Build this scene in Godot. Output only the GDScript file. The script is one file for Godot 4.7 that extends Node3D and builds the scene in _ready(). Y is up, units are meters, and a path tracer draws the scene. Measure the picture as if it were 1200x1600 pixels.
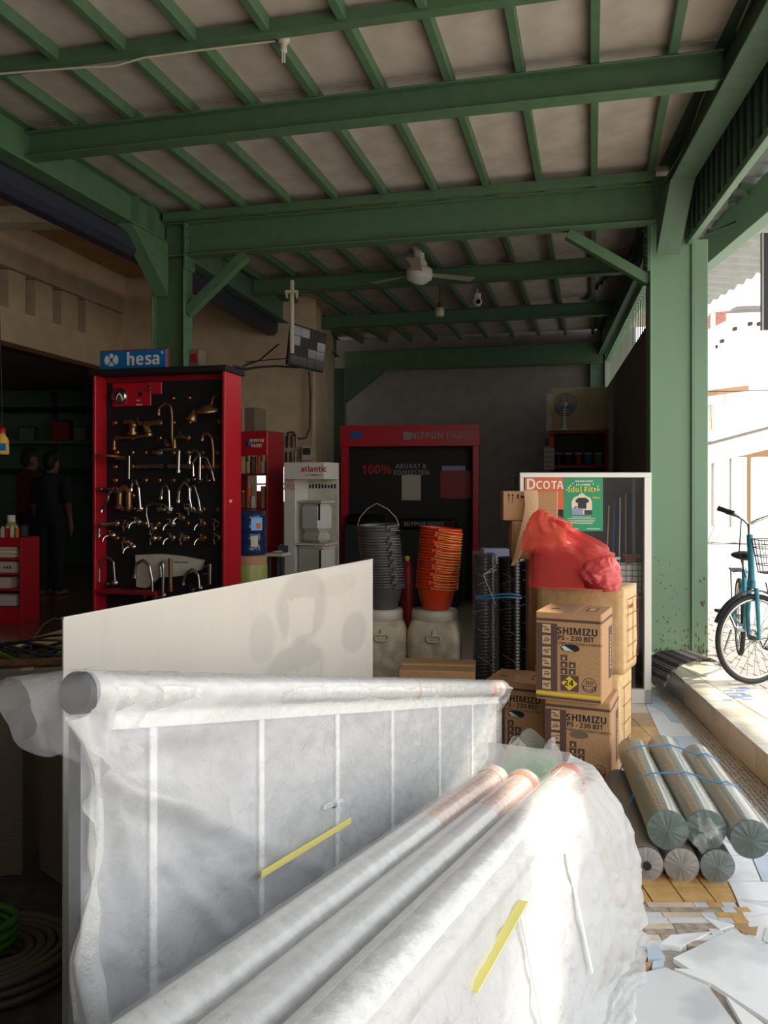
extends Node3D
# A hardware shop's porch: steel canopy, stock wrapped in plastic in front, dark shop behind. Units metres, y up.
# The camera stands at (0, EYE, 0) and looks along -z; "d" below is the distance in front of it.

const F := 1300.0            # focal length in pixels of the 1200 x 1600 frame
const HORIZON := 757.0
const EYE := 1.5
const ROOF_YAW := -0.2443    # the canopy's cross beams, 14 degrees off the picture plane

var M := {}
var used := {}
var rng := RandomNumberGenerator.new()
var fnl := FastNoiseLite.new()

func P(px: float, py: float, d: float) -> Vector3:          # the point at distance d that shows at that pixel
	return Vector3((px - 600.0) / F * d, EYE - (py - HORIZON) / F * d, -d)

func ground_at(px: float, py: float, y := 0.0) -> Vector3:   # the point of a level floor that shows at that pixel
	return P(px, py, (EYE - y) * F / (py - HORIZON))

func on_plane(px: float, py: float, p0: Vector3, n: Vector3) -> Vector3:
	var dir := Vector3((px - 600.0) / F, -(py - HORIZON) / F, -1.0)
	var o := Vector3(0, EYE, 0)
	return o + dir * ((p0 - o).dot(n) / dir.dot(n))

func R(s: float, t: float, y: float) -> Vector3:             # canopy axes: s along the cross beams, t into the building
	return Vector3(0.970 * s + 0.242 * t, y, -(7.1 - 0.242 * s + 0.970 * t))

# ---------------------------------------------------------------- mesh helpers
func mb() -> SurfaceTool:
	var st := SurfaceTool.new()
	st.begin(Mesh.PRIMITIVE_TRIANGLES)
	st.set_smooth_group(-1)
	return st

func face(st: SurfaceTool, pts: Array, out: Vector3) -> void:
	var n := Vector3.ZERO
	for i in range(1, pts.size() - 1):
		n += (pts[i] - pts[0]).cross(pts[i + 1] - pts[0])
	var ccw := n.dot(out) > 0.0
	for i in range(1, pts.size() - 1):
		st.add_vertex(pts[0])
		st.add_vertex(pts[i + 1] if ccw else pts[i])
		st.add_vertex(pts[i] if ccw else pts[i + 1])

func box(st: SurfaceTool, c: Vector3, s: Vector3, ch := 0.004, xf := Transform3D()) -> void:
	var h := s * 0.5
	ch = minf(ch, minf(h.x, minf(h.y, h.z)) * 0.6)
	var v := func(sx: int, sy: int, sz: int, ax: int) -> Vector3:
		var q := Vector3(sx * (h.x - ch), sy * (h.y - ch), sz * (h.z - ch))
		if ax == 0: q.x = sx * h.x
		elif ax == 1: q.y = sy * h.y
		else: q.z = sz * h.z
		return xf * (c + q)
	var b := xf.basis
	for s1 in [-1, 1]:
		face(st, [v.call(s1, -1, -1, 0), v.call(s1, 1, -1, 0), v.call(s1, 1, 1, 0), v.call(s1, -1, 1, 0)], b.x * s1)
		face(st, [v.call(-1, s1, -1, 1), v.call(1, s1, -1, 1), v.call(1, s1, 1, 1), v.call(-1, s1, 1, 1)], b.y * s1)
		face(st, [v.call(-1, -1, s1, 2), v.call(1, -1, s1, 2), v.call(1, 1, s1, 2), v.call(-1, 1, s1, 2)], b.z * s1)
		if ch > 0.0009:
			for s2 in [-1, 1]:
				face(st, [v.call(s1, s2, -1, 0), v.call(s1, s2, 1, 0), v.call(s1, s2, 1, 1), v.call(s1, s2, -1, 1)], b.x * s1 + b.y * s2)
				face(st, [v.call(s1, -1, s2, 0), v.call(s1, 1, s2, 0), v.call(s1, 1, s2, 2), v.call(s1, -1, s2, 2)], b.x * s1 + b.z * s2)
				face(st, [v.call(-1, s1, s2, 1), v.call(1, s1, s2, 1), v.call(1, s1, s2, 2), v.call(-1, s1, s2, 2)], b.y * s1 + b.z * s2)
				for s3 in [-1, 1]:
					face(st, [v.call(s1, s2, s3, 0), v.call(s1, s2, s3, 1), v.call(s1, s2, s3, 2)], b.x * s1 + b.y * s2 + b.z * s3)

func along(a: Vector3, b: Vector3, up := Vector3.UP) -> Transform3D:   # x from a to b, origin in the middle
	var x := (b - a).normalized()
	if absf(x.dot(up)) > 0.99: up = Vector3.BACK
	var z := x.cross(up).normalized()
	return Transform3D(Basis(x, z.cross(x), z), (a + b) * 0.5)

func bar(st: SurfaceTool, a: Vector3, b: Vector3, w: float, h: float, up := Vector3.UP, ch := 0.003) -> void:
	box(st, Vector3.ZERO, Vector3(a.distance_to(b), h, w), ch, along(a, b, up))

func tube(st: SurfaceTool, pts: Array, radii, n := 8, caps := true, closed := false) -> void:
	var k := pts.size()
	var rings := []
	var t0: Vector3 = (pts[1] - pts[0]).normalized()
	var u := t0.cross(Vector3.UP if absf(t0.y) < 0.9 else Vector3.RIGHT).normalized()
	for i in k:
		var a: Vector3 = pts[maxi(i - 1, 0)] if not closed else pts[(i - 1 + k) % k]
		var b: Vector3 = pts[mini(i + 1, k - 1)] if not closed else pts[(i + 1) % k]
		var t := (b - a).normalized()
		u = (u - t * u.dot(t)).normalized()
		var w := t.cross(u)
		var r: float = radii[i] if radii is Array else radii
		var ring := []
		for j in n:
			var an := TAU * j / n
			ring.append(pts[i] + (u * cos(an) + w * sin(an)) * r)
		rings.append(ring)
	st.set_smooth_group(0)
	for i in (k if closed else k - 1):
		var i2 := (i + 1) % k
		for j in n:
			var j2 := (j + 1) % n
			var mid: Vector3 = (rings[i][j] + rings[i2][j2]) * 0.5 - (pts[i] + pts[i2]) * 0.5
			face(st, [rings[i][j], rings[i][j2], rings[i2][j2], rings[i2][j]], mid)
	st.set_smooth_group(-1)
	if caps and not closed:
		face(st, rings[0], pts[0] - pts[1])
		face(st, rings[k - 1], pts[k - 1] - pts[k - 2])

func lathe(st: SurfaceTool, prof: Array, n := 20, xf := Transform3D(), smooth := true) -> void:   # prof: Vector2(radius, height)
	st.set_smooth_group(0 if smooth else -1)
	for i in prof.size() - 1:
		var a: Vector2 = prof[i]
		var b: Vector2 = prof[i + 1]
		var nr := Vector2(b.y - a.y, a.x - b.x)
		if smooth: st.set_smooth_group(0 if i % 2 == 0 or true else 1)
		for j in n:
			var a1 := TAU * j / n
			var a2 := TAU * (j + 1) / n
			var am := (a1 + a2) * 0.5
			var q := []
			for pr in [[a, a1], [a, a2], [b, a2], [b, a1]]:
				var v: Vector3 = xf * Vector3(pr[0].x * cos(pr[1]), pr[0].y, pr[0].x * sin(pr[1]))
				if q.is_empty() or not (v.is_equal_approx(q[-1]) or v.is_equal_approx(q[0])): q.append(v)
			if q.size() >= 3:
				face(st, q, xf.basis * Vector3(nr.x * cos(am), nr.y, nr.x * sin(am)))
	st.set_smooth_group(-1)

func prism(st: SurfaceTool, poly: Array, lo: float, hi: float, xf := Transform3D()) -> void:   # Vector2 outline in x,z raised along y
	var pk := PackedVector2Array(poly)
	var top := []
	var mid := Vector2.ZERO
	for p in poly: mid += p / poly.size()
	var tri := Geometry2D.triangulate_polygon(pk)
	for i in range(0, tri.size(), 3):
		for hh in [[lo, -1.0], [hi, 1.0]]:
			var q := []
			for k in 3: q.append(xf * Vector3(pk[tri[i + k]].x, hh[0], pk[tri[i + k]].y))
			face(st, q, xf.basis.y * hh[1])
	var sgn := -1.0 if Geometry2D.is_polygon_clockwise(pk) else 1.0
	for i in poly.size():
		var a: Vector2 = poly[i]
		var b: Vector2 = poly[(i + 1) % poly.size()]
		var o := Vector2(b.y - a.y, a.x - b.x) * sgn
		face(st, [xf * Vector3(a.x, lo, a.y), xf * Vector3(b.x, lo, b.y), xf * Vector3(b.x, hi, b.y), xf * Vector3(a.x, hi, a.y)], xf.basis * Vector3(o.x, 0, o.y))

func sheet(st: SurfaceTool, nu: int, nv: int, f: Callable, out: Vector3) -> void:   # a cloth-like grid f(u, v), u and v from 0 to 1
	st.set_smooth_group(0)
	var g := []
	for i in nu + 1:
		var row := []
		for j in nv + 1: row.append(f.call(float(i) / nu, float(j) / nv))
		g.append(row)
	# one winding for the whole grid, so that shared normals agree
	var s := 0.0
	for i in range(0, nu, maxi(1, nu / 6)):
		for j in range(0, nv, maxi(1, nv / 6)):
			s += (g[i + 1][j] - g[i][j]).cross(g[i][j + 1] - g[i][j]).dot(out)
	for i in nu:
		for j in nv:
			var q := [g[i][j], g[i + 1][j], g[i + 1][j + 1], g[i][j + 1]]
			if s > 0.0: q.reverse()
			for k in [0, 1, 2, 0, 2, 3]: st.add_vertex(q[k])
	st.set_smooth_group(-1)

func numbered(called: String) -> String:
	if not used.has(called):
		used[called] = 0
		return called
	used[called] += 1
	return "%s_%03d" % [called, used[called]]

func obj(called: String, st, m: Material, parent: Node = self) -> MeshInstance3D:
	var o := MeshInstance3D.new()
	if st is SurfaceTool:
		st.generate_normals()
		o.mesh = st.commit()
	else:
		o.mesh = st
	o.material_override = m
	if parent == self: o.name = numbered(called)
	else: o.name = called if not parent.has_node(NodePath(called)) else sub_name(parent, called)
	parent.add_child(o, true)
	return o

func sub_name(parent: Node, called: String) -> String:
	var n: int = parent.get_meta("n_" + called, 0) + 1
	parent.set_meta("n_" + called, n)
	return "%s_%03d" % [called, n]

func tag(o: Node, label: String, category := "", group := "", kind := "") -> Node:
	o.set_meta("label", label)
	if category: o.set_meta("category", category)
	if group: o.set_meta("group", group)
	if kind: o.set_meta("kind", kind)
	return o

func thing(called: String, label: String, category: String, at := Vector3.ZERO, yaw := 0.0, group := "", kind := "") -> Node3D:
	var o := Node3D.new()
	o.name = numbered(called)
	add_child(o)
	o.position = at
	o.rotation.y = yaw
	tag(o, label, category, group, kind)
	return o

func part(called: String, parent: Node, m: Material, c: Vector3, s: Vector3, ch := 0.004) -> MeshInstance3D:   # one bevelled box as a part
	var st := mb()
	box(st, c, s, ch)
	return obj(called, st, m, parent)

func dup(o: Node3D, at: Vector3, yaw: float, label := "") -> Node3D:
	var c: Node3D = o.duplicate()
	var base := o.name.rstrip("0123456789").trim_suffix("_")
	c.name = numbered(base)
	add_child(c)
	c.position = at
	c.rotation.y = yaw
	if label: c.set_meta("label", label)
	return c

var fonts := {}
func words(parent: Node, txt: String, h: float, at: Vector3, m: Material, basis := Basis(), bold := true, depth := 0.0015, called := "lettering", wide := 1.0) -> MeshInstance3D:
	var key := bold
	if not fonts.has(key):
		var sf := SystemFont.new()
		sf.font_names = PackedStringArray(["Droid Sans"])
		sf.font_weight = 700 if bold else 400
		fonts[key] = sf
	var t := TextMesh.new()
	t.font = fonts[key]
	t.text = txt
	t.font_size = 32
	t.pixel_size = h / 23.0
	t.depth = depth
	t.curve_step = 2.0
	var o := MeshInstance3D.new()
	o.mesh = t
	o.material_override = m
	o.name = called if not parent.has_node(NodePath(called)) else sub_name(parent, called)
	parent.add_child(o, true)
	o.transform = Transform3D(basis.scaled_local(Vector3(wide, 1, 1)), at)
	return o

func strokes(parent: Node, count: int, w: float, h: float, at: Vector3, m: Material, b := Basis()) -> MeshInstance3D:   # print too small to read: a row of short marks
	var st := mb()
	for i in count:
		var k := 0.55 + 0.45 * absf(sin(i * 2.7 + w * 40.0))
		box(st, Vector3((i + 0.5 - count * 0.5) * w / count, (k - 1.0) * h * 0.3, 0), Vector3(w / count * 0.62, h * k, 0.001), 0.0, Transform3D(b, Vector3.ZERO))
	var o := obj("small_print", st, m, parent)
	o.position = at
	return o

# ---------------------------------------------------------------- materials
var tex := {}
func noise_tex(key: String, freq: float, lo: Color, hi: Color, oct := 4, kind := FastNoiseLite.TYPE_SIMPLEX_SMOOTH, size := 512, from := 0.25, to := 0.75) -> NoiseTexture2D:
	if tex.has(key): return tex[key]
	var n := FastNoiseLite.new()
	n.noise_type = kind
	n.seed = 7 + tex.size()
	n.frequency = freq
	n.fractal_octaves = oct
	var t := NoiseTexture2D.new()
	t.width = size
	t.height = size
	t.seamless = true
	t.noise = n
	var g := Gradient.new()
	g.offsets = PackedFloat32Array([from, to])
	g.colors = PackedColorArray([lo, hi])
	t.color_ramp = g
	tex[key] = t
	return t

func mk(c: Color, rough := 0.7, metal := 0.0, grain := "", scale := 1.0) -> StandardMaterial3D:
	var m := StandardMaterial3D.new()
	m.albedo_color = c
	m.roughness = rough
	m.metallic = metal
	if grain:
		m.albedo_texture = tex[grain]
		m.uv1_triplanar = true
		m.uv1_scale = Vector3.ONE * scale
	return m

func c8(r: int, g: int, b: int, a := 255) -> Color:
	return Color8(r, g, b, a)

func make_materials() -> void:
	noise_tex("soft", 0.02, Color(0.93, 0.93, 0.93), Color(1, 1, 1))
	noise_tex("fine", 0.09, Color(0.93, 0.92, 0.91), Color(1, 1, 1))
	noise_tex("worn", 0.03, Color(0.82, 0.80, 0.77), Color(1, 1, 1), 5)
	noise_tex("rust", 0.05, Color(1, 1, 1), Color(0.55, 0.42, 0.30), 5, FastNoiseLite.TYPE_SIMPLEX_SMOOTH, 512, 0.68, 0.78)
	noise_tex("stain", 0.012, Color(0.93, 0.925, 0.92), Color(1, 1, 1), 5)
	noise_tex("vein", 0.008, Color(1, 1, 1), Color(0.9, 0.9, 0.905), 4, FastNoiseLite.TYPE_PERLIN, 512, 0.55, 0.85)
	M.green = mk(c8(92, 126, 92), 0.5, 0.0, "soft", 0.7)
	M.green_old = mk(c8(124, 156, 128), 0.55)
	M.rust = mk(c8(124, 100, 72), 0.9, 0.0, "worn", 6.0)
	M.green_dull = mk(c8(94, 122, 98), 0.6, 0.0, "soft", 0.7)
	M.board = mk(c8(212, 200, 188), 0.85, 0.0, "stain", 0.5)
	M.cream = mk(c8(214, 192, 160), 0.85, 0.0, "stain", 0.4)
	M.tan = mk(c8(196, 158, 112), 0.85, 0.0, "stain", 0.3)
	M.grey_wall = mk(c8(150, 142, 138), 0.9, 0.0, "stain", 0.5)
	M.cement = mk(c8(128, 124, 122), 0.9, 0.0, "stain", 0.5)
	M.dark_floor = mk(c8(98, 94, 90), 0.8, 0.0, "worn", 0.6)
	M.brown_floor = mk(c8(128, 92, 74), 0.18, 0.0, "soft", 0.8)
	M.tan_tile = mk(c8(214, 176, 128), 0.4, 0.0, "soft", 1.0)
	M.shutter = mk(c8(62, 64, 78), 0.5, 0.3, "soft", 1.0)
	M.brown = mk(c8(104, 70, 44), 0.7, 0.0, "worn", 1.5)
	M.red = mk(c8(196, 28, 44), 0.35)
	M.red_dark = mk(c8(150, 22, 34), 0.45)
	M.black = mk(c8(24, 24, 27), 0.6)
	M.black_gloss = mk(c8(20, 20, 24), 0.25)
	M.dark = mk(c8(48, 48, 54), 0.6)
	M.chrome = mk(c8(214, 206, 196), 0.12, 1.0)
	M.steel = mk(c8(196, 194, 190), 0.28, 1.0)
	M.brass = mk(c8(196, 146, 78), 0.3, 1.0)
	M.bronze = mk(c8(158, 118, 82), 0.35, 0.8)
	M.alu = mk(c8(214, 212, 206), 0.4, 0.4)
	M.white = mk(c8(238, 236, 230), 0.5)
	M.white_old = mk(c8(216, 208, 190), 0.45, 0.0, "stain", 1.0)
	M.plastic_white = mk(c8(222, 218, 208), 0.35)
	M.blue_sign = mk(c8(24, 116, 184), 0.4)
	M.cap = mk(c8(16, 20, 36), 0.6)
	M.blue = mk(c8(44, 92, 168), 0.5)
	M.blue_string = mk(c8(70, 150, 210), 0.5)
	M.navy = mk(c8(30, 36, 66), 0.4)
	M.yellow = mk(c8(238, 204, 40), 0.5)
	M.orange = mk(c8(228, 102, 44), 0.5)
	M.poster_green = mk(c8(22, 152, 104), 0.45)
	M.cream_print = mk(c8(240, 226, 204), 0.6)
	M.lavender = mk(c8(156, 160, 196), 0.6)
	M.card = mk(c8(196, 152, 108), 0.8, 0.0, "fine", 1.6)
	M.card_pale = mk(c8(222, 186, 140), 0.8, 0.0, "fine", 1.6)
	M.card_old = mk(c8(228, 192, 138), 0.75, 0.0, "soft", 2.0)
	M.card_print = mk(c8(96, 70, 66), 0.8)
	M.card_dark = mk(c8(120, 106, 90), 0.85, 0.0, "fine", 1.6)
	M.tape = mk(c8(206, 172, 140), 0.2)
	M.skin = mk(c8(120, 84, 66), 0.6)
	M.maroon = mk(c8(96, 34, 38), 0.9, 0.0, "fine", 3.0)
	M.bag_box = mk(c8(112, 40, 42), 0.7)
	M.dark_cloth = mk(c8(30, 32, 38), 0.9)
	M.hair = mk(c8(18, 16, 16), 0.7)
	M.sheet_metal = mk(c8(214, 210, 202), 0.5, 0.15, "stain", 0.9)
	var im := Image.create(512, 256, false, Image.FORMAT_RGB8)
	var nz := FastNoiseLite.new()
	nz.seed = 21
	nz.frequency = 0.02
	for j in 256:
		for i in 512:
			var x := i / 512.0 * 1.95
			var y := 1.14 * (1.0 - j / 256.0)
			var g := 0.97 + 0.012 * nz.get_noise_2d(i * 3.0, j * 0.25) + 0.014 * nz.get_noise_2d(i * 0.5, j * 0.5)
			var wob := 0.03 * nz.get_noise_2d(i * 1.5, j * 1.5)
			for e in [[1.28, 1.0, 0.22, 0.16, 0.07], [1.22, 0.74, 0.26, 0.13, 0.08], [1.75, 0.82, 0.14, 0.10, 0.07], [0.98, 0.92, 0.10, 0.10, 0.04], [1.6, 1.06, 0.2, 0.05, 0.03]]:
				var q := Vector2((x - e[0]) / e[2], (y - e[1]) / e[3]).length() + wob * 3.0
				g -= e[4] * (1.0 - smoothstep(0.8, 1.05, q))
			if absf(x - 1.27) < 0.1 + wob and absf(y - 0.96) < 0.075 + wob: g += 0.06
			if absf(x - 1.28) < 0.13 + wob and absf(y - 0.70) < 0.05 + wob: g += 0.05
			im.set_pixel(i, j, Color(g, g * 0.99, g * 0.975))
	M.sheet_face = mk(c8(222, 217, 209), 0.5, 0.1)
	M.sheet_face.albedo_texture = ImageTexture.create_from_image(im)
	M.panel_face = mk(c8(192, 193, 196), 0.45, 0.0, "soft", 0.8)
	M.rib = mk(c8(250, 250, 248), 0.5)
	M.roll_white = mk(c8(226, 226, 224), 0.35, 0.0, "soft", 1.0)
	M.roll_pink = mk(c8(238, 204, 188), 0.45, 0.0, "worn", 3.0)
	M.tape_yellow = mk(c8(252, 240, 140), 0.5)
	var crinkle := NoiseTexture2D.new()
	crinkle.width = 512
	crinkle.height = 512
	crinkle.seamless = true
	var rn := FastNoiseLite.new()
	rn.seed = 3
	rn.frequency = 0.009
	rn.fractal_type = FastNoiseLite.FRACTAL_RIDGED
	rn.fractal_octaves = 2
	rn.domain_warp_enabled = true
	rn.domain_warp_amplitude = 40.0
	crinkle.noise = rn
	crinkle.as_normal_map = true
	crinkle.bump_strength = 9.0
	tex["crinkle"] = crinkle
	M.film = mk(c8(252, 252, 252, 88), 0.27)
	M.film_white = mk(c8(252, 251, 248, 142), 0.3)
	M.film_white.transparency = BaseMaterial3D.TRANSPARENCY_ALPHA
	M.film_white.backlight_enabled = true
	M.film_white.backlight = Color(0.5, 0.5, 0.5)
	M.film.transparency = BaseMaterial3D.TRANSPARENCY_ALPHA
	M.film.metallic_specular = 0.7
	M.film_clear = mk(c8(250, 250, 250, 30), 0.27)
	M.film_clear.transparency = BaseMaterial3D.TRANSPARENCY_ALPHA
	M.film_thin = mk(c8(250, 250, 250, 50), 0.27)
	M.film_thin.transparency = BaseMaterial3D.TRANSPARENCY_ALPHA
	M.film_thin.metallic_specular = 0.8
	M.net_roll = mk(c8(136, 138, 122), 0.4)
	for e in [[M.film, 1.1, 0.55], [M.film_white, 1.0, 0.7], [M.film_thin, 2.5, 0.7], [M.roll_white, 2.5, 0.8], [M.roll_pink, 2.5, 0.8], [M.net_roll, 4.0, 0.5]]:
		var cm: StandardMaterial3D = e[0]
		cm.uv1_triplanar = true
		cm.uv1_scale = Vector3.ONE * e[1]
		cm.normal_enabled = true
		cm.normal_texture = crinkle
		cm.normal_scale = e[2]
	for cm in [M.roll_white, M.roll_pink, M.net_roll]:
		cm.clearcoat_enabled = true
		cm.clearcoat = 1.0
		cm.clearcoat_roughness = 0.12
	M.glass = mk(c8(40, 50, 48, 4), 0.03)
	M.glass.metallic_specular = 0.22
	M.glass.transparency = BaseMaterial3D.TRANSPARENCY_ALPHA
	M.net_end = mk(c8(34, 72, 62), 0.4)
	M.net_core = mk(c8(120, 108, 94), 0.5)
	M.black_net = mk(c8(34, 36, 38), 0.25)
	M.bucket_black = mk(c8(92, 90, 88), 0.32)
	M.bucket_orange = mk(c8(222, 66, 30), 0.35)
	M.bucket_orange.backlight_enabled = true
	M.bucket_orange.backlight = Color(0.3, 0.08, 0.03)
	M.wire_yellow = mk(c8(232, 186, 80), 0.4)
	M.drum = mk(c8(220, 208, 182), 0.4, 0.0, "worn", 0.5)
	M.drum_green = mk(c8(166, 172, 96), 0.35)
	M.gallon = mk(c8(34, 52, 96, 150), 0.12)
	M.gallon = mk(c8(34, 52, 92), 0.15)
	M.red_bag = mk(c8(250, 84, 76, 132), 0.3)
	M.red_bag.transparency = BaseMaterial3D.TRANSPARENCY_ALPHA
	M.red_bag.backlight_enabled = true
	M.red_bag.backlight = Color(0.8, 0.2, 0.18)
	M.pink_bag = mk(c8(232, 92, 92, 236), 0.25)
	M.pink_bag.transparency = BaseMaterial3D.TRANSPARENCY_ALPHA
	M.green_sack = mk(c8(62, 150, 78), 0.6)
	M.hose_green = mk(c8(60, 110, 34), 0.35)
	M.hose_dark = mk(c8(84, 80, 66), 0.5)
	M.rubber = mk(c8(44, 42, 42), 0.8, 0.0, "fine", 2.0)
	M.mat = mk(c8(104, 96, 88), 0.8, 0.0, "fine", 3.0)
	M.mat_dark = mk(c8(52, 50, 50), 0.8)
	M.teal = mk(c8(40, 128, 146), 0.3)
	M.marble = mk(c8(244, 244, 242), 0.25, 0.0, "vein", 0.8)
	M.marble_grey = mk(c8(222, 223, 222), 0.25, 0.0, "vein", 0.9)
	M.tile_blue = mk(c8(204, 216, 230), 0.25, 0.0, "vein", 0.9)
	M.wood_a = mk(c8(224, 178, 112), 0.3, 0.0, "soft", 1.3)
	M.wood_b = mk(c8(196, 158, 114), 0.35, 0.0, "soft", 1.3)
	M.wood_c = mk(c8(190, 176, 160), 0.4, 0.0, "worn", 1.3)
	M.wood_d = mk(c8(226, 208, 180), 0.3, 0.0, "soft", 1.3)
	M.grout = mk(c8(170, 160, 148), 0.9, 0.0, "fine", 1.0)
	M.pebble = mk(c8(206, 198, 186), 0.6, 0.0, "worn", 3.0)
	M.pebble_dark = mk(c8(120, 116, 110), 0.6, 0.0, "worn", 3.0)
	M.step_tile = mk(c8(226, 214, 196), 0.2, 0.0, "vein", 0.8)
	M.step_top = mk(c8(238, 226, 204), 0.2, 0.0, "soft", 0.8)
	M.paver = mk(c8(176, 170, 164), 0.85, 0.0, "fine", 1.0)
	M.street = mk(c8(190, 186, 178), 0.9, 0.0, "stain", 0.2)
	M.out_wall = mk(c8(242, 238, 230), 0.85)
	M.out_wall_b = mk(c8(160, 126, 90), 0.85)
	M.roof_red = mk(c8(168, 108, 96), 0.8, 0.0, "worn", 0.8)
	M.zinc = mk(c8(176, 180, 178), 0.5, 0.3, "stain", 0.8)
	M.pvc = mk(c8(206, 196, 168), 0.5)
	M.screen_a = mk(c8(44, 50, 62), 0.2)
	M.screen_b = mk(c8(72, 78, 84), 0.2)
	M.paper = mk(c8(206, 200, 186), 0.8)
	M.text_grey = mk(c8(150, 146, 146), 0.6)

func _ready() -> void:
	rng.seed = 11
	fnl.seed = 5
	fnl.frequency = 1.0
	# ---- camera, sky, exposure
	var cam := Camera3D.new()
	cam.name = "camera"
	cam.projection = Camera3D.PROJECTION_FRUSTUM
	cam.near = 0.05
	cam.far = 200.0
	cam.size = 0.05 * 1600.0 / F
	cam.frustum_offset = Vector2(0, -0.05 * (800.0 - HORIZON) / F)
	cam.position = Vector3(0, EYE, 0)
	add_child(cam)
	cam.current = true
	var we := WorldEnvironment.new()
	we.name = "world_environment"
	var env := Environment.new()
	var sky := Sky.new()
	var sm := ProceduralSkyMaterial.new()
	sm.sky_top_color = c8(222, 232, 246)
	sm.sky_horizon_color = c8(255, 248, 236)
	sm.ground_horizon_color = c8(232, 224, 210)
	sm.ground_bottom_color = c8(170, 164, 154)
	sm.sky_curve = 0.3
	sky.sky_material = sm
	env.background_mode = Environment.BG_SKY
	env.sky = sky
	env.tonemap_mode = Environment.TONE_MAPPER_LINEAR
	env.tonemap_exposure = 2.75
	env.background_energy_multiplier = 1.0
	env.sdfgi_enabled = true
	env.ssao_enabled = true
	env.ssil_enabled = true
	we.environment = env
	add_child(we)
	var sun := DirectionalLight3D.new()      # high over the street, kept off the porch by roof and awning
	sun.name = "sun"
	sun.light_color = c8(255, 244, 226)
	sun.light_energy = 0.6
	sun.light_angular_distance = 1.5
	sun.shadow_enabled = true
	sun.sky_mode = DirectionalLight3D.SKY_MODE_LIGHT_ONLY
	sun.rotation = Vector3(deg_to_rad(-62), deg_to_rad(82), 0)
	add_child(sun)
	make_materials()
	build_ground()
	build_canopy()
	build_shop()
	build_outside()
	build_faucet_case()
	build_left_side()
	build_back()
	build_middle()
	build_cartons()
	build_bundles()
	build_net_rolls()
	build_bicycle()
	build_ceiling_fittings()

# ---------------------------------------------------------------- ground and floor
func strip_left(d: float) -> float:
	var x := 1.27 - (3.0 - d) * 0.2
	if d > 3.0: x = 1.27 + (d - 3.0) * 0.192
	return x

func strip_right(d: float) -> float:
	return 1.70 + (d - 3.69) * 0.113

func step_in(d: float) -> float:
	return 1.92 + (d - 4.17) * 0.093

func tile_piece(parent: Node, pts: Array, m: Material, top := 0.0, called := "tile") -> void:   # pts: Vector2(x, z), pulled in a little for the joint
	var mid := Vector2.ZERO
	for p in pts: mid += p / pts.size()
	var small := 9.0
	for i in pts.size(): small = minf(small, (pts[i] as Vector2).distance_to(pts[(i + 1) % pts.size()]))
	small = maxf(small, 0.02)
	var q := []
	for p in pts: q.append(p + (mid - p).limit_length(minf(0.005, small * 0.045)))
	var st := mb()
	prism(st, q, top - 0.02, top + rng.randf() * 0.0015)
	obj(called, st, m, parent)

func px_piece(parent: Node, pix: Array, m: Material) -> void:
	var q := []
	for p in pix:
		var g := ground_at(p[0], p[1])
		q.append(Vector2(g.x, g.z))
	tile_piece(parent, q, m, 0.003)

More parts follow.
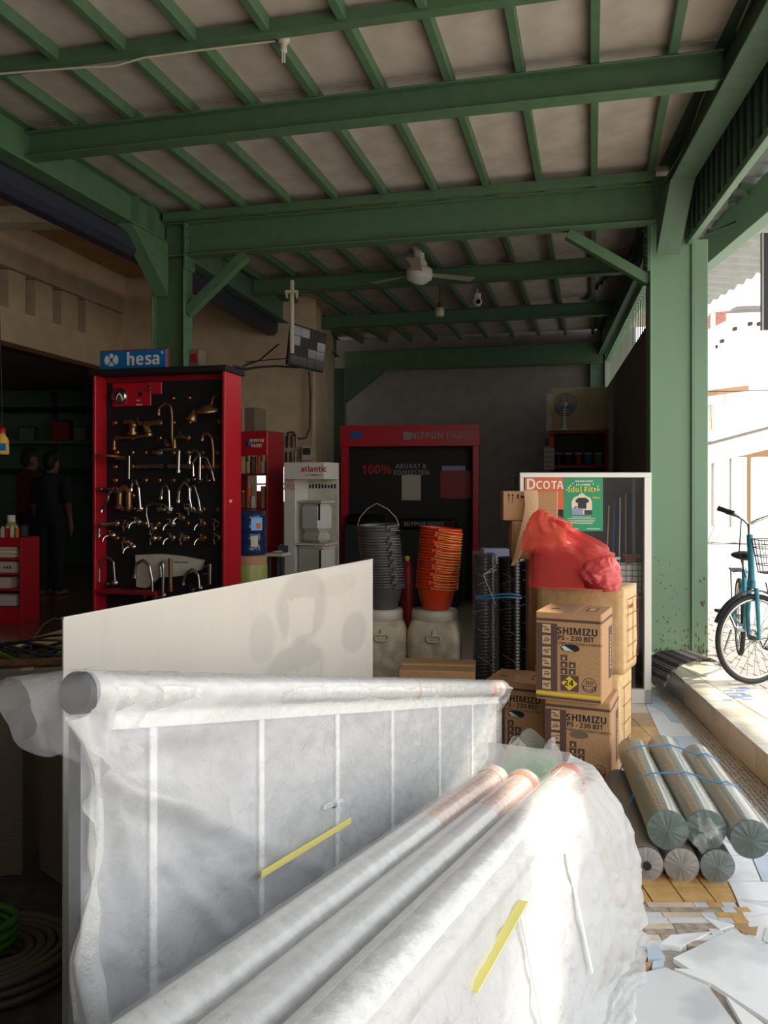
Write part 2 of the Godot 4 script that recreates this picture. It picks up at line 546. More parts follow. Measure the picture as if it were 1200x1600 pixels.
func build_ground() -> void:
	var st := mb()
	box(st, Vector3(0, -0.13, -20), Vector3(120, 0.2, 140), 0.0)
	tag(obj("ground", st, M.street), "pale street ground around the shop", "ground", "", "structure")
	st = mb()
	prism(st, [Vector2(-7, 3), Vector2(1.9, 3), Vector2(1.9, -4), Vector2(2.3, -7), Vector2(3.7, -14.2), Vector2(-7, -14.2)], -0.05, -0.012)
	var fl := obj("floor", st, M.grout)
	tag(fl, "porch floor of broken tile, wood strips and pebbles", "floor", "", "structure")
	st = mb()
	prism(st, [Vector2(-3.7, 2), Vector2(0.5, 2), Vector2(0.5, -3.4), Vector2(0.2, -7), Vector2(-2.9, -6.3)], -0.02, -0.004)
	obj("dark_floor_slab", st, mk(c8(78, 74, 70), 0.9, 0.0, "worn", 0.6), fl)  # a darker slab laid over the left part of the floor
	# crazy paving of pale fragments beside the pebble drain
	var d := 2.25
	var rows := [[], []]
	var ds := []
	while d < 6.6:
		ds.append(d)
		d += rng.randf_range(0.12, 0.3)
	var cuts := []
	for i in ds.size():
		var a := strip_left(ds[i])
		var b := strip_right(ds[i])
		cuts.append([Vector2(a, -ds[i]), Vector2(lerpf(a, b, rng.randf_range(0.3, 0.7)), -ds[i] + rng.randf_range(-0.05, 0.05)), Vector2(b, -ds[i])])
	for i in ds.size() - 1:
		var lo: Array = cuts[i]
		var hi: Array = cuts[i + 1]
		var mats := [M.marble, M.marble, M.marble_grey, M.tile_blue]
		if rng.randf() < 0.35:
			tile_piece(fl, [lo[0], lo[1], lo[2], hi[2], hi[1], hi[0]], mats[rng.randi() % 4])
		elif rng.randf() < 0.5:
			tile_piece(fl, [lo[0], lo[1], hi[1], hi[0]], mats[rng.randi() % 4])
			tile_piece(fl, [lo[1], lo[2], hi[2], hi[1]], mats[rng.randi() % 4])
		else:
			tile_piece(fl, [lo[0], lo[1], hi[0]], mats[rng.randi() % 4])
			tile_piece(fl, [lo[1], hi[1], hi[0]], mats[rng.randi() % 4])
			tile_piece(fl, [lo[1], lo[2], hi[1]], mats[rng.randi() % 4])
			tile_piece(fl, [lo[2], hi[2], hi[1]], mats[rng.randi() % 4])
	# wood-look strips under the cartons and rolls
	var woods := [M.wood_a, M.wood_b, M.wood_d, M.wood_c]
	d = 3.3
	var k := 0
	while d < 6.5:
		var dd := 0.16 if d < 4.2 else 0.3
		var x0 := 0.75
		while x0 < strip_left(d) - 0.01:
			var x1 := minf(x0 + 0.42, strip_left(d))
			tile_piece(fl, [Vector2(x0, -d), Vector2(x1, -d), Vector2(minf(x0 + 0.42, strip_left(d + dd)), -d - dd), Vector2(x0, -d - dd)], woods[k % 4] if rng.randf() < 0.7 else M.wood_b)
			x0 += 0.42
		d += dd
		k += 1
	# the yellow tile border in front of the rolls
	for r in 3:
		d = 2.99 + r * 0.105
		var x0 := 0.62
		while x0 < strip_left(d) - 0.03:
			var x1 := minf(x0 + 0.115, strip_left(d))
			tile_piece(fl, [Vector2(x0, -d), Vector2(x1, -d), Vector2(minf(x0 + 0.115, strip_left(d + 0.105)), -d - 0.105), Vector2(x0, -d - 0.105)], M.wood_a)
			x0 += 0.115
	# wood mosaic strips
	d = 2.70
	k = 0
	while d < 2.97:
		var x0 := 0.55 + rng.randf() * 0.1
		while x0 < strip_left(d) - 0.16:
			var w := rng.randf_range(0.1, 0.22)
			tile_piece(fl, [Vector2(x0, -d), Vector2(x0 + w, -d), Vector2(x0 + w, -d - 0.036), Vector2(x0, -d - 0.036)], [M.wood_c, M.wood_d, M.marble_grey, M.wood_c][rng.randi() % 4])
			x0 += w
		while x0 < strip_left(d) - 0.01:
			tile_piece(fl, [Vector2(x0, -d), Vector2(x0 + 0.05, -d), Vector2(x0 + 0.05, -d - 0.036), Vector2(x0, -d - 0.036)], [M.marble_grey, M.wood_b, M.wood_a][rng.randi() % 3])
			x0 += 0.05
		d += 0.036
	# large broken pieces in the foreground
	px_piece(fl, [[1099, 1434], [1149, 1447], [1125, 1455]], M.marble)
	px_piece(fl, [[1030, 1476], [1048, 1462], [1112, 1457], [1062, 1482]], M.marble)
	px_piece(fl, [[1049, 1498], [1144, 1452], [1200, 1480], [1300, 1530], [1300, 1650], [1200, 1597]], M.marble)
	px_piece(fl, [[960, 1530], [1040, 1512], [1108, 1541], [1152, 1602], [1160, 1660], [900, 1660], [920, 1560]], M.marble_grey)
	px_piece(fl, [[1133, 1556], [1200, 1604], [1290, 1655], [1172, 1660], [1158, 1602]], M.marble)
	px_piece(fl, [[1053, 1515], [1076, 1516], [1120, 1539], [1108, 1537]], M.marble)
	px_piece(fl, [[985, 1487], [1008, 1480], [1010, 1500], [985, 1506]], M.wood_c)
	px_piece(fl, [[1010, 1480], [1028, 1478], [1040, 1496], [1012, 1500]], M.tile_blue)
	px_piece(fl, [[1152, 1452], [1185, 1449], [1182, 1463], [1160, 1458]], M.wood_b)
	px_piece(fl, [[1190, 1470], [1195, 1450], [1300, 1480], [1300, 1525]], M.marble_grey)
	for q in 5:
		px_piece(fl, [[940 + q * 20, 1503 + q % 2 * 3], [958 + q * 20, 1501 + q % 2 * 3], [957 + q * 20, 1511], [938 + q * 20, 1514]], [M.wood_b, M.tile_blue, M.wood_c][q % 3])
	# pebble drain: too fine to count
	st = mb()
	lathe(st, [Vector2(0, 0.006), Vector2(0.7, 0.004), Vector2(1, 0.0)], 7, Transform3D(Basis.from_scale(Vector3(1, 1, 1)), Vector3.ZERO))
	st.generate_normals()
	var mm := MultiMesh.new()
	mm.transform_format = MultiMesh.TRANSFORM_3D
	mm.mesh = st.commit()
	var xfs := []
	d = 2.2
	while d < 6.7:
		var x := strip_right(d) + 0.012
		while x < step_in(d) - 0.005:
			xfs.append(Transform3D(Basis(Vector3.UP, rng.randf() * TAU).scaled_local(Vector3(rng.randf_range(0.010, 0.017), 1, rng.randf_range(0.008, 0.013))), Vector3(x + rng.randf_range(-0.004, 0.004), -0.010, -d)))
			x += 0.026
		d += 0.022
	mm.instance_count = xfs.size()
	for i in xfs.size(): mm.set_instance_transform(i, xfs[i])
	var mi := MultiMeshInstance3D.new()
	mi.multimesh = mm
	mi.material_override = M.pebble
	mi.name = "pebbles"
	mi.set_meta("kind", "stuff")
	fl.add_child(mi, true)
	# the tiled step along the street
	st = mb()
	var y := 0.14
	prism(st, [Vector2(step_in(1.5) + 0.012, -1.5), Vector2(2.47, -1.5), Vector2(2.47, -6.3), Vector2(3.0, -9.5), Vector2(2.6, -9.5), Vector2(step_in(6.7) + 0.012, -6.7)], -0.04, y)
	var stp := obj("step", st, M.grout)
	tag(stp, "low tiled step between the porch and the street", "step", "", "structure")
	d = 1.6
	while d < 6.6:
		var a := Vector3(step_in(d), y * 0.5 - 0.006, -d)
		var b := Vector3(step_in(d + 0.34), y * 0.5 - 0.006, -d - 0.34)
		st = mb()
		bar(st, a, b.lerp(a, 0.015), 0.014, y + 0.01)
		obj("riser_tile", st, [M.step_tile, M.step_tile, M.wood_d][rng.randi() % 3] if d < 5.4 else M.marble_grey, stp)
		d += 0.34
	d = 1.6
	while d < 6.5:
		var dd := 0.17
		tile_piece(stp, [Vector2(step_in(d) - 0.008, -d), Vector2(2.2, -d), Vector2(2.2, -d - dd), Vector2(step_in(d + dd) - 0.008, -d - dd)], M.step_top if rng.randf() < 0.7 else M.wood_d, y + 0.012)
		tile_piece(stp, [Vector2(2.2, -d), Vector2(2.475, -d), Vector2(2.475, -d - dd), Vector2(2.2, -d - dd)], M.step_top if rng.randf() < 0.8 else M.wood_d, y + 0.012)
		d += dd
	var shard := mk(c8(120, 148, 196), 0.3)
	for i in 16:
		var g := ground_at(1128 + rng.randf() * 50, 1074 + rng.randf() * 20, y + 0.013)
		var w := 0.035
		tile_piece(stp, [Vector2(g.x - w, g.z + 0.012), Vector2(g.x + w * 0.8, g.z + 0.016), Vector2(g.x + w, g.z - 0.014), Vector2(g.x - w * 0.7, g.z - 0.018)], shard, y + 0.0145, "mosaic_shard")
	# brick pavers of the street by the bicycle
	st = mb()
	box(st, Vector3(3.7, 0.0, -7.6), Vector3(2.4, 0.05, 6.0), 0.0)
	var pv := obj("pavement", st, M.street)
	tag(pv, "grey brick pavement of the street beside the step", "pavement", "", "structure")
	var meshes := []
	for i in 3:
		st = mb()
		box(st, Vector3.ZERO, Vector3(0.212, 0.03, 0.112), 0.006)
		st.generate_normals()
		meshes.append(st.commit())
	for j in 40:
		for i in 6:
			var pos := Vector3(2.62 + i * 0.22 + (0.11 if j % 2 else 0.0), 0.028 + rng.randf() * 0.003, -4.8 - j * 0.12)
			if pos.x < 2.5 or pos.x < 2.62 + (j - 12) * 0.02: continue
			var o := obj("brick", meshes[rng.randi() % 3], M.paver, pv)
			o.position = pos

# ---------------------------------------------------------------- the steel canopy
func ibeam(called: String, a: Vector3, b: Vector3, h: float, w: float, label: String, m: Material, cat := "beam") -> Node3D:   # a, b: ends of the top line
	var o := thing(called, label, cat, Vector3.ZERO, 0.0, "", "structure")
	var st := mb()
	var dn := Vector3(0, -1, 0)
	bar(st, a + dn * h * 0.5, b + dn * h * 0.5, 0.01, h)
	obj("web", st, m, o)
	st = mb()
	bar(st, a + dn * 0.006, b + dn * 0.006, w, 0.012)
	obj("flange", st, m, o)
	st = mb()
	bar(st, a + dn * (h - 0.006), b + dn * (h - 0.006), w, 0.012)
	obj("flange", st, m, o)
	return o

func plate(parent: Node, called: String, pts: Array, thick: Vector3, m: Material) -> void:   # a flat plate: outline of Vector3, thickened along a vector
	var st := mb()
	var q1 := []
	var q2 := []
	for p in pts:
		q1.append(p - thick * 0.5)
		q2.append(p + thick * 0.5)
	face(st, q1, -thick)
	face(st, q2, thick)
	var mid := Vector3.ZERO
	for p in pts: mid += p / pts.size()
	for i in pts.size():
		var i2 := (i + 1) % pts.size()
		face(st, [q1[i], q1[i2], q2[i2], q2[i]], (pts[i] + pts[i2]) * 0.5 - mid)
	obj(called, st, m, parent)

func bolts(parent: Node, at: Array, out: Vector3, m: Material) -> void:
	var st := mb()
	for p in at: tube(st, [p, p + out * 0.012], 0.011, 6)
	obj("bolts", st, m, parent).set_meta("kind", "stuff")

func right_line(d: float) -> float:      # the street-side girder, a little askew
	return 2.30 + (d - 6.63) * (0.148 if d < 6.63 else 0.187)

func left_line(d: float) -> float:
	return -1.98 + (d - 7.6) * (0.25 if d < 7.6 else 0.184)

func build_canopy() -> void:
	# the cement board ceiling, joists and boards as pieces
	var roof := mb()
	prism(roof, [Vector2(-7.2, 2.2), Vector2(2.2, 2.2), Vector2(2.4, -3.0), Vector2(2.9, -7.0), Vector2(4.0, -15.0), Vector2(-7.2, -15.0)], 4.32, 4.36)
	tag(obj("roof", roof, M.zinc), "metal roof over the porch and shop", "roof", "", "structure")
	var ce := thing("ceiling", "pale board ceiling between green steel joists", "ceiling", Vector3.ZERO, 0.0, "", "structure")
	var ts := [-8.6, -6.4, -4.6, -2.72, -1.92, 0.06, 2.22, 4.42, 6.86]
	var ss := []
	for k in range(-3, 12): ss.append(2.163 - 0.4254 * k)
	for s in ss:
		for i in ts.size() - 1:
			var t0: float = ts[i]
			var t1: float = ts[i + 1]
			# a board to the right of each joist
			var c := R(s + 0.213, (t0 + t1) * 0.5, 0)
			if c.x < left_line(-c.z) - 0.3 or c.x > right_line(-c.z) + 0.45: continue
			var st := mb()
			box(st, Vector3(0, 0, 0), Vector3(0.418, 0.012, t1 - t0 - 0.008), 0.002)
			var o := obj("board", st, M.board, ce)
			o.position = R(s + 0.213, (t0 + t1) * 0.5, 3.995)
			o.rotation.y = ROOF_YAW
			var j0 := R(s, t0, 0)
			if j0.x > right_line(-j0.z) + 0.1 or j0.x < left_line(-j0.z) - 0.1: continue
			st = mb()
			box(st, Vector3.ZERO, Vector3(0.05, 0.078, t1 - t0 - 0.004), 0.003)
			o = obj("joist", st, M.green, ce)
			o.position = R(s, (t0 + t1) * 0.5, 3.95)
			o.rotation.y = ROOF_YAW
	# cross beams: t, top height, depth, flange, label
	var rows := [
		[-6.4, 3.93, 0.2, 0.1, "green steel cross beam behind the viewer, over the porch"],
		[-4.6, 3.93, 0.2, 0.1, "green steel cross beam overhead near the porch front"],
		[-1.92, 3.91, 0.175, 0.12, "green steel cross beam, middle of the three big ones, bolted left"],
		[0.0, 3.86, 0.30, 0.15, "deep green steel main beam between the two columns"],
		[2.22, 3.90, 0.18, 0.11, "dark green cross beam just behind the ceiling fan"],
		[4.42, 3.90, 0.18, 0.11, "dark green cross beam behind the security camera"],
		[6.86, 3.78, 0.34, 0.14, "dark green deep beam along the top of the back wall"]]
	for r in rows:
		var t: float = r[0]
		var sl := -2.05 if t < 0.5 else -2.0 - 0.06 * t
		var sr := 2.2 - 0.12 * t if t < 0 else 2.2 - 0.045 * t
		ibeam("steel_beam", R(sl, t, r[1]), R(sr, t, r[1]), r[2], r[3], r[4], M.green)
	var st := mb()
	bar(st, R(-2.0, -2.72, 3.93), R(2.55, -2.72, 3.93), 0.07, 0.07)
	tag(obj("steel_beam", st, M.green), "thin green steel noggin carrying the bulb holder", "beam", "", "structure")
	st = mb()
	bar(st, R(-2.0, -0.13, 3.89), R(2.2, -0.13, 3.89), 0.06, 0.07)
	tag(obj("steel_beam", st, M.green), "slim green purlin lying against the top of the main beam", "beam", "", "structure")
	# side girders
	var a := Vector3(left_line(0.5), 3.94, -0.5)
	var b := Vector3(left_line(7.55), 3.94, -7.55)
	var lg := ibeam("steel_girder", a, b, 0.27, 0.15, "green steel girder at upper left, running to the left column", M.green, "girder")
	for d in [5.35, 7.0, 7.25]:
		st = mb()
		box(st, Vector3(left_line(d) + 0.038, 3.81, -d), Vector3(0.07, 0.24, 0.01), 0.001)
		obj("stiffener", st, M.green, lg)
	plate(lg, "haunch", [Vector3(left_line(7.5), 3.68, -7.5), Vector3(left_line(6.9), 3.68, -6.9), Vector3(left_line(7.5), 3.2, -7.5)], Vector3(0.12, 0, 0.0), M.green)
	ibeam("steel_girder", Vector3(left_line(7.7), 3.94, -7.7), Vector3(left_line(14.0), 3.94, -14.0), 0.3, 0.15, "dark green girder behind the left column, above the television", M.green_dull, "girder")
	a = Vector3(right_line(0.5) - 0.05, 4.0, -0.5)
	b = Vector3(right_line(6.5) - 0.05, 4.0, -6.5)
	var rg := ibeam("steel_girder", a, b, 0.30, 0.17, "green steel girder at upper right along the street side", M.green_dull, "girder")
	var hp := Vector3(right_line(6.3), 0, -6.3)
	var hq := Vector3(right_line(6.0), 0, -6.0)
	plate(rg, "haunch", [Vector3(hq.x - 0.05, 3.71, hq.z), Vector3(hp.x - 0.05, 3.28, -6.45), Vector3(hp.x - 0.05, 3.71, -6.45)], Vector3(0.17, 0, 0.02), M.green_dull)
	ibeam("steel_girder", Vector3(right_line(6.8) - 0.02, 4.0, -6.8), Vector3(right_line(13.6) - 0.05, 4.0, -13.6), 0.42, 0.15, "dark green girder above the louvres, behind the right column", M.green_dull, "girder")
	# ribbed cladding below the street-side girder and its trim
	var cl := thing("cladding", "dark green ribbed metal cladding under the right girder", "cladding", Vector3.ZERO, 0.0, "", "structure")
	var d := 0.6
	while d < 6.75:
		var x := right_line(d) + 0.13
		st = mb()
		box(st, Vector3.ZERO, Vector3(0.012, 0.55, 0.145), 0.002, Transform3D(Basis(Vector3.UP, -0.148), Vector3(x, 3.72, -d)))
		box(st, Vector3.ZERO, Vector3(0.03, 0.55, 0.04), 0.008, Transform3D(Basis(Vector3.UP, -0.148), Vector3(x - 0.012, 3.72, -d - 0.08)))
		obj("panel", st, M.green_dull, cl)
		d += 0.15
	st = mb()
	bar(st, Vector3(right_line(0.5) + 0.12, 3.43, -0.5), Vector3(right_line(6.9) + 0.12, 3.43, -6.9), 0.05, 0.05)
	obj("trim", st, M.green_old, cl)
	# columns
	var lc := thing("steel_column", "green steel column at left behind the faucet display", "column", R(-2.0, 0.02, 0), ROOF_YAW, "", "structure")
	part("web", lc, M.green, Vector3(0, 1.96, 0), Vector3(0.3, 3.92, 0.01))
	part("flange", lc, M.green, Vector3(-0.155, 1.96, 0), Vector3(0.014, 3.92, 0.17))
	part("flange", lc, M.green, Vector3(0.155, 1.96, 0), Vector3(0.014, 3.92, 0.17))
	part("end_plate", lc, M.green, Vector3(0.172, 3.66, 0), Vector3(0.02, 0.44, 0.19))
	var bl := []
	for i in 5:
		for z in [-0.06, 0.06]: bl.append(Vector3(0.182, 3.5 + i * 0.075, z))
	bolts(lc, bl, Vector3(1, 0, 0), M.green_dull)
	var nk := mb()
	bar(nk, Vector3(0.16, 3.06, 0), Vector3(0.72, 3.55, 0), 0.09, 0.09)
	obj("knee_brace", nk, M.green, lc)
	var at := Vector3(2.31, 0, -6.68)
	var rc := thing("steel_column", "tall green steel column at right with rust near its foot", "column", at, -0.12, "", "structure")
	part("web", rc, M.green_old, Vector3(-0.02, 1.98, 0.05), Vector3(0.31, 3.96, 0.012))
	part("flange", rc, M.green_old, Vector3(-0.178, 1.98, 0), Vector3(0.014, 3.96, 0.17))
	part("flange", rc, M.green_old, Vector3(0.142, 1.98, 0.0), Vector3(0.014, 3.96, 0.17))
	part("outer_post", rc, M.green_old, Vector3(0.205, 1.72, 0.0), Vector3(0.11, 3.44, 0.16))
	part("base_plate", rc, M.green_old, Vector3(0.0, 0.155, 0.0), Vector3(0.46, 0.014, 0.26))
	plate(rc, "end_plate", [Vector3(-0.195, 3.2, -0.09), Vector3(-0.195, 3.2, 0.09), Vector3(-0.195, 3.9, 0.09), Vector3(-0.195, 3.9, -0.09)], Vector3(0.02, 0, 0), M.green_dull)
	bl = []
	for i in 8:
		for z in [-0.06, 0.06]: bl.append(Vector3(-0.205, 3.25 + i * 0.08, z))
	bolts(rc, bl, Vector3(-1, 0, 0), M.green_dull)
	var rs := mb()
	for i in 90:
		var ry := 0.17 + 0.75 * pow(rng.randf(), 2.2)
		var rx := rng.randf_range(-0.15, 0.12)
		var rr := rng.randf_range(0.002, 0.008) * (1.2 - ry * 0.6)
		var poly := []
		for k in 7: poly.append(Vector2(rx + rr * cos(TAU * k / 7) * rng.randf_range(0.5, 1.2), ry + rr * 1.6 * sin(TAU * k / 7) * rng.randf_range(0.5, 1.3)))
		prism(rs, poly, 0.0565, 0.0572, Transform3D(Basis(Vector3.RIGHT, Vector3.BACK, Vector3.UP), Vector3.ZERO))
	for i in 20:
		var ry := 0.17 + 0.8 * pow(rng.randf(), 1.8)
		var rx := rng.randf_range(0.16, 0.25)
		var poly := []
		for k in 6: poly.append(Vector2(rx + 0.008 * cos(TAU * k / 6) * rng.randf_range(0.5, 1.2), ry + 0.02 * sin(TAU * k / 6) * rng.randf_range(0.5, 1.3)))
		prism(rs, poly, 0.0802, 0.081, Transform3D(Basis(Vector3.RIGHT, Vector3.BACK, Vector3.UP), Vector3.ZERO))
	obj("rust", rs, M.rust, rc).set_meta("kind", "stuff")
	nk = mb()
	bar(nk, Vector3(-0.18, 3.14, 0), Vector3(-0.82, 3.54, 0), 0.09, 0.08)
	obj("knee_brace", nk, M.green, rc)
	# rear columns
	var c1 := thing("steel_column", "dark green rear column at left in the back corner", "column", P(528, 757, 13.9) * Vector3(1, 0, 1), ROOF_YAW, "", "structure")
	part("web", c1, M.green_dull, Vector3(0, 1.72, 0), Vector3(0.24, 3.44, 0.012))
	part("flange", c1, M.green_dull, Vector3(-0.12, 1.72, 0), Vector3(0.012, 3.44, 0.15))
	part("flange", c1, M.green_dull, Vector3(0.12, 1.72, 0), Vector3(0.012, 3.44, 0.15))
	plate(c1, "knee_brace", [Vector3(0.12, 2.85, 0.0), Vector3(0.9, 3.44, 0.0), Vector3(0.12, 3.44, 0.0)], Vector3(0, 0, 0.1), M.green_dull)
	var c2 := thing("steel_column", "dark green rear column at right, below the end of the louvres", "column", P(934, 757, 13.4) * Vector3(1, 0, 1), ROOF_YAW, "", "structure")
	part("web", c2, M.green_dull, Vector3(0, 1.8, 0), Vector3(0.22, 3.6, 0.012))
	part("flange", c2, M.green_dull, Vector3(-0.11, 1.8, 0), Vector3(0.012, 3.6, 0.15))
	part("flange", c2, M.green_dull, Vector3(0.11, 1.8, 0), Vector3(0.012, 3.6, 0.15))

# ---------------------------------------------------------------- the shop's shell
func wall_seg(called: String, a: Vector3, b: Vector3, y0: float, y1: float, th: float, m: Material, label: String) -> MeshInstance3D:
	var st := mb()
	bar(st, Vector3(a.x, (y0 + y1) * 0.5, a.z), Vector3(b.x, (y0 + y1) * 0.5, b.z), th, y1 - y0, Vector3.UP, 0.0)
	return tag(obj(called, st, m), label, "wall", "", "structure") as MeshInstance3D

func build_shop() -> void:
	# back wall of the porch
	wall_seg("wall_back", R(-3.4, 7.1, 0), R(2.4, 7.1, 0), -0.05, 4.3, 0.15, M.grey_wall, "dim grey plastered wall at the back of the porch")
	# right wall and the louvre above it
	var a := Vector3(right_line(6.85) + 0.02, 0, -6.85)
	var b := Vector3(right_line(13.9) + 0.06, 0, -13.9)
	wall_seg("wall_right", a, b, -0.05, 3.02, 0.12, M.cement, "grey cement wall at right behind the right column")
	var lv := thing("louver_frame", "slatted green ventilation strip on top of the right wall", "louver", Vector3.ZERO, 0.0, "", "structure")
	for i in 44:
		var p: Vector3 = a.lerp(b, (i + 0.5) / 44.0)
		var st := mb()
		box(st, Vector3.ZERO, Vector3(0.004, 0.52, 0.06), 0.0, Transform3D(Basis(Vector3.UP, -0.187), Vector3(p.x, 3.28, p.z)))
		obj("slat", st, M.green_old, lv)
	var st := mb()
	bar(st, a + Vector3(0.0, 3.53, 0), b + Vector3(0.0, 3.53, 0), 0.1, 0.06)
	obj("rail", st, M.green_old, lv)
	# inner partition with slots, seen above the roller shutter opening
	var w0 := Vector3(-4.55, 0, -5.2)
	var w1 := Vector3(-3.46, 0, -10.9)
	var L := w0.distance_to(w1)
	var pw := thing("wall_left", "cream inner wall with a row of narrow vent slots", "wall", Vector3.ZERO, 0.0, "", "structure")
	var xf := along(w0, w1)
	st = mb()
	box(st, Vector3(0, 3.13, 0), Vector3(L, 0.36, 0.14), 0.004, xf)
	obj("lower_band", st, M.cream, pw)
	st = mb()
	box(st, Vector3(0, 3.97, 0.02), Vector3(L, 0.5, 0.16), 0.004, xf)
	obj("upper_band", st, M.cream, pw)
	st = mb()
	box(st, Vector3(0, 2.93, 0.01), Vector3(L, 0.05, 0.16), 0.004, xf)
	obj("edge_trim", st, M.brown, pw)
	# slot centres by pixel column on the wall plane
	var n := xf.basis.z
	var cuts := []
	for px in [-78.0, -40.0, -4.0, 38.5, 80.5, 119.5]:
		var q := on_plane(px, 470, w0, n)
		cuts.append((xf.affine_inverse() * q).x)
	var x0 := -L * 0.5
	for c in cuts:
		st = mb()
		box(st, Vector3((x0 + c - 0.085) * 0.5, 3.51, 0), Vector3(c - 0.085 - x0, 0.4, 0.14), 0.003, xf)
		obj("pier", st, M.cream, pw)
		st = mb()
		for k in 2: box(st, Vector3(c - 0.03 + k * 0.07, 3.51, -0.04), Vector3(0.055, 0.4, 0.02), 0.003, xf)
		obj("slat", st, M.brown, pw)
		x0 = c + 0.085
	st = mb()
	box(st, Vector3((x0 + L * 0.5) * 0.5, 3.51, 0), Vector3(L * 0.5 - x0, 0.4, 0.14), 0.003, xf)
	obj("pier", st, M.cream, pw)
	# cross wall behind the faucet display with the barred window
	var q0 := w1
	var q1 := Vector3(-0.98, 0, -11.15)
	var cw := thing("wall_inner", "dim cream cross wall behind the faucet display", "wall", Vector3.ZERO, 0.0, "", "structure")
	xf = along(q0, q1)
	L = q0.distance_to(q1)
	var inv := xf.affine_inverse()
	var wa := (inv * on_plane(400, 757, q0, xf.basis.z)).x
	var wb := (inv * on_plane(453, 757, q0, xf.basis.z)).x
	var wy0 := EYE - 28.0 / F * 11.1
	var wy1 := EYE + 29.0 / F * 11.1
	for seg in [[-L * 0.5, wa, 0.0, 4.2], [wb, L * 0.5, 0.0, 4.2], [wa, wb, 0.0, wy0], [wa, wb, wy1, 4.2]]:
		st = mb()
		box(st, Vector3((seg[0] + seg[1]) * 0.5, (seg[2] + seg[3]) * 0.5, 0), Vector3(seg[1] - seg[0], seg[3] - seg[2], 0.14), 0.0, xf)
		obj("panel", st, M.cream, cw)
	var win := thing("window_1", "small bright barred window behind the paint rack", "window", Vector3.ZERO, 0.0, "", "structure")
	st = mb()
	for k in [0.0, 0.5, 1.0]:
		box(st, Vector3(lerpf(wa, wb, k), (wy0 + wy1) * 0.5, 0), Vector3(0.025, wy1 - wy0, 0.03), 0.003, xf)
		box(st, Vector3((wa + wb) * 0.5, lerpf(wy0, wy1, k), 0), Vector3(wb - wa, 0.025, 0.03), 0.003, xf)
	obj("window_frame", st, M.white_old, win)
	st = mb()
	tube(st, [xf * Vector3(wa, wy0 + 0.03, 0.03), xf * Vector3(wb, wy0 + 0.22, 0.03)], 0.012, 6)
	obj("grille_bar", st, M.white_old, win)
	st = mb()
	box(st, Vector3((wa + wb) * 0.5, (wy0 + wy1) * 0.5, -0.02), Vector3(wb - wa, wy1 - wy0, 0.004), 0.0, xf)
	obj("pane", st, M.glass, win)
	wall_seg("wall_side", q1, Vector3(-0.9, 0, -14.1), 0.0, 4.0, 0.14, M.cream, "dim plastered side wall below the television")
	# interior ceiling, its beam, and the hidden rear room
	st = mb()
	prism(st, [Vector2(-4.7, -5.0), Vector2(left_line(5.0) - 0.1, -5.0), Vector2(left_line(7.6) - 0.1, -7.6), Vector2(left_line(11.2) - 0.1, -11.2), Vector2(-3.3, -11.0)], 4.2, 4.3)
	tag(obj("ceiling_inner", st, M.tan), "tan ceiling of the shop interior behind the girder", "ceiling", "", "structure")
	st = mb()
	bar(st, on_plane(0, 350, Vector3(0, 4.12, 0), Vector3.UP) + Vector3(-1.5, 0, 0.1), on_plane(55, 332, Vector3(0, 4.12, 0), Vector3.UP) + Vector3(1.5, 0, -0.1), 0.25, 0.16)
	tag(obj("ceiling_beam", st, M.white_old), "pale cross beam on the interior ceiling at the left edge", "beam", "", "structure")
	st = mb()
	bar(st, Vector3(left_line(0.8) - 0.12, 3.56, -0.8), Vector3(left_line(7.45) - 0.12, 3.56, -7.45), 0.2, 0.2, Vector3.UP, 0.05)
	tag(obj("shutter_box", st, M.shutter), "dark roller shutter housing under the left girder", "shutter", "", "structure")
	st = mb()
	bar(st, Vector3(left_line(7.8) - 0.12, 3.56, -7.8), Vector3(left_line(11.0) - 0.12, 3.56, -11.0), 0.18, 0.2, Vector3.UP, 0.05)
	tag(obj("shutter_box", st, M.shutter), "dark roller shutter housing behind the left column", "shutter", "", "structure")
	st = mb()
	prism(st, [Vector2(-7.0, -3.0), Vector2(-3.62, -3.0), Vector2(-2.94, -6.37), Vector2(-2.77, -7.13), Vector2(-1.95, -10.9), Vector2(-3.4, -10.9), Vector2(-3.2, -14.0), Vector2(-7.0, -14.0)], -0.04, 0.25)
	var fi := obj("floor_inner", st, M.brown_floor)
	tag(fi, "shiny brown raised floor inside the shop", "floor", "", "structure")
	st = mb()
	bar(st, Vector3(-3.615, 0.13, -3.0), Vector3(-2.935, 0.13, -6.37), 0.02, 0.25)
	bar(st, Vector3(-2.935, 0.13, -6.37), Vector3(-2.765, 0.13, -7.13), 0.02, 0.25)
	bar(st, Vector3(-2.765, 0.13, -7.13), Vector3(-1.945, 0.13, -10.9), 0.02, 0.25)
	obj("riser", st, M.tan_tile, fi)
	wall_seg("wall_far", Vector3(-7, 0, -13.2), Vector3(-3.3, 0, -13.2), 0.25, 4.3, 0.14, M.green_dull, "dark wall at the far end of the unlit shop")
	wall_seg("wall_room", Vector3(-3.4, 0, -11.0), Vector3(-3.3, 0, -13.2), 0.25, 4.3, 0.14, M.cement, "side wall of the unlit room behind the faucet display")
	wall_seg("wall_outer", Vector3(-7, 0, 2.4), Vector3(-7, 0, -14), -0.05, 4.3, 0.15, M.cement, "outer wall of the shop, far left")
	st = mb()
	prism(st, [Vector2(-7, -5.1), Vector2(-4.5, -5.1), Vector2(-3.4, -11.0), Vector2(-3.3, -13.2), Vector2(-7, -13.2)], 2.98, 3.06)
	tag(obj("ceiling_room", st, M.cement), "low ceiling of the unlit room inside the shop", "ceiling", "", "structure")
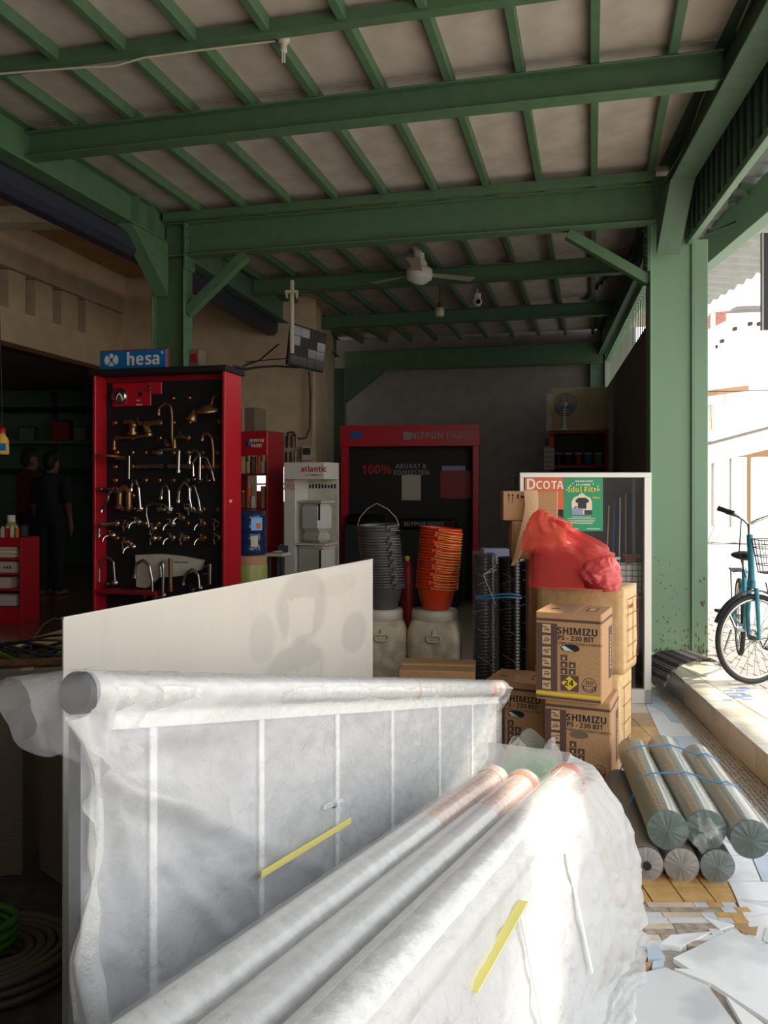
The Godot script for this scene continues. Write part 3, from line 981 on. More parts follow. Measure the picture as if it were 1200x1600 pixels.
	wall_seg("wall_front", Vector3(-3.75, 0, 2.2), Vector3(-3.75, 0, -3.0), -0.05, 4.3, 0.15, M.cement, "shop front wall to the left of the viewer")
	wall_seg("wall_cross", Vector3(-7, 0, -3.0), Vector3(-3.75, 0, -3.0), 0.25, 4.3, 0.15, M.cement, "inner cross wall at the near end of the shop")
	wall_seg("wall_rear_added", Vector3(-3.75, 0, 2.0), Vector3(0.3, 0, 2.0), -0.05, 4.3, 0.15, M.cement, "unseen cement wall added behind the viewer to block light")  # out of view, added to keep light from the rear left away

# ---------------------------------------------------------------- across the street
func build_outside() -> void:
	# side awning of corrugated metal
	var aw := thing("awning", "corrugated metal awning seen from below at right", "awning", Vector3.ZERO, 0.0, "", "structure")
	for i in 41:
		var st := mb()
		var d := 0.6 + i * 0.26
		sheet(st, 6, 8, func(u, v): return Vector3(2.5 + u * 1.5 + 0.03 * (d - 5.2), 3.94 - u * 0.12 + 0.022 * cos(v * TAU), -d - v * 0.26), Vector3.UP)
		obj("panel", st, M.zinc, aw)
	var st := mb()
	bar(st, P(1230, 283, 5.9), P(1098, 402, 8.3), 0.12, 0.3)
	obj("edge_beam", st, M.green_old, aw)
	st = mb()
	bar(st, P(1155, 291, 6.6), P(1215, 305, 6.6), 0.05, 0.06)
	bar(st, P(1140, 313, 6.9), P(1215, 318, 6.9), 0.05, 0.06)
	bar(st, P(1158, 290, 6.6), P(1210, 340, 6.7), 0.05, 0.06)
	obj("brace", st, M.green_dull, aw)
	st = mb()
	tube(st, [P(1100, 368, 6.9), P(1150, 346, 6.9)], 0.008, 6)
	obj("tie_rod", st, M.dark, aw)
	# hanging dark panel at the edge of the frame
	var hp := thing("hanging_panel", "dark grey hanging sign board cut by the right frame edge", "sign", P(1214, 440, 6.2), 0.0)
	part("board", hp, M.dark, Vector3(0.0, 0, 0), Vector3(0.22, 0.72, 0.03))
	part("frame", hp, M.alu, Vector3(-0.112, 0, 0.0), Vector3(0.012, 0.73, 0.036))
	# garden wall with pillars
	var fw := thing("pillar_fence", "bright cream pillared fence across the street", "fence", Vector3.ZERO)
	var p0 := P(1085, 716, 22)
	var p1 := P(1230, 678, 21)
	st = mb()
	bar(st, p0, p1, 0.4, 0.5)
	obj("top_rail", st, M.out_wall, fw)
	st = mb()
	bar(st, p0 + Vector3(0, 0.27, 0), p1 + Vector3(0, 0.27, 0), 0.55, 0.06)
	obj("coping", st, M.cement, fw)
	st = mb()
	bar(st, Vector3(p0.x, 0.2, p0.z), Vector3(p1.x, 0.2, p1.z), 0.4, 0.4)
	obj("plinth", st, M.out_wall, fw)
	for px in [1098.0, 1126.0, 1153.0, 1187.0, 1216.0]:
		var q := P(px, 757, 21.8 - (px - 1098) * 0.006)
		st = mb()
		box(st, Vector3(q.x, 1.1, q.z), Vector3(0.33, 2.2, 0.33), 0.01)
		obj("pillar", st, M.out_wall, fw)
	st = mb()
	bar(st, P(1085, 780, 23.4), P(1240, 775, 22.6), 0.2, 3.2)
	tag(obj("block_wall", st, M.out_wall_b), "cream yard wall seen through the fence pillars", "wall")
	var ym := thing("yard_debris", "leaning timber scraps at the foot of the pillared fence", "timber", Vector3.ZERO)
	for e in [[1106, 846, 1117, 822], [1108, 848, 1124, 836], [1112, 850, 1150, 847], [1150, 848, 1190, 850]]:
		st = mb()
		bar(st, P(e[0], e[1], 20.5), P(e[2], e[3], 20.6), 0.05, 0.03)
		obj("plank", st, M.paver, ym)
	# the pale house
	var hs := thing("house", "overexposed white house with a red roof edge across the street", "house", Vector3.ZERO)
	st = mb()
	var h0 := P(1132, 757, 26)
	box(st, Vector3(h0.x + 4.0, 3.3, -29.0), Vector3(8.0, 6.6, 6.0), 0.02)
	obj("wall", st, M.out_wall, hs)
	st = mb()
	box(st, Vector3(h0.x + 0.2, 2.6, -31), Vector3(3.4, 5.2, 5.0), 0.02)
	obj("wing", st, M.out_wall, hs)
	plate(hs, "roof", [P(1080, 545, 27.5), P(1108, 492, 27.5), P(1142, 488, 27.5), P(1104, 552, 27.5)], Vector3(0, 0.1, 0.15), M.roof_red)
	st = mb()
	bar(st, P(1146, 484, 25.9), P(1215, 482, 25.9), 0.5, 0.12)
	obj("roof_edge", st, M.cement, hs)
	for e in [[1114, 490, 560], [1138, 490, 530]]:
		st = mb()
		tube(st, [P(e[0], e[1], 25.5), P(e[0], e[2], 25.5)], 0.07, 8)
		obj("post", st, M.out_wall, hs)
	for e in [[1172, 506], [1186, 506], [1148, 514], [1128, 533], [1118, 542]]:
		st = mb()
		var q := P(e[0], e[1], 25.94)
		box(st, q, Vector3(0.09, 0.1, 0.16), 0.01)
		obj("vent", st, M.dark, hs)
	st = mb()
	bar(st, P(1095, 616, 25.2), P(1143, 610, 25.6), 1.4, 0.16)
	obj("canopy_slab", st, M.out_wall_b, hs)
	var sh := thing("shutter", "pale folding shutter under the house's small canopy", "shutter", Vector3.ZERO)
	st = mb()
	for e in [[1107, 632, 674], [1112, 632, 672]]:
		bar(st, P(e[0], e[1], 25.2), P(e[0] + 2, e[2], 25.2), 0.08, 0.06)
	obj("leaf", st, M.paper, sh)
	st = mb()
	tube(st, [P(1085, 612, 19), P(1160, 611, 19), P(1240, 608, 19)], 0.012, 6)
	tag(obj("power_cable", st, M.dark), "thin overhead cable across the white house", "cable")

# ---------------------------------------------------------------- the tap display
var case_xf := Transform3D()
func cp(cx: float, cy: float, z := 0.0) -> Vector3:     # a point in front of the display's back board, in the display's own axes
	var n := case_xf.basis.z
	var w := on_plane(120.0 + cx / 3.636, 520.0 + cy / 3.636, case_xf * Vector3(0, 0, -0.15 + z), n)
	return case_xf.affine_inverse() * w

func tap(label: String, category: String, base: Vector3, group := "") -> Node3D:
	var o := thing("tap", label, category, case_xf * base, ROOF_YAW, group)
	return o

func spout_tap(label: String, pts: Array, r: float, m: Material, lever := true, z := 0.09) -> void:   # pts in the enlarged crop; the last one is the body on the board
	var b: Array = pts[-1]
	var base := cp(b[0], b[1])
	var o := tap(label, "tap", base)
	var path := []
	var curve := Curve3D.new()
	for p in pts: curve.add_point(cp(p[0], p[1], z) - base)
	for i in range(1, pts.size() - 1):
		var tn := (curve.get_point_position(i + 1) - curve.get_point_position(i - 1)) * 0.2
		curve.set_point_in(i, -tn)
		curve.set_point_out(i, tn)
	var n := pts.size() * 5
	for i in n + 1: path.append(curve.sample_baked(curve.get_baked_length() * i / n))
	var st := mb()
	tube(st, path, r, 8)
	obj("spout", st, m, o)
	st = mb()
	tube(st, [path[0], path[0] + Vector3(0, -0.02, 0)], r * 1.5, 10)
	obj("aerator", st, m, o)
	st = mb()
	tube(st, [Vector3(0, 0, -0.002), Vector3(0, 0, 0.012), Vector3(0, 0, 0.013), Vector3(0, 0, z + 0.012)], [0.028, 0.026, 0.015, 0.015], 14)
	obj("body", st, m, o)
	if lever:
		st = mb()
		tube(st, [Vector3(0, 0, z), Vector3(0.0, 0.012, z + 0.035), Vector3(0.01, 0.04, z + 0.06)], [0.011, 0.008, 0.005], 8)
		obj("handle", st, m, o)

func bib_tap(label: String, cx: float, cy: float, flip := 1.0, group := "") -> void:
	var base := cp(cx, cy)
	var o := tap(label, "tap", base, group)
	var st := mb()
	tube(st, [Vector3(0, 0, -0.002), Vector3(0, 0, 0.01), Vector3(0, 0, 0.011), Vector3(0, 0, 0.07)], [0.026, 0.024, 0.013, 0.013], 12)
	obj("body", st, M.bronze if int(cx) % 3 == 0 else M.chrome, o)
	st = mb()
	tube(st, [Vector3(0, 0, 0.06), Vector3(-0.012 * flip, -0.003, 0.085), Vector3(-0.022 * flip, -0.02, 0.1), Vector3(-0.026 * flip, -0.045, 0.104)], [0.011, 0.010, 0.009, 0.010], 8)
	obj("spout", st, M.chrome, o)
	st = mb()
	tube(st, [Vector3(0, 0.006, 0.045), Vector3(0, 0.035, 0.048)], 0.006, 6)
	tube(st, [Vector3(-0.024, 0.036, 0.044), Vector3(0.024, 0.038, 0.05)], 0.0055, 6)
	obj("handle", st, M.chrome, o)

func build_faucet_case() -> void:
	case_xf = Transform3D(Basis(Vector3.UP, ROOF_YAW), P(145, 757, 6.57) * Vector3(1, 0, 1))
	var W := 1.13
	var H := 2.37
	var o := thing("tap_display", "tall red framed black display case full of taps", "display case", case_xf.origin, ROOF_YAW)
	part("back_board", o, M.black, Vector3(W * 0.5, H * 0.5, -0.165), Vector3(W - 0.04, H - 0.04, 0.025))
	part("side_panel", o, M.red, Vector3(0.012, H * 0.5, -0.15), Vector3(0.025, H, 0.3))
	part("side_panel", o, M.red, Vector3(W - 0.012, H * 0.5, -0.15), Vector3(0.025, H, 0.3))
	part("top_panel", o, M.black, Vector3(W * 0.5, H + 0.01, -0.15), Vector3(W + 0.04, 0.045, 0.36))
	part("header", o, M.red_dark, Vector3(W * 0.5, H - 0.03, -0.14), Vector3(W - 0.06, 0.05, 0.02))
	part("plinth", o, M.red, Vector3(W * 0.5, 0.15, -0.15), Vector3(W - 0.05, 0.3, 0.28))
	var y1 := cp(260, 1460).y
	part("shelf", o, M.red_dark, Vector3(0.29, y1, -0.07), Vector3(0.52, 0.03, 0.16))
	part("shelf", o, M.red_dark, Vector3(0.80, y1 - 0.07, -0.07), Vector3(0.6, 0.03, 0.16))
	strokes(o, 3, 0.05, 0.022, Vector3(W + 0.001, cp(878, 955).y, -0.1), M.white, Basis(Vector3.UP, PI / 2))
	# sockets on the board
	for s in [[545, 372], [638, 370], [218, 512], [312, 512], [470, 510], [550, 510], [640, 508], [812, 505], [228, 598], [312, 600], [470, 598], [630, 598], [805, 598], [228, 680], [315, 680], [390, 680], [470, 682], [548, 682], [635, 680], [715, 680], [805, 680], [220, 762], [315, 760], [390, 760], [480, 758], [630, 760], [720, 760], [805, 760], [220, 838], [390, 838], [468, 838], [548, 838], [630, 838], [318, 925], [465, 1003], [720, 1003], [805, 1003], [230, 1083], [310, 1083], [390, 1083], [465, 1083], [545, 1083], [630, 1083], [720, 1083], [800, 1083], [228, 1168], [305, 1200], [470, 1168], [545, 1165], [630, 1165], [725, 1165], [810, 1165]]:
		var st := mb()
		var q := cp(s[0], s[1])
		tube(st, [q, q + Vector3(0, 0, 0.008), q + Vector3(0, 0, 0.014)], [0.024, 0.022, 0.014], 12)
		obj("brass_socket", st, M.brass, o)
	# the sample plate at upper left
	var pl := thing("sample_plate", "red sample plate with a round shower mixer, top left of the display", "panel", case_xf * cp(340, 350, 0.012), ROOF_YAW)
	var k := 1.0 / 3.636 / F * 6.55
	part("plate", pl, M.red, Vector3(-30 * k, 0, 0), Vector3(245 * k, 135 * k, 0.012))
	part("plate", pl, M.red, Vector3(125 * k, 33 * k, 0), Vector3(70 * k, 70 * k, 0.012))
	var st := mb()
	tube(st, [Vector3(-107 * k, -8 * k, 0.005), Vector3(-107 * k, -8 * k, 0.02), Vector3(-107 * k, -8 * k, 0.028)], [50 * k, 48 * k, 40 * k], 24)
	obj("rosette", st, M.steel, pl)
	st = mb()
	tube(st, [Vector3(-107 * k, 8 * k, 0.03), Vector3(-107 * k, -8 * k, 0.06), Vector3(-105 * k, -40 * k, 0.08)], 0.013, 8)
	obj("lever", st, M.chrome, pl)
	st = mb()
	tube(st, [Vector3(25 * k, 0, 0.005), Vector3(25 * k, 0, 0.008)], 14 * k, 14)
	obj("hole", st, M.black, pl)
	st = mb()
	tube(st, [Vector3(80 * k, 35 * k, 0.02), Vector3(110 * k, 25 * k, 0.05)], 0.014, 8)
	tube(st, [Vector3(100 * k, 45 * k, 0.03), Vector3(112 * k, 10 * k, 0.03)], 0.009, 8)
	obj("valve", st, M.chrome, pl)
	strokes(pl, 4, 26 * k, 7 * k, Vector3(15 * k, -35 * k, 0.0065), M.white)
	strokes(pl, 6, 40 * k, 7 * k, Vector3(20 * k, -60 * k, 0.0065), M.white)
	# taps with their own outline
	spout_tap("tall gooseneck tap at the top middle of the display", [[465, 455], [470, 425], [505, 400], [535, 420], [541, 470], [541, 590], [548, 640]], 0.0105, M.bronze)
	spout_tap("long level wall spout left of the display's middle, second row of taps", [[212, 650], [214, 605], [240, 598], [400, 586], [415, 560], [395, 520]], 0.012, M.bronze)
	spout_tap("short thick bent mixer spout below the red sample plate", [[410, 572], [395, 545], [385, 522], [420, 515], [470, 511]], 0.02, M.bronze, false)
	spout_tap("thick short brownish fitting left of the bent mixer spout", [[318, 565], [318, 540], [325, 522], [312, 512]], 0.026, M.bronze, false)
	spout_tap("level spout ending in a drop pipe, centre of the display", [[578, 780], [580, 700], [582, 668], [560, 662], [480, 664], [470, 680]], 0.013, M.steel, false)
	spout_tap("short spout beside the tall gooseneck, right of centre", [[555, 640], [555, 600], [575, 590], [630, 596]], 0.012, M.bronze)
	spout_tap("small gooseneck tap behind the bright arched hose tap", [[640, 730], [645, 690], [675, 664], [700, 692], [700, 835]], 0.01, M.chrome)
	spout_tap("bright arched tap with a bulb nozzle at the display's right", [[662, 800], [661, 745], [690, 698], [740, 712], [765, 775], [782, 842]], 0.0095, M.chrome)
	spout_tap("gooseneck tap close to the display's right side panel", [[712, 600], [722, 578], [745, 572], [766, 598], [775, 660], [776, 765]], 0.012, M.bronze)
	spout_tap("slim gooseneck tap left of centre under the flat shower rose", [[310, 885], [316, 842], [336, 836], [352, 880], [362, 1000]], 0.0105, M.chrome)
	spout_tap("fat copper brown gooseneck with a white cone nozzle", [[242, 985], [245, 900], [270, 874], [296, 905], [296, 1000]], 0.024, M.bronze)
	spout_tap("small bent gooseneck tap in the middle of the lower taps", [[480, 930], [488, 880], [508, 865], [522, 892], [528, 1008]], 0.0105, M.chrome)
	spout_tap("wide round gooseneck tap right of the lower middle", [[578, 950], [584, 890], [612, 845], [638, 880], [642, 950], [655, 1000]], 0.0115, M.chrome)
	spout_tap("thin leaning gooseneck tap at the lower right of the board", [[640, 930], [648, 875], [668, 868], [690, 935], [702, 1010]], 0.009, M.steel)
	spout_tap("swan necked lever tap reaching over the left red panel", [[140, 1005], [150, 985], [176, 955], [180, 920], [222, 890]], 0.011, M.chrome, true, 0.2)
	spout_tap("wall spout turned down in front of the left red panel", [[125, 1145], [128, 1105], [150, 1090], [228, 1083]], 0.012, M.steel, true, 0.2)
	spout_tap("low curved pipe between two taps on the lower board", [[408, 1090], [395, 1030], [398, 985], [430, 968], [490, 974], [530, 1000]], 0.007, M.steel, false)
	# shower parts
	var b := cp(800, 352)
	var sh := tap("round shower head on a bent arm at the display's upper right", "shower head", b)
	sh.name = numbered("shower_head")
	st = mb()
	var path := []
	for p in [[820, 352, 0.0], [790, 356, 0.06], [772, 372, 0.12], [765, 410, 0.14]]: path.append(cp(p[0], p[1], p[2]) - b)
	tube(st, path, 0.011, 8)
	obj("arm", st, M.bronze, sh)
	st = mb()
	var hc := cp(742, 440, 0.14) - b
	lathe(st, [Vector2(0, 0.045), Vector2(0.02, 0.04), Vector2(0.07, 0.012), Vector2(0.085, 0), Vector2(0.082, -0.015), Vector2(0, -0.02)], 24, Transform3D(Basis(Vector3.RIGHT, 0.25), hc))
	obj("rose", st, M.bronze, sh)
	b = cp(672, 440)
	sh = tap("small hand shower head beside the round shower head", "shower head", b)
	sh.name = numbered("shower_head")
	st = mb()
	lathe(st, [Vector2(0, 0.05), Vector2(0.018, 0.045), Vector2(0.03, 0.0), Vector2(0.045, -0.03), Vector2(0.04, -0.042), Vector2(0, -0.045)], 20, Transform3D(Basis(Vector3.BACK, -0.35), cp(660, 472, 0.12) - b))
	obj("rose", st, M.bronze, sh)
	st = mb()
	tube(st, [cp(672, 440, 0) - b, cp(678, 435, 0.08) - b, cp(668, 450, 0.12) - b], 0.01, 8)
	obj("arm", st, M.bronze, sh)
	b = cp(270, 715)
	sh = tap("flat wide shower rose jutting out over the left red panel", "shower head", b)
	sh.name = numbered("shower_head")
	st = mb()
	lathe(st, [Vector2(0, 0.012), Vector2(0.1, 0.008), Vector2(0.105, 0), Vector2(0.1, -0.006), Vector2(0, -0.008)], 28, Transform3D(Basis(Vector3.BACK, -0.06), cp(185, 700, 0.22) - b))
	obj("rose", st, M.bronze, sh)
	st = mb()
	tube(st, [cp(270, 715, 0) - b, cp(262, 712, 0.1) - b, cp(225, 708, 0.2) - b], 0.02, 10)
	obj("arm", st, M.bronze, sh)
	st = mb()
	tube(st, [cp(297, 700, 0.1) - b, cp(297, 830, 0.1) - b], 0.008, 8)
	obj("pipe", st, M.steel, sh)
	for e in [[340, 490, "chrome wall mixer bar left of centre on the display"], [520, 650, "chrome wall mixer bar right of centre on the display"]]:
		b = cp((e[0] + e[1]) * 0.5, 760)
		sh = tap(e[2], "mixer tap", b)
		sh.name = numbered("mixer_tap")
		st = mb()
		tube(st, [cp(e[0], 760, 0.08) - b, cp(e[0] + 30, 758, 0.08) - b, cp(e[1] - 30, 758, 0.08) - b, cp(e[1], 760, 0.08) - b], [0.02, 0.016, 0.016, 0.02], 12)
		obj("body", st, M.steel, sh)
		st = mb()
		tube(st, [cp(e[0] + 15, 760, -0.0) - b, cp(e[0] + 15, 760, 0.08) - b], 0.012, 8)
		tube(st, [cp(e[1] - 15, 760, -0.0) - b, cp(e[1] - 15, 760, 0.08) - b], 0.012, 8)
		obj("inlet", st, M.chrome, sh)
	var small := [[290, 1090], [352, 1075], [440, 1110], [600, 1050], [655, 1000], [205, 1150], [285, 1190], [320, 1215], [440, 1168], [545, 1165], [610, 1165], [720, 1168], [800, 1165], [720, 1085], [800, 1085], [545, 1085]]
	for i in small.size():
		bib_tap("small chrome bib tap in the lower rows of the black board", small[i][0], small[i][1], 1.0 if i % 2 else -1.0, "small bib taps on the display's lower rows")
	# taps and sink standing on the shelf
	var sy := y1 + 0.016
	for e in [["slender arched tap standing at the shelf's left, over the red panel", [[128, 1400], [128, 1330], [150, 1285], [180, 1275], [208, 1300], [218, 1420]], 0.0095, M.steel],
			["thick arched tap standing in front of the white sink", [[330, 1380], [338, 1315], [375, 1290], [412, 1320], [428, 1400], [430, 1490]], 0.0125, M.steel],
			["narrow hooked tap standing at the middle of the shelf", [[478, 1370], [474, 1315], [486, 1300], [492, 1330], [490, 1490]], 0.011, M.steel],
			["short arched tap with a red nozzle at the shelf's right", [[605, 1420], [618, 1370], [655, 1342], [690, 1372], [698, 1450]], 0.011, M.steel]]:
		spout_tap(e[0], e[1], e[2], e[3], true, 0.11)
	b = cp(535, 1470, 0.11)
	sh = tap("straight brown pillar tap beside the white sink", "tap", b)
	st = mb()
	tube(st, [Vector3(0, -0.0, 0), cp(530, 1280, 0.11) - b], 0.016, 10)
	obj("pillar", st, M.bronze, sh)
	b = cp(757, 1430, 0.11)
	sh = tap("chrome pillar tap at the far right of the shelf", "tap", b)
	st = mb()
	tube(st, [Vector3.ZERO, cp(757, 1312, 0.11) - b], 0.014, 10)
	tube(st, [cp(722, 1330, 0.11) - b, cp(760, 1326, 0.11) - b], 0.008, 8)
	tube(st, [cp(715, 1372, 0.11) - b, cp(760, 1368, 0.11) - b], 0.008, 8)
	obj("pillar", st, M.chrome, sh)
	b = cp(530, 1340, 0.03)
	var sk := thing("sink", "white sink basin leaning behind the shelf taps", "sink", case_xf * b, ROOF_YAW)
	st = mb()
	var outl := []
	for p in [[340, 1262], [480, 1256], [600, 1268], [720, 1292], [706, 1345], [600, 1380], [470, 1390], [400, 1450], [345, 1440]]:
		var q := cp(p[0], p[1], 0.03) - b
		outl.append(Vector2(q.x, q.y))
	prism(st, outl, -0.025, 0.02, Transform3D(Basis(Vector3.RIGHT, Vector3.BACK, Vector3.UP), Vector3.ZERO))
	obj("basin", st, M.white_old, sk)
	strokes(sk, 9, 0.12, 0.014, cp(590, 1303, 0.0505) - b, M.dark)
	# the sign on top
	var sg := thing("shop_sign", "blue sign reading hesa with a white round emblem", "sign", case_xf * Vector3(0.28, H + 0.125, -0.14), ROOF_YAW)
	part("board", sg, M.blue_sign, Vector3(0, 0, 0), Vector3(0.585, 0.145, 0.04))
	part("border", sg, M.red_dark, Vector3(0, 0.002, -0.004), Vector3(0.6, 0.156, 0.036))
	words(sg, "hesa", 0.098, Vector3(0.09, 0.0, 0.021), M.white)
	words(sg, "®", 0.022, Vector3(0.26, 0.045, 0.021), M.white)
	st = mb()
	# emblem: a disc with a standing figure left open, made of two wings, a head and a skirt
	var z := Transform3D(Basis(Vector3.RIGHT, Vector3.BACK, Vector3.UP), Vector3(-0.19, 0, 0.0205))
	for s in [-1.0, 1.0]:
		var wing := []
		for i in 9:
			var an := lerpf(-0.75, 0.85, i / 8.0)
			wing.append(Vector2(s * 0.062 * cos(an), 0.055 * sin(an)))
		wing.append(Vector2(s * 0.016, 0.012))
		wing.append(Vector2(s * 0.012, -0.012))
		prism(st, wing, 0, 0.0015, z)
	var hd := []
	for i in 14: hd.append(Vector2(0.019 * cos(TAU * i / 14), 0.034 + 0.019 * sin(TAU * i / 14)))
	prism(st, hd, 0, 0.0015, z)
	prism(st, [Vector2(0, -0.012), Vector2(0.03, -0.046), Vector2(-0.03, -0.046)], 0, 0.0015, z)
	obj("emblem", st, M.white, sg)
	for e in [[308, 551, 18, 32, "small brown carton on top of the tap display, right of the column"], [226, 536, 26, 18, "brown carton lying behind the blue sign"]]:
		var c := P(e[0], e[1], 6.62 if e[2] < 20 else 6.78)
		c.y = H + 0.035 + e[3] / F * 6.6 * 0.5
		st = mb()
		box(st, Vector3.ZERO, Vector3(e[2] / F * 6.6, e[3] / F * 6.6, 0.12), 0.004)
		var cb := thing("carton", e[4], "carton", c, ROOF_YAW)
		obj("box", st, M.card_dark, cb)
		part("label", cb, M.red_dark, Vector3(0.0, 0.01, 0.061), Vector3(e[2] / F * 4.0, e[3] / F * 3.0, 0.002), 0.0)

# ---------------------------------------------------------------- people (dim figures inside the shop)
func smin(a: float, b: float, k: float) -> float:
	var h := clampf(0.5 + 0.5 * (b - a) / k, 0.0, 1.0)
	return lerpf(b, a, h) - k * h * (1.0 - h)

func blob(caps: Array, cell: float, k: float) -> SurfaceTool:     # capsules [a, b, ra, rb] joined smoothly, meshed as surface nets
	var lo := Vector3(1e9, 1e9, 1e9)
	var hi := -lo
	for c in caps:
		for i in 2:
			var r: float = c[2 + i] + k
			lo = lo.min(c[i] - Vector3(r, r, r))
			hi = hi.max(c[i] + Vector3(r, r, r))
	var n := Vector3i(((hi - lo) / cell).ceil()) + Vector3i(2, 2, 2)
	var f := PackedFloat32Array()
	f.resize(n.x * n.y * n.z)
	f.fill(1.0)
	for c in caps:
		var a: Vector3 = c[0]
		var b: Vector3 = c[1]
		var r1: float = c[2]
		var r2: float = c[3]
		var rm := maxf(r1, r2) + k + cell * 2
		var i0 := Vector3i(((a.min(b) - Vector3(rm, rm, rm) - lo) / cell).floor()).max(Vector3i.ZERO)
		var i1 := Vector3i(((a.max(b) + Vector3(rm, rm, rm) - lo) / cell).ceil()).min(n - Vector3i.ONE)
		var ab := b - a
		var l2 := maxf(ab.length_squared(), 1e-6)
		for x in range(i0.x, i1.x + 1):
			for y in range(i0.y, i1.y + 1):
				for z in range(i0.z, i1.z + 1):
					var p := lo + Vector3(x, y, z) * cell
					var t := clampf((p - a).dot(ab) / l2, 0.0, 1.0)
					var dd := p.distance_to(a + ab * t) - lerpf(r1, r2, t)
					var id := (x * n.y + y) * n.z + z
					f[id] = smin(f[id], dd, k)
	var st := mb()
	st.set_smooth_group(0)
	var vert := {}
	var sx := n.y * n.z
	var offs := [0, sx, n.z, sx + n.z, 1, sx + 1, n.z + 1, sx + n.z + 1]
	for x in n.x - 1:
		for y in n.y - 1:
			for z in n.z - 1:
				var id := (x * n.y + y) * n.z + z
				var neg := 0
				for q in 8:
					if f[id + offs[q]] < 0.0: neg += 1
				if neg == 0 or neg == 8: continue
				var sum := Vector3.ZERO
				var cnt := 0
				for e in [[0, 1], [2, 3], [4, 5], [6, 7], [0, 2], [1, 3], [4, 6], [5, 7], [0, 4], [1, 5], [2, 6], [3, 7]]:
					var va := f[id + offs[e[0]]]
					var vb := f[id + offs[e[1]]]
					if (va < 0.0) == (vb < 0.0): continue
					var t := va / (va - vb)
					var pa := Vector3(e[0] & 1, (e[0] >> 1) & 1, e[0] >> 2)
					var pb := Vector3(e[1] & 1, (e[1] >> 1) & 1, e[1] >> 2)
					sum += pa.lerp(pb, t)
					cnt += 1
				vert[id] = lo + (Vector3(x, y, z) + sum / cnt) * cell
	for id in vert:
		for ax in 3:
			var step: int = [sx, n.z, 1][ax]
			if (f[id] < 0.0) == (f[id + step] < 0.0): continue
			var s1: int = [n.z, 1, sx][ax]
			var s2: int = [1, sx, n.z][ax]
			if vert.has(id - s1) and vert.has(id - s2) and vert.has(id - s1 - s2):
				face(st, [vert[id], vert[id - s1], vert[id - s1 - s2], vert[id - s2]], [Vector3.RIGHT, Vector3.UP, Vector3.BACK][ax] * (1.0 if f[id] < 0.0 else -1.0))
	return st

func person(label: String, at: Vector3, yaw: float, hgt: float, shirt: Material, pants: Material) -> void:
	var o := thing("person", label, "person", at, yaw)
	var s := hgt / 1.7
	var v := func(x: float, y: float, z: float) -> Vector3: return Vector3(x, y, z) * s
	var body := []
	for e in [[0, 1.6, 0.0, 0, 1.54, 0.02, 0.088, 0.078], [0, 1.5, 0.04, 0, 1.52, 0.04, 0.05, 0.05], [0, 1.55, 0.1, 0, 1.52, 0.105, 0.012, 0.014], [0.085, 1.55, 0.0, 0.085, 1.53, 0, 0.016, 0.014], [-0.085, 1.55, 0.0, -0.085, 1.53, 0, 0.016, 0.014],
			[0, 1.48, 0, 0, 1.36, 0, 0.052, 0.058], [-0.1, 1.36, 0, 0.1, 1.36, 0, 0.075, 0.075], [0, 1.32, 0, 0, 1.05, 0, 0.14, 0.115], [-0.06, 0.95, 0, 0.06, 0.95, 0, 0.115, 0.115]]:
		body.append([v.call(e[0], e[1], e[2]), v.call(e[3], e[4], e[5]), e[6] * s, e[7] * s])
	for q in [-1.0, 1.0]:
		for e in [[0.19, 1.36, 0, 0.235, 1.1, -0.01, 0.052, 0.04], [0.235, 1.1, -0.01, 0.23, 0.86, 0.05, 0.038, 0.028], [0.23, 0.86, 0.05, 0.228, 0.8, 0.06, 0.03, 0.034],
				[0.09, 0.92, 0, 0.1, 0.5, 0.01, 0.085, 0.055], [0.1, 0.5, 0.01, 0.1, 0.09, -0.01, 0.055, 0.036], [0.1, 0.04, -0.03, 0.11, 0.03, 0.13, 0.04, 0.032]]:
			body.append([v.call(e[0] * q, e[1], e[2]), v.call(e[3] * q, e[4], e[5]), e[6] * s, e[7] * s])
		for fi in 4:
			body.append([v.call((0.238 - fi * 0.004) * q, 0.79, 0.04 + fi * 0.016), v.call((0.225 - fi * 0.004) * q, [0.725, 0.71, 0.715, 0.735][fi], 0.055 + fi * 0.015), 0.010 * s, 0.008 * s])
		body.append([v.call(0.22 * q, 0.82, 0.085), v.call(0.205 * q, 0.765, 0.105), 0.011 * s, 0.009 * s])
	obj("body", blob(body, 0.016, 0.02), M.skin, o)
	obj("hair", blob([[v.call(0, 1.63, -0.015), v.call(0, 1.57, -0.04), 0.092 * s, 0.075 * s], [v.call(0, 1.66, 0.02), v.call(0, 1.64, 0.03), 0.07 * s, 0.07 * s]], 0.016, 0.02), M.hair, o)
	var top := []
	for e in [[-0.1, 1.35, 0, 0.1, 1.35, 0, 0.088, 0.088], [0, 1.32, 0, 0, 1.05, 0, 0.158, 0.14], [-0.05, 0.98, 0, 0.05, 0.98, 0, 0.14, 0.14]]:
		top.append([v.call(e[0], e[1], e[2]), v.call(e[3], e[4], e[5]), e[6] * s, e[7] * s])
	for q in [-1.0, 1.0]: top.append([v.call(0.18 * q, 1.36, 0), v.call(0.228 * q, 1.14, -0.01), 0.068 * s, 0.06 * s])
	obj("shirt", blob(top, 0.016, 0.03), shirt, o)
	var leg := [[v.call(-0.06, 0.92, 0), v.call(0.06, 0.92, 0), 0.132 * s, 0.132 * s]]
	for q in [-1.0, 1.0]:
		leg.append([v.call(0.09 * q, 0.88, 0), v.call(0.1 * q, 0.5, 0.01), 0.105 * s, 0.078 * s])
		leg.append([v.call(0.1 * q, 0.5, 0.01), v.call(0.1 * q, 0.1, -0.01), 0.078 * s, 0.066 * s])
	obj("trousers", blob(leg, 0.016, 0.03), pants, o)

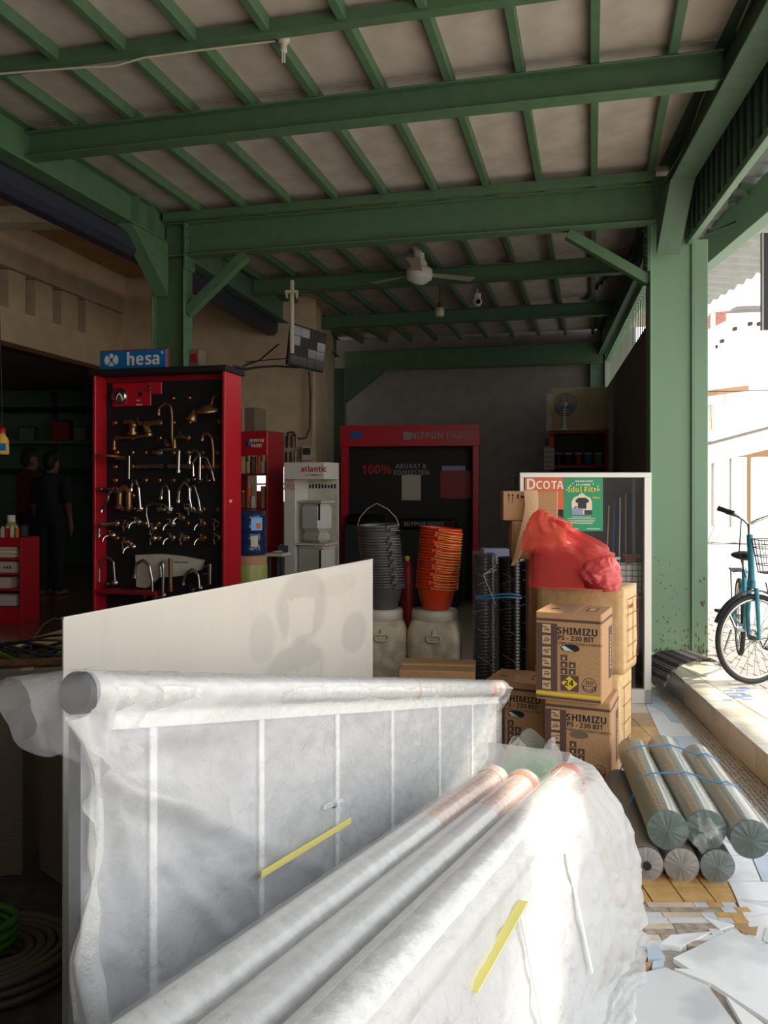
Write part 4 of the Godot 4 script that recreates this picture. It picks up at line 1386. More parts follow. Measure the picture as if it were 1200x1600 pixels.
# ---------------------------------------------------------------- left side of the shop
func build_left_side() -> void:
	# red shelf rack
	var at := ground_at(34, 975, 0.25)
	var o := thing("shelf_rack", "small red shelf rack with goods, cut by the left frame edge", "rack", at, -0.12)
	var hh := 0.77
	part("side_panel", o, M.red, Vector3(-0.012, hh * 0.5, -0.15), Vector3(0.025, hh, 0.3))
	part("side_panel", o, M.red, Vector3(-0.62, hh * 0.5, -0.15), Vector3(0.025, hh, 0.3))
	part("back_panel", o, M.red_dark, Vector3(-0.31, hh * 0.5, -0.29), Vector3(0.6, hh, 0.015))
	part("top_panel", o, M.red, Vector3(-0.31, hh - 0.04, -0.145), Vector3(0.59, 0.08, 0.29))
	part("plinth", o, M.red, Vector3(-0.31, 0.075, -0.145), Vector3(0.59, 0.15, 0.29))
	for y in [0.305, 0.445, 0.575]:
		part("shelf", o, M.red, Vector3(-0.31, y, -0.14), Vector3(0.59, 0.02, 0.28))
	var rb := Basis(Vector3.UP, -0.12)
	var put := func(l: Vector3) -> Vector3: return at + rb * l
	for e in [[Vector3(-0.17, 0.205, -0.1), Vector3(0.2, 0.1, 0.16), M.paper, "white carton lying on the rack's lowest shelf", false], [Vector3(-0.2, 0.365, -0.1), Vector3(0.16, 0.1, 0.16), M.white_old, "white box on the rack's second shelf from below", false], [Vector3(-0.17, 0.505, -0.1), Vector3(0.2, 0.1, 0.16), M.paper, "white box with dark printing on the rack's third shelf", true]]:
		var b := thing("goods_box", e[3], "box", put.call(e[0]), -0.12)
		part("box", b, e[2], Vector3.ZERO, e[1])
		if e[4]: strokes(b, 3, 0.08, 0.03, Vector3(0.02, 0, 0.0805), M.dark)
	var sacks := mb()
	var cl := thing("folded_cloth", "pale folded cloth stack on the rack's top shelf", "cloth", put.call(Vector3(-0.17, 0.587, -0.1)), -0.12)
	for i in 3:
		sacks = mb()
		box(sacks, Vector3(0.01 * i, 0.018 + i * 0.034, 0), Vector3(0.17, 0.032, 0.15), 0.014)
		obj("fold", sacks, M.cream_print, cl)
	var bt := thing("jar", "white capped jar with a pale green label on the red rack", "jar", put.call(Vector3(-0.16, hh, -0.1)), 0)
	var st := mb()
	lathe(st, [Vector2(0, 0), Vector2(0.05, 0), Vector2(0.052, 0.02), Vector2(0.052, 0.11), Vector2(0.03, 0.14), Vector2(0, 0.14)], 18)
	obj("body", st, M.drum_green, bt)
	st = mb()
	lathe(st, [Vector2(0.034, 0.14), Vector2(0.034, 0.2), Vector2(0, 0.2)], 16)
	obj("cap", st, M.white, bt)
	bt = thing("jar", "dark glass jar beside the white capped jar", "jar", put.call(Vector3(-0.07, hh, -0.14)), 0)
	st = mb()
	lathe(st, [Vector2(0, 0), Vector2(0.045, 0), Vector2(0.047, 0.01), Vector2(0.047, 0.1), Vector2(0.036, 0.115), Vector2(0, 0.115)], 18)
	obj("body", st, M.dark, bt)
	for i in 4:
		var tub := thing("tube_pack", ["white packet standing at the left frame edge on the red rack", "red packet second from the left on the red rack", "cream packet third from the left on the red rack", "orange packet nearest the rack's right end"][i], "packet", put.call(Vector3(-0.2 + i * 0.045, hh, -0.03)), 0.2 * i, "packets on the red rack")
		part("body", tub, [M.paper, M.red, M.white_old, M.orange][i], Vector3(0, 0.045, 0), Vector3(0.036, 0.09, 0.03), 0.008)
		part("cap", tub, M.white, Vector3(0, 0.096, 0), Vector3(0.02, 0.014, 0.02), 0.005)
	# hanging bottle
	var hb := thing("spray_bottle", "yellow bottle with a red cap and blue label at the left edge", "bottle", P(3, 708, 6.4), 0.2)
	st = mb()
	lathe(st, [Vector2(0, -0.01), Vector2(0.05, -0.01), Vector2(0.052, 0.02), Vector2(0.05, 0.1), Vector2(0.026, 0.14), Vector2(0.022, 0.155), Vector2(0, 0.155)], 18)
	obj("body", st, M.wire_yellow, hb)
	st = mb()
	lathe(st, [Vector2(0.026, 0.15), Vector2(0.026, 0.19), Vector2(0.02, 0.195), Vector2(0, 0.195)], 16)
	obj("cap", st, M.red, hb)
	part("label", hb, M.blue_sign, Vector3(0.01, 0.045, 0.045), Vector3(0.06, 0.06, 0.014), 0.005)
	st = mb()
	tube(st, [Vector3(0, 0.19, 0), Vector3(0, 0.42, 0), Vector3(-0.05, 2.5, 0)], 0.003, 5)
	obj("cord", st, M.dark, hb)
	# people
	person("person in a maroon shirt standing behind the red rack", ground_at(20, 930, 0.25) * Vector3(1, 0, 1) + Vector3(-0.02, 0.25, -0.5), 2.4, 1.66, M.maroon, M.dark_cloth)
	person("person in dark clothes standing in the dark shop interior", P(80, 757, 9.4) * Vector3(1, 0, 1) + Vector3(0, 0.25, 0), 2.9, 1.6, M.dark_cloth, M.dark_cloth)
	# shelves in the dark room
	var sf := thing("wall_shelf", "dim long shelf along the far wall of the dark room", "shelf", P(80, 757, 12.8) * Vector3(1, 0, 1), 0.0)
	for e in [[640, M.black], [692, M.green_dull], [735, M.dark]]:
		part("board", sf, e[1], Vector3(0, EYE - (e[0] - 757.0) / F * 12.8, 0), Vector3(2.2, 0.05, 0.4))
	for px in [-1.08, 0.0, 1.08]:
		part("upright", sf, M.dark, Vector3(px, 1.6, -0.15), Vector3(0.05, 2.7, 0.05))
	for e in [[98, 684, 26, 32, "dim red box on the far wall shelf of the dark room", M.red_dark], [128, 686, 20, 22, "dim grey parcel on the far wall shelf", M.cement], [45, 686, 22, 22, "dim green tin on the far wall shelf", M.green_dull]]:
		var c := P(e[0], 692, 12.75)
		var w: float = e[2] / F * 12.75
		var h: float = e[3] / F * 12.75
		var b := thing("stored_box", e[4], "box", c + Vector3(0, 0.03 + h * 0.5, 0), 0.1)
		part("body", b, e[5], Vector3.ZERO, Vector3(w, h, 0.25), 0.01)
		part("lid", b, M.dark, Vector3(0, h * 0.45, 0), Vector3(w * 1.04, h * 0.12, 0.26), 0.01)
	# cartons in the shade, lower left
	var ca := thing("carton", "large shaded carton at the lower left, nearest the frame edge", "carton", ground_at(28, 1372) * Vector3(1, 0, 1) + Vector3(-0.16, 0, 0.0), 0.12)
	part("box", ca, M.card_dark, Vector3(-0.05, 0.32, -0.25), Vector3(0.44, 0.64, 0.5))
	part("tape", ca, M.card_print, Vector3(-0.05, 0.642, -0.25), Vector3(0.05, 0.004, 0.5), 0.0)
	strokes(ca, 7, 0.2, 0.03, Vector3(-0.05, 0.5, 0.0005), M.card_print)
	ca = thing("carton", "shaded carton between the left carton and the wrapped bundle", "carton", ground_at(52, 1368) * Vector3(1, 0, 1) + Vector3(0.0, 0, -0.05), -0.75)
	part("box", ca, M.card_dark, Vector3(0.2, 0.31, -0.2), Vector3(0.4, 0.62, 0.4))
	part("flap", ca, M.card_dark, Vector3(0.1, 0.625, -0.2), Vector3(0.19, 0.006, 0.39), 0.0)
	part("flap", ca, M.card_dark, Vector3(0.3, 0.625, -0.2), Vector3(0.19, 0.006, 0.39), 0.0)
	# net coils lying on top and behind
	var dk := thing("cable_coil", "tangled black cable with green strands on the shaded cartons", "cable", P(62, 1036, 4.05))
	for i in 7:
		st = mb()
		var pts := []
		var cx := rng.randf_range(-0.08, 0.08)
		for j in 15:
			var an := j * 0.45
			pts.append(Vector3(cx + (0.1 + 0.02 * i) * cos(an), 0.02 + 0.035 * sin(an * 1.5 + i) + 0.012 * i, 0.08 * sin(an)))
		tube(st, pts, 0.007, 6)
		obj("strand", st, M.hose_green if i == 3 else M.black, dk)
	var bb := thing("tray", "brownish low tray holding the tangled cable", "tray", Vector3(P(55, 757, 4.05).x, 0.652, -4.05), 0.2)
	part("base", bb, M.brown, Vector3(0, 0, 0), Vector3(0.34, 0.015, 0.3))
	for e in [[Vector3(0, 0.015, 0.15), Vector3(0.34, 0.03, 0.012)], [Vector3(0, 0.015, -0.15), Vector3(0.34, 0.03, 0.012)], [Vector3(0.17, 0.015, 0), Vector3(0.012, 0.03, 0.3)], [Vector3(-0.17, 0.015, 0), Vector3(0.012, 0.03, 0.3)]]:
		part("rim", bb, M.brown, e[0], e[1])
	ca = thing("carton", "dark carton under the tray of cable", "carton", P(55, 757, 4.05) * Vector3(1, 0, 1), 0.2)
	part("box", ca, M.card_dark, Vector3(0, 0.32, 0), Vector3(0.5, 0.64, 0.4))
	part("tape", ca, M.tape, Vector3(0, 0.641, 0), Vector3(0.05, 0.003, 0.4), 0.0)
	st = mb()
	var pts := []
	for e in [[46, 1037, 4.0], [46, 1020, 4.0], [54, 995, 4.0], [68, 976, 4.0], [84, 966, 4.0], [104, 968, 3.9]]: pts.append(P(e[0], e[1], e[2]))
	tube(st, pts, 0.004, 6)
	tag(obj("wire", st, M.steel), "thin pale wire curving up beside the grey sheet", "wire")
	# hoses, lower left corner
	for e in [["hose_coil", "dull brown hose coil lying at the lower left corner", 5, 0.21, 0.014, M.hose_dark, 8, 1520], ["hose_coil", "bright green hose coil lying on the brown one", 1, 0.10, 0.013, M.hose_green, -22, 1520]]:
		var g := ground_at(e[6], e[7], 0.0)
		var hc := thing(e[0], e[1], "hose", g + Vector3(-0.02, 0, 0))
		for i in e[2]:
			for lay in 3:
				st = mb()
				var ring := []
				for j in 40:
					var an := TAU * j / 40
					var r: float = e[3] - i * 0.031 + 0.005 * sin(an * 3 + lay)
					ring.append(Vector3(r * cos(an), (0.09 if e[2] == 1 else 0.0) + e[4] + lay * 0.028 + 0.004 * sin(an * 2 + i), r * sin(an)))
				tube(st, ring, e[4], 8, false, true)
				obj("turn", st, e[5], hc)

# ---------------------------------------------------------------- things in the back of the porch
func build_back() -> void:
	var st := mb()
	# paint rack beside the tap display
	var at := P(411, 757, 8.4) * Vector3(1, 0, 1)
	var o := thing("paint_rack", "dark red paint rack reading NIPPON PAINT beside the tap display", "rack", at, ROOF_YAW - 0.2)
	var top := EYE + 82.0 / F * 8.4
	for x in [-0.3, 0.14]:
		part("side_panel", o, M.red_dark, Vector3(x, top * 0.5, 0), Vector3(0.025, top, 0.3))
	part("header", o, M.red, Vector3(-0.08, top - 0.12, 0.14), Vector3(0.46, 0.24, 0.03))
	for y in [0.45, 0.85, 1.25, 1.6, 1.88]: part("shelf", o, M.red_dark, Vector3(-0.08, y, 0), Vector3(0.43, 0.02, 0.28))
	words(o, "NIPPON", 0.032, Vector3(0.03, top - 0.095, 0.157), M.white)
	words(o, "PAINT", 0.032, Vector3(0.03, top - 0.145, 0.157), M.white)
	var emb := mb()
	lathe(emb, [Vector2(0, 0), Vector2(0.03, 0), Vector2(0.03, 0.003), Vector2(0, 0.003)], 16, Transform3D(Basis(Vector3.RIGHT, PI / 2), Vector3(-0.07, top - 0.12, 0.155)))
	obj("emblem", emb, M.blue, o)
	var tint := [M.white_old, M.brown, M.orange, M.paper, M.red_dark, M.card]
	var cx := Transform3D(Basis(Vector3.UP, ROOF_YAW - 0.2), at)
	for row in [[1.26, 6], [1.61, 6], [0.46, 4], [1.89, 3]]:
		for i in row[1]:
			var can := thing("paint_can", "small paint tin on the dark red paint rack", "paint tin", cx * Vector3(-0.25 + i * 0.062, row[0], 0.06 + 0.02 * (i % 2)), 0.3 * i, "paint tins on the dark red rack")
			var c := mb()
			var h: float = 0.12 + 0.05 * ((i * 7 + int(row[0] * 10)) % 3)
			lathe(c, [Vector2(0, 0.001), Vector2(0.027, 0.001), Vector2(0.029, 0.01), Vector2(0.029, h - 0.01), Vector2(0.027, h), Vector2(0, h)], 14)
			obj("body", c, tint[(i + int(row[0] * 10)) % 6], can)
			c = mb()
			lathe(c, [Vector2(0, h + 0.006), Vector2(0.028, h + 0.006), Vector2(0.03, h + 0.003), Vector2(0.028, h - 0.004)], 14)
			obj("lid", c, M.steel, can)
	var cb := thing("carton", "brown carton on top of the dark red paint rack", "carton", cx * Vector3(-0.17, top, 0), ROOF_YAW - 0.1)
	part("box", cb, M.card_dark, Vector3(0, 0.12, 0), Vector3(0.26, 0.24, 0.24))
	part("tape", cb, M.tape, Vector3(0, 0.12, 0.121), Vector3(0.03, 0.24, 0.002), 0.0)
	# water bottle on its green drum
	var dpos := P(390, 757, 7.0) * Vector3(1, 0, 1)
	var dr := thing("drum", "yellow green plastic drum under the dark blue water bottle", "drum", dpos)
	var dy := EYE - 110.0 / F * 7.0
	st = mb()
	lathe(st, [Vector2(0, 0), Vector2(0.12, 0), Vector2(0.14, 0.04), Vector2(0.152, dy * 0.5), Vector2(0.15, dy - 0.1), Vector2(0.135, dy - 0.02), Vector2(0.12, dy), Vector2(0, dy)], 28)
	obj("body", st, M.drum_green, dr)
	st = mb()
	lathe(st, [Vector2(0.146, dy - 0.09), Vector2(0.146, dy - 0.02), Vector2(0.125, dy + 0.001), Vector2(0, dy + 0.001)], 28)
	obj("lid", st, M.card, dr)
	var wb := thing("water_bottle", "dark blue refill water bottle with a bright picture label", "bottle", dpos + Vector3(0, dy + 0.002, 0), 0.25)
	st = mb()
	lathe(st, [Vector2(0, 0), Vector2(0.128, 0), Vector2(0.138, 0.02), Vector2(0.138, 0.08), Vector2(0.132, 0.088), Vector2(0.138, 0.1), Vector2(0.138, 0.17), Vector2(0.132, 0.18), Vector2(0.138, 0.19), Vector2(0.138, 0.27), Vector2(0.132, 0.28), Vector2(0.138, 0.29), Vector2(0.136, 0.34), Vector2(0.11, 0.368), Vector2(0.04, 0.376), Vector2(0, 0.376)], 32)
	obj("body", st, M.gallon, wb)
	st = mb()
	for e in [[0.22, 0.31, 0.1, 0.55]]:
		sheet(st, 8, 1, func(u, v): return Vector3(0.1395 * sin(lerpf(0.0, 0.75, u)), lerpf(0.21, 0.315, v), 0.1395 * cos(lerpf(0.0, 0.75, u))), Vector3(0.3, 0, 1))
	obj("label", st, mk(c8(120, 190, 235), 0.4), wb)
	st = mb()
	sheet(st, 4, 1, func(u, v): return Vector3(0.141 * sin(lerpf(0.3, 0.62, u)), lerpf(0.225, 0.27, v), 0.141 * cos(lerpf(0.3, 0.62, u))), Vector3(0.3, 0, 1))
	obj("label_picture", st, M.orange, wb)
	st = mb()
	sheet(st, 6, 1, func(u, v): return Vector3(0.1395 * sin(lerpf(-0.02, 0.42, u)), lerpf(0.075, 0.165, v), 0.1395 * cos(lerpf(-0.02, 0.42, u))), Vector3(0.3, 0, 1))
	obj("label", st, M.paper, wb)
	# table with odds and ends
	var tb := thing("table", "small white topped table left of the white sanitary stand", "table", P(437, 757, 7.88) * Vector3(1, 0, 1), ROOF_YAW)
	var ty := EYE - 106.0 / F * 7.88
	part("top", tb, M.white_old, Vector3(0, ty - 0.015, 0), Vector3(0.17, 0.03, 0.28))
	for e in [[-0.06, 0.11], [0.06, 0.11], [-0.06, -0.11], [0.06, -0.11]]:
		part("leg", tb, M.dark, Vector3(e[0], (ty - 0.03) * 0.5, e[1]), Vector3(0.03, ty - 0.03, 0.03))
	part("panel", tb, M.green_dull, Vector3(0, ty - 0.25, -0.1), Vector3(0.13, 0.4, 0.02))
	var pp := thing("papers", "loose white papers on the small table's left end", "paper", P(430, 757, 7.82) * Vector3(1, 0, 1) + Vector3(0, ty + 0.002, 0), 0.3)
	for i in 3: part("sheet", pp, M.paper, Vector3(0.01 * i, 0.004 + i * 0.006, 0.02 * i), Vector3(0.07, 0.004, 0.1), 0.0)
	var pn := thing("tool_box", "dark low box of tools on the small table's right side", "box", P(442, 757, 7.95) * Vector3(1, 0, 1) + Vector3(0, ty, 0), 0.1)
	part("base", pn, M.dark, Vector3(0, 0.03, 0), Vector3(0.1, 0.06, 0.1))
	part("handle", pn, M.blue, Vector3(0, 0.066, 0), Vector3(0.06, 0.012, 0.02))
	# sanitary ware stand
	var sy := ROOF_YAW - 0.12
	at = P(480, 757, 8.0) * Vector3(1, 0, 1)
	cx = Transform3D(Basis(Vector3.UP, sy), at)
	o = thing("display_stand", "white display stand for toilet cisterns with a red lettered header", "display stand", at, sy)
	var sh := EYE + 33.0 / F * 8.0
	part("side_panel", o, M.plastic_white, Vector3(-0.12, sh * 0.5, -0.02), Vector3(0.12, sh, 0.3))
	part("back_panel", o, M.white_old, Vector3(0.1, sh * 0.5, -0.14), Vector3(0.34, sh, 0.02))
	part("header", o, M.plastic_white, Vector3(0.06, sh - 0.075, 0.02), Vector3(0.42, 0.16, 0.34))
	part("sticker", o, M.roll_pink, Vector3(-0.12, sh - 0.14, 0.132), Vector3(0.118, 0.24, 0.004), 0.0)
	part("shelf", o, M.plastic_white, Vector3(0.1, EYE - 92.0 / F * 8.0, -0.0), Vector3(0.32, 0.02, 0.28))
	part("shelf", o, M.plastic_white, Vector3(0.1, 0.49, 0.0), Vector3(0.32, 0.02, 0.28))
	words(o, "atlantic", 0.052, Vector3(0.16, sh - 0.06, 0.192), M.red, Basis(), true, 0.002)
	strokes(o, 10, 0.17, 0.014, Vector3(0.16, sh - 0.115, 0.1905), M.navy)
	strokes(o, 9, 0.3, 0.045, Vector3(0.1, EYE + 4.0 / F * 8.0 - 0.04, -0.1295), M.navy)
	for i in 3: part("stripe", o, M.dark, Vector3(-0.02, EYE - 0.29 - i * 0.035, -0.127), Vector3(0.07, 0.006, 0.002), 0.0)
	for e in [["rounded white cistern hung in the middle of the stand", 1.05, 0.30, 0.31, 0.06], ["square white cistern low on the stand, partly behind the grey sheet", 0.6, 0.33, 0.33, 0.01]]:
		var ci := thing("cistern", e[0], "cistern", cx * Vector3(0.12, e[1], 0.04), sy - 0.25)
		part("tank", ci, M.plastic_white, Vector3(0, e[3] * 0.5 - 0.02, 0), Vector3(e[2], e[3], 0.2), e[4] + 0.02)
		part("lid", ci, M.white_old, Vector3(0, e[3] - 0.025, 0), Vector3(e[2] * 0.98, 0.03, 0.2), 0.012)
		part("side_slot", ci, M.dark, Vector3(e[2] * 0.38, e[3] * 0.62, 0.1), Vector3(0.022, e[3] * 0.5, 0.006))
		part("base", ci, M.white_old, Vector3(0, -0.05, 0), Vector3(e[2] * 0.8, 0.1, 0.17), 0.03)
	# paint mixing booth
	at = P(640, 757, 10.6) * Vector3(1, 0, 1)
	var by := ROOF_YAW + 0.12
	cx = Transform3D(Basis(Vector3.UP, by), at)
	o = thing("paint_booth", "big dark booth in a red frame headed NIPPON PAINT", "booth", at, by)
	var bh := EYE + 92.0 / F * 10.6
	part("back_panel", o, M.black, Vector3(0, bh * 0.5, -0.25), Vector3(1.72, bh, 0.03))
	part("header", o, M.red, Vector3(0, bh - 0.13, 0), Vector3(1.78, 0.27, 0.1))
	part("side_post", o, M.red, Vector3(-0.83, bh * 0.5 - 0.13, 0), Vector3(0.1, bh - 0.27, 0.1))
	part("side_post", o, M.red, Vector3(0.84, bh * 0.5 - 0.13, 0), Vector3(0.08, bh - 0.27, 0.1))
	part("side_wall", o, M.black, Vector3(-0.87, bh * 0.5, -0.14), Vector3(0.02, bh, 0.24))
	part("side_wall", o, M.black, Vector3(0.87, bh * 0.5, -0.14), Vector3(0.02, bh, 0.24))
	words(o, "NIPPON PAINT", 0.088, Vector3(0.40, bh - 0.13, 0.052), M.text_grey, Basis(), true, 0.0015, "lettering", 0.9)
	part("emblem", o, M.blue, Vector3(-0.68, bh - 0.12, 0.052), Vector3(0.16, 0.1, 0.004))
	part("emblem", o, M.text_grey, Vector3(-0.03, bh - 0.13, 0.052), Vector3(0.09, 0.1, 0.004))
	words(o, "100%", 0.115, Vector3(-0.46, EYE + 24.0 / F * 10.6, -0.232), M.red)
	words(o, "AKURAT &", 0.062, Vector3(0.0, EYE + 29.0 / F * 10.6, -0.232), M.text_grey)
	words(o, "KONSISTEN", 0.062, Vector3(0.0, EYE + 19.0 / F * 10.6, -0.232), M.text_grey)
	part("notice", o, M.paper, Vector3(0.0, EYE - 5.0 / F * 10.6, -0.23), Vector3(0.25, 0.33, 0.004), 0.0)
	part("poster", o, M.red_dark, Vector3(0.58, EYE + 0.0, -0.23), Vector3(0.4, 0.36, 0.006), 0.0)
	part("poster", o, M.lavender, Vector3(0.55, EYE + 0.21, -0.228), Vector3(0.3, 0.06, 0.006), 0.0)
	for e in [["dark grey paint mixing machine on the left of the booth", -0.55, 0.5, 1.0, M.dark], ["dark counter of the paint booth lettered on its front edge", 0.25, 0.8, 0.95, M.black]]:
		var mc := thing("mixing_machine", e[0], "machine", cx * Vector3(e[1], 0, 0.1), by)
		part("body", mc, e[4], Vector3(0, e[3] * 0.5, 0), Vector3(e[2], e[3], 0.4), 0.015)
		part("top", mc, M.black_gloss, Vector3(0, e[3] + 0.06, -0.02), Vector3(e[2] * 0.9, 0.12, 0.34), 0.02)
		if e[1] > 0: words(mc, "NIPPON PAINT", 0.05, Vector3(-0.05, e[3] + 0.06, 0.152), M.text_grey)
	var fx := thing("fire_extinguisher", "dim red cylinder standing between the bucket stacks", "cylinder", P(636, 757, 8.8) * Vector3(1, 0, 1))
	st = mb()
	lathe(st, [Vector2(0, 0), Vector2(0.06, 0), Vector2(0.065, 0.02), Vector2(0.065, 0.6), Vector2(0.04, 0.68), Vector2(0, 0.69)], 18, Transform3D(Basis(), Vector3(0, 0.0, 0)))
	obj("body", st, M.red_dark, fx)
	st = mb()
	lathe(st, [Vector2(0, 0.68), Vector2(0.025, 0.69), Vector2(0.03, 0.74), Vector2(0, 0.75)], 12)
	obj("valve", st, M.yellow, fx)
	# red shelf with a pale board and desk fan at the right
	at = P(905, 757, 11.6) * Vector3(1, 0, 1)
	o = thing("shelf", "dim red framed shelf in the right back corner", "shelf", at, ROOF_YAW)
	var fh := EYE + 84.0 / F * 11.6
	for x in [-0.37, 0.37]: part("post", o, M.red_dark, Vector3(x, fh * 0.5, 0), Vector3(0.05, fh, 0.3))
	for y in [fh - 0.03, fh - 0.5, fh - 0.95, 0.3]: part("board", o, M.red_dark, Vector3(0, y, 0), Vector3(0.72, 0.04, 0.3))
	part("back_panel", o, M.dark, Vector3(0, fh * 0.5, -0.14), Vector3(0.72, fh, 0.015))
	var mt := [M.navy, M.dark, M.red_dark, M.blue, M.cement]
	for i in 9:
		var can := thing("paint_can", "dim paint pot on the red framed corner shelf", "paint tin", at + Basis(Vector3.UP, ROOF_YAW) * Vector3(-0.28 + (i % 5) * 0.135, (fh - 0.48) if i < 5 else (fh - 0.93), 0.03), 0.0, "paint pots on the corner shelf")
		st = mb()
		lathe(st, [Vector2(0, 0.001), Vector2(0.05, 0.001), Vector2(0.052, 0.01), Vector2(0.052, 0.16), Vector2(0, 0.165)], 14)
		obj("body", st, mt[i % 5], can)
		st = mb()
		lathe(st, [Vector2(0.055, 0.15), Vector2(0.055, 0.17), Vector2(0, 0.172)], 14)
		obj("lid", st, M.white_old, can)
	var pb := thing("pale_board", "pale cream board leaning behind the desk fan", "board", at + Vector3(0.0, fh, -0.1), ROOF_YAW)
	part("panel", pb, M.cream, Vector3(0.02, 0.31, 0), Vector3(0.78, 0.6, 0.04))
	part("edge_strip", pb, M.white_old, Vector3(-0.39, 0.27, 0.03), Vector3(0.08, 0.52, 0.03))
	var fan := thing("desk_fan", "small white desk fan on the corner shelf", "fan", at + Basis(Vector3.UP, ROOF_YAW) * Vector3(-0.2, fh, 0.06), ROOF_YAW + 0.3)
	st = mb()
	lathe(st, [Vector2(0, 0), Vector2(0.1, 0), Vector2(0.1, 0.015), Vector2(0.03, 0.03), Vector2(0.02, 0.1), Vector2(0.016, 0.3), Vector2(0, 0.3)], 18)
	obj("stand", st, M.white, fan)
	st = mb()
	lathe(st, [Vector2(0, -0.06), Vector2(0.045, -0.05), Vector2(0.055, 0), Vector2(0.04, 0.05), Vector2(0, 0.055)], 16, Transform3D(Basis(Vector3.RIGHT, PI / 2), Vector3(0, 0.36, -0.02)))
	obj("motor", st, M.white, fan)
	for i in 3:
		st = mb()
		sheet(st, 5, 4, func(u, v): return Vector3(0, 0.36, 0.05) + Basis(Vector3.BACK, TAU * i / 3 + (v - 0.5) * 0.9) * Vector3(0, 0.03 + u * 0.11, (v - 0.5) * 0.035), Vector3.BACK)
		obj("blade", st, M.lavender, fan)
	for r in [0.05, 0.09, 0.13, 0.155]:
		st = mb()
		var ring := []
		for j in 28: ring.append(Vector3(r * cos(TAU * j / 28), 0.36 + r * sin(TAU * j / 28), 0.085 - r * 0.18))
		tube(st, ring, 0.003, 5, false, true)
		obj("guard_ring", st, M.dark, fan)
	var cal := thing("calendar", "printed calendar hanging on the corner shelf's left post", "calendar", P(858, 705, 11.35), ROOF_YAW - 0.5)
	part("page", cal, M.paper, Vector3(0, -0.1, 0), Vector3(0.16, 0.3, 0.006), 0.0)
	part("picture", cal, M.orange, Vector3(0.0, 0.13, 0.002), Vector3(0.15, 0.14, 0.006), 0.0)
	part("picture", cal, M.blue, Vector3(-0.03, 0.13, 0.006), Vector3(0.06, 0.1, 0.004), 0.0)
	for i in 4: part("row", cal, M.dark, Vector3(0, -0.21 + i * 0.065, 0.004), Vector3(0.14, 0.006, 0.003), 0.0)
	# television on its bracket
	var tv := thing("television", "wide screen hung from the ceiling showing a camera grid", "television", P(482, 545, 8.85), 0.42)
	part("casing", tv, M.black, Vector3(0, 0, -0.02), Vector3(0.72, 0.43, 0.035), 0.006)
	tv.rotation = Vector3(0.12, 1.12, -0.0)
	var cols := [M.screen_a, M.screen_b, M.dark, M.screen_a, M.screen_b, M.screen_b, M.screen_a, M.dark]
	for i in 16:
		var q := part("screen_tile", tv, cols[(i * 5 + i / 4) % 8] if i < 12 else M.black_gloss, Vector3(-0.258 + (i % 4) * 0.172, 0.15 - (i / 4) * 0.1, -0.001), Vector3(0.166, 0.094, 0.004), 0.0)
		if i >= 8: strokes(tv, 5, 0.06, 0.011, q.position + Vector3(0, 0, 0.0025), M.text_grey)
	var br := thing("bracket", "cream pole bracket holding the television to the beam", "bracket", P(456, 457, 8.45))
	part("plate", br, M.pvc, Vector3(0, 0.0, 0), Vector3(0.13, 0.03, 0.1))
	part("plate", br, M.pvc, Vector3(-0.05, -0.03, 0), Vector3(0.02, 0.06, 0.06))
	part("plate", br, M.pvc, Vector3(0.05, -0.03, 0), Vector3(0.02, 0.06, 0.06))
	st = mb()
	tube(st, [Vector3(0, 0.12, 0), Vector3(0, -0.16, 0), Vector3(-0.01, -0.6, -0.1)], 0.024, 12)
	obj("pole", st, M.pvc, br)
	# cables and conduit on the side wall
	for e in [["black cables slung from the tap display to the television", [[366, 573, 6.5], [385, 577, 7.2], [400, 574, 7.8], [430, 572, 8.5], [466, 574, 8.85]], 0.012, M.black],
			["thin black cable rising to the girder above the cables", [[380, 572, 8.0], [405, 563, 8.5], [435, 538, 9.2]], 0.008, M.black],
			["loose thin cable sagging below the television", [[385, 566, 8.2], [420, 562, 8.5], [450, 560, 8.8]], 0.006, M.black],
			["brown cable hanging down the side wall from the television", [[483, 580, 10.8], [485, 620, 10.8], [484, 670, 10.8], [478, 684, 10.8], [468, 686, 10.8], [455, 678, 10.8]], 0.014, M.brown],
			["pale conduit pipe running down the side wall", [[489, 570, 10.82], [489, 640, 10.82], [489, 715, 10.82]], 0.022, M.cream],
			["black cable loop by the wall meter", [[448, 690, 10.8], [450, 676, 10.8], [458, 675, 10.8], [464, 684, 10.8]], 0.012, M.black]]:
		var pts := []
		for p in e[1]: pts.append(P(p[0], p[1], p[2]))
		st = mb()
		tube(st, pts, e[2], 6)
		tag(obj("cable", st, e[3]), e[0], "cable")
	var me := thing("meter_box", "small dark meter box on the side wall above the stand", "meter", P(480, 708, 10.85), -0.1)
	part("case", me, M.cream, Vector3.ZERO, Vector3(0.14, 0.2, 0.08), 0.01)
	part("window", me, M.dark, Vector3(0, 0.02, 0.042), Vector3(0.1, 0.09, 0.006))
	me = thing("tool_board", "clutter of tools hanging left of the wall meter", "tools", P(457, 705, 10.8), -0.3)
	for i in 6:
		part("tool", me, [M.dark, M.brown, M.steel][i % 3], Vector3(-0.08 + (i % 3) * 0.07, 0.12 - (i / 3) * 0.2, 0.01 * i), Vector3(0.03, 0.15, 0.03), 0.008)

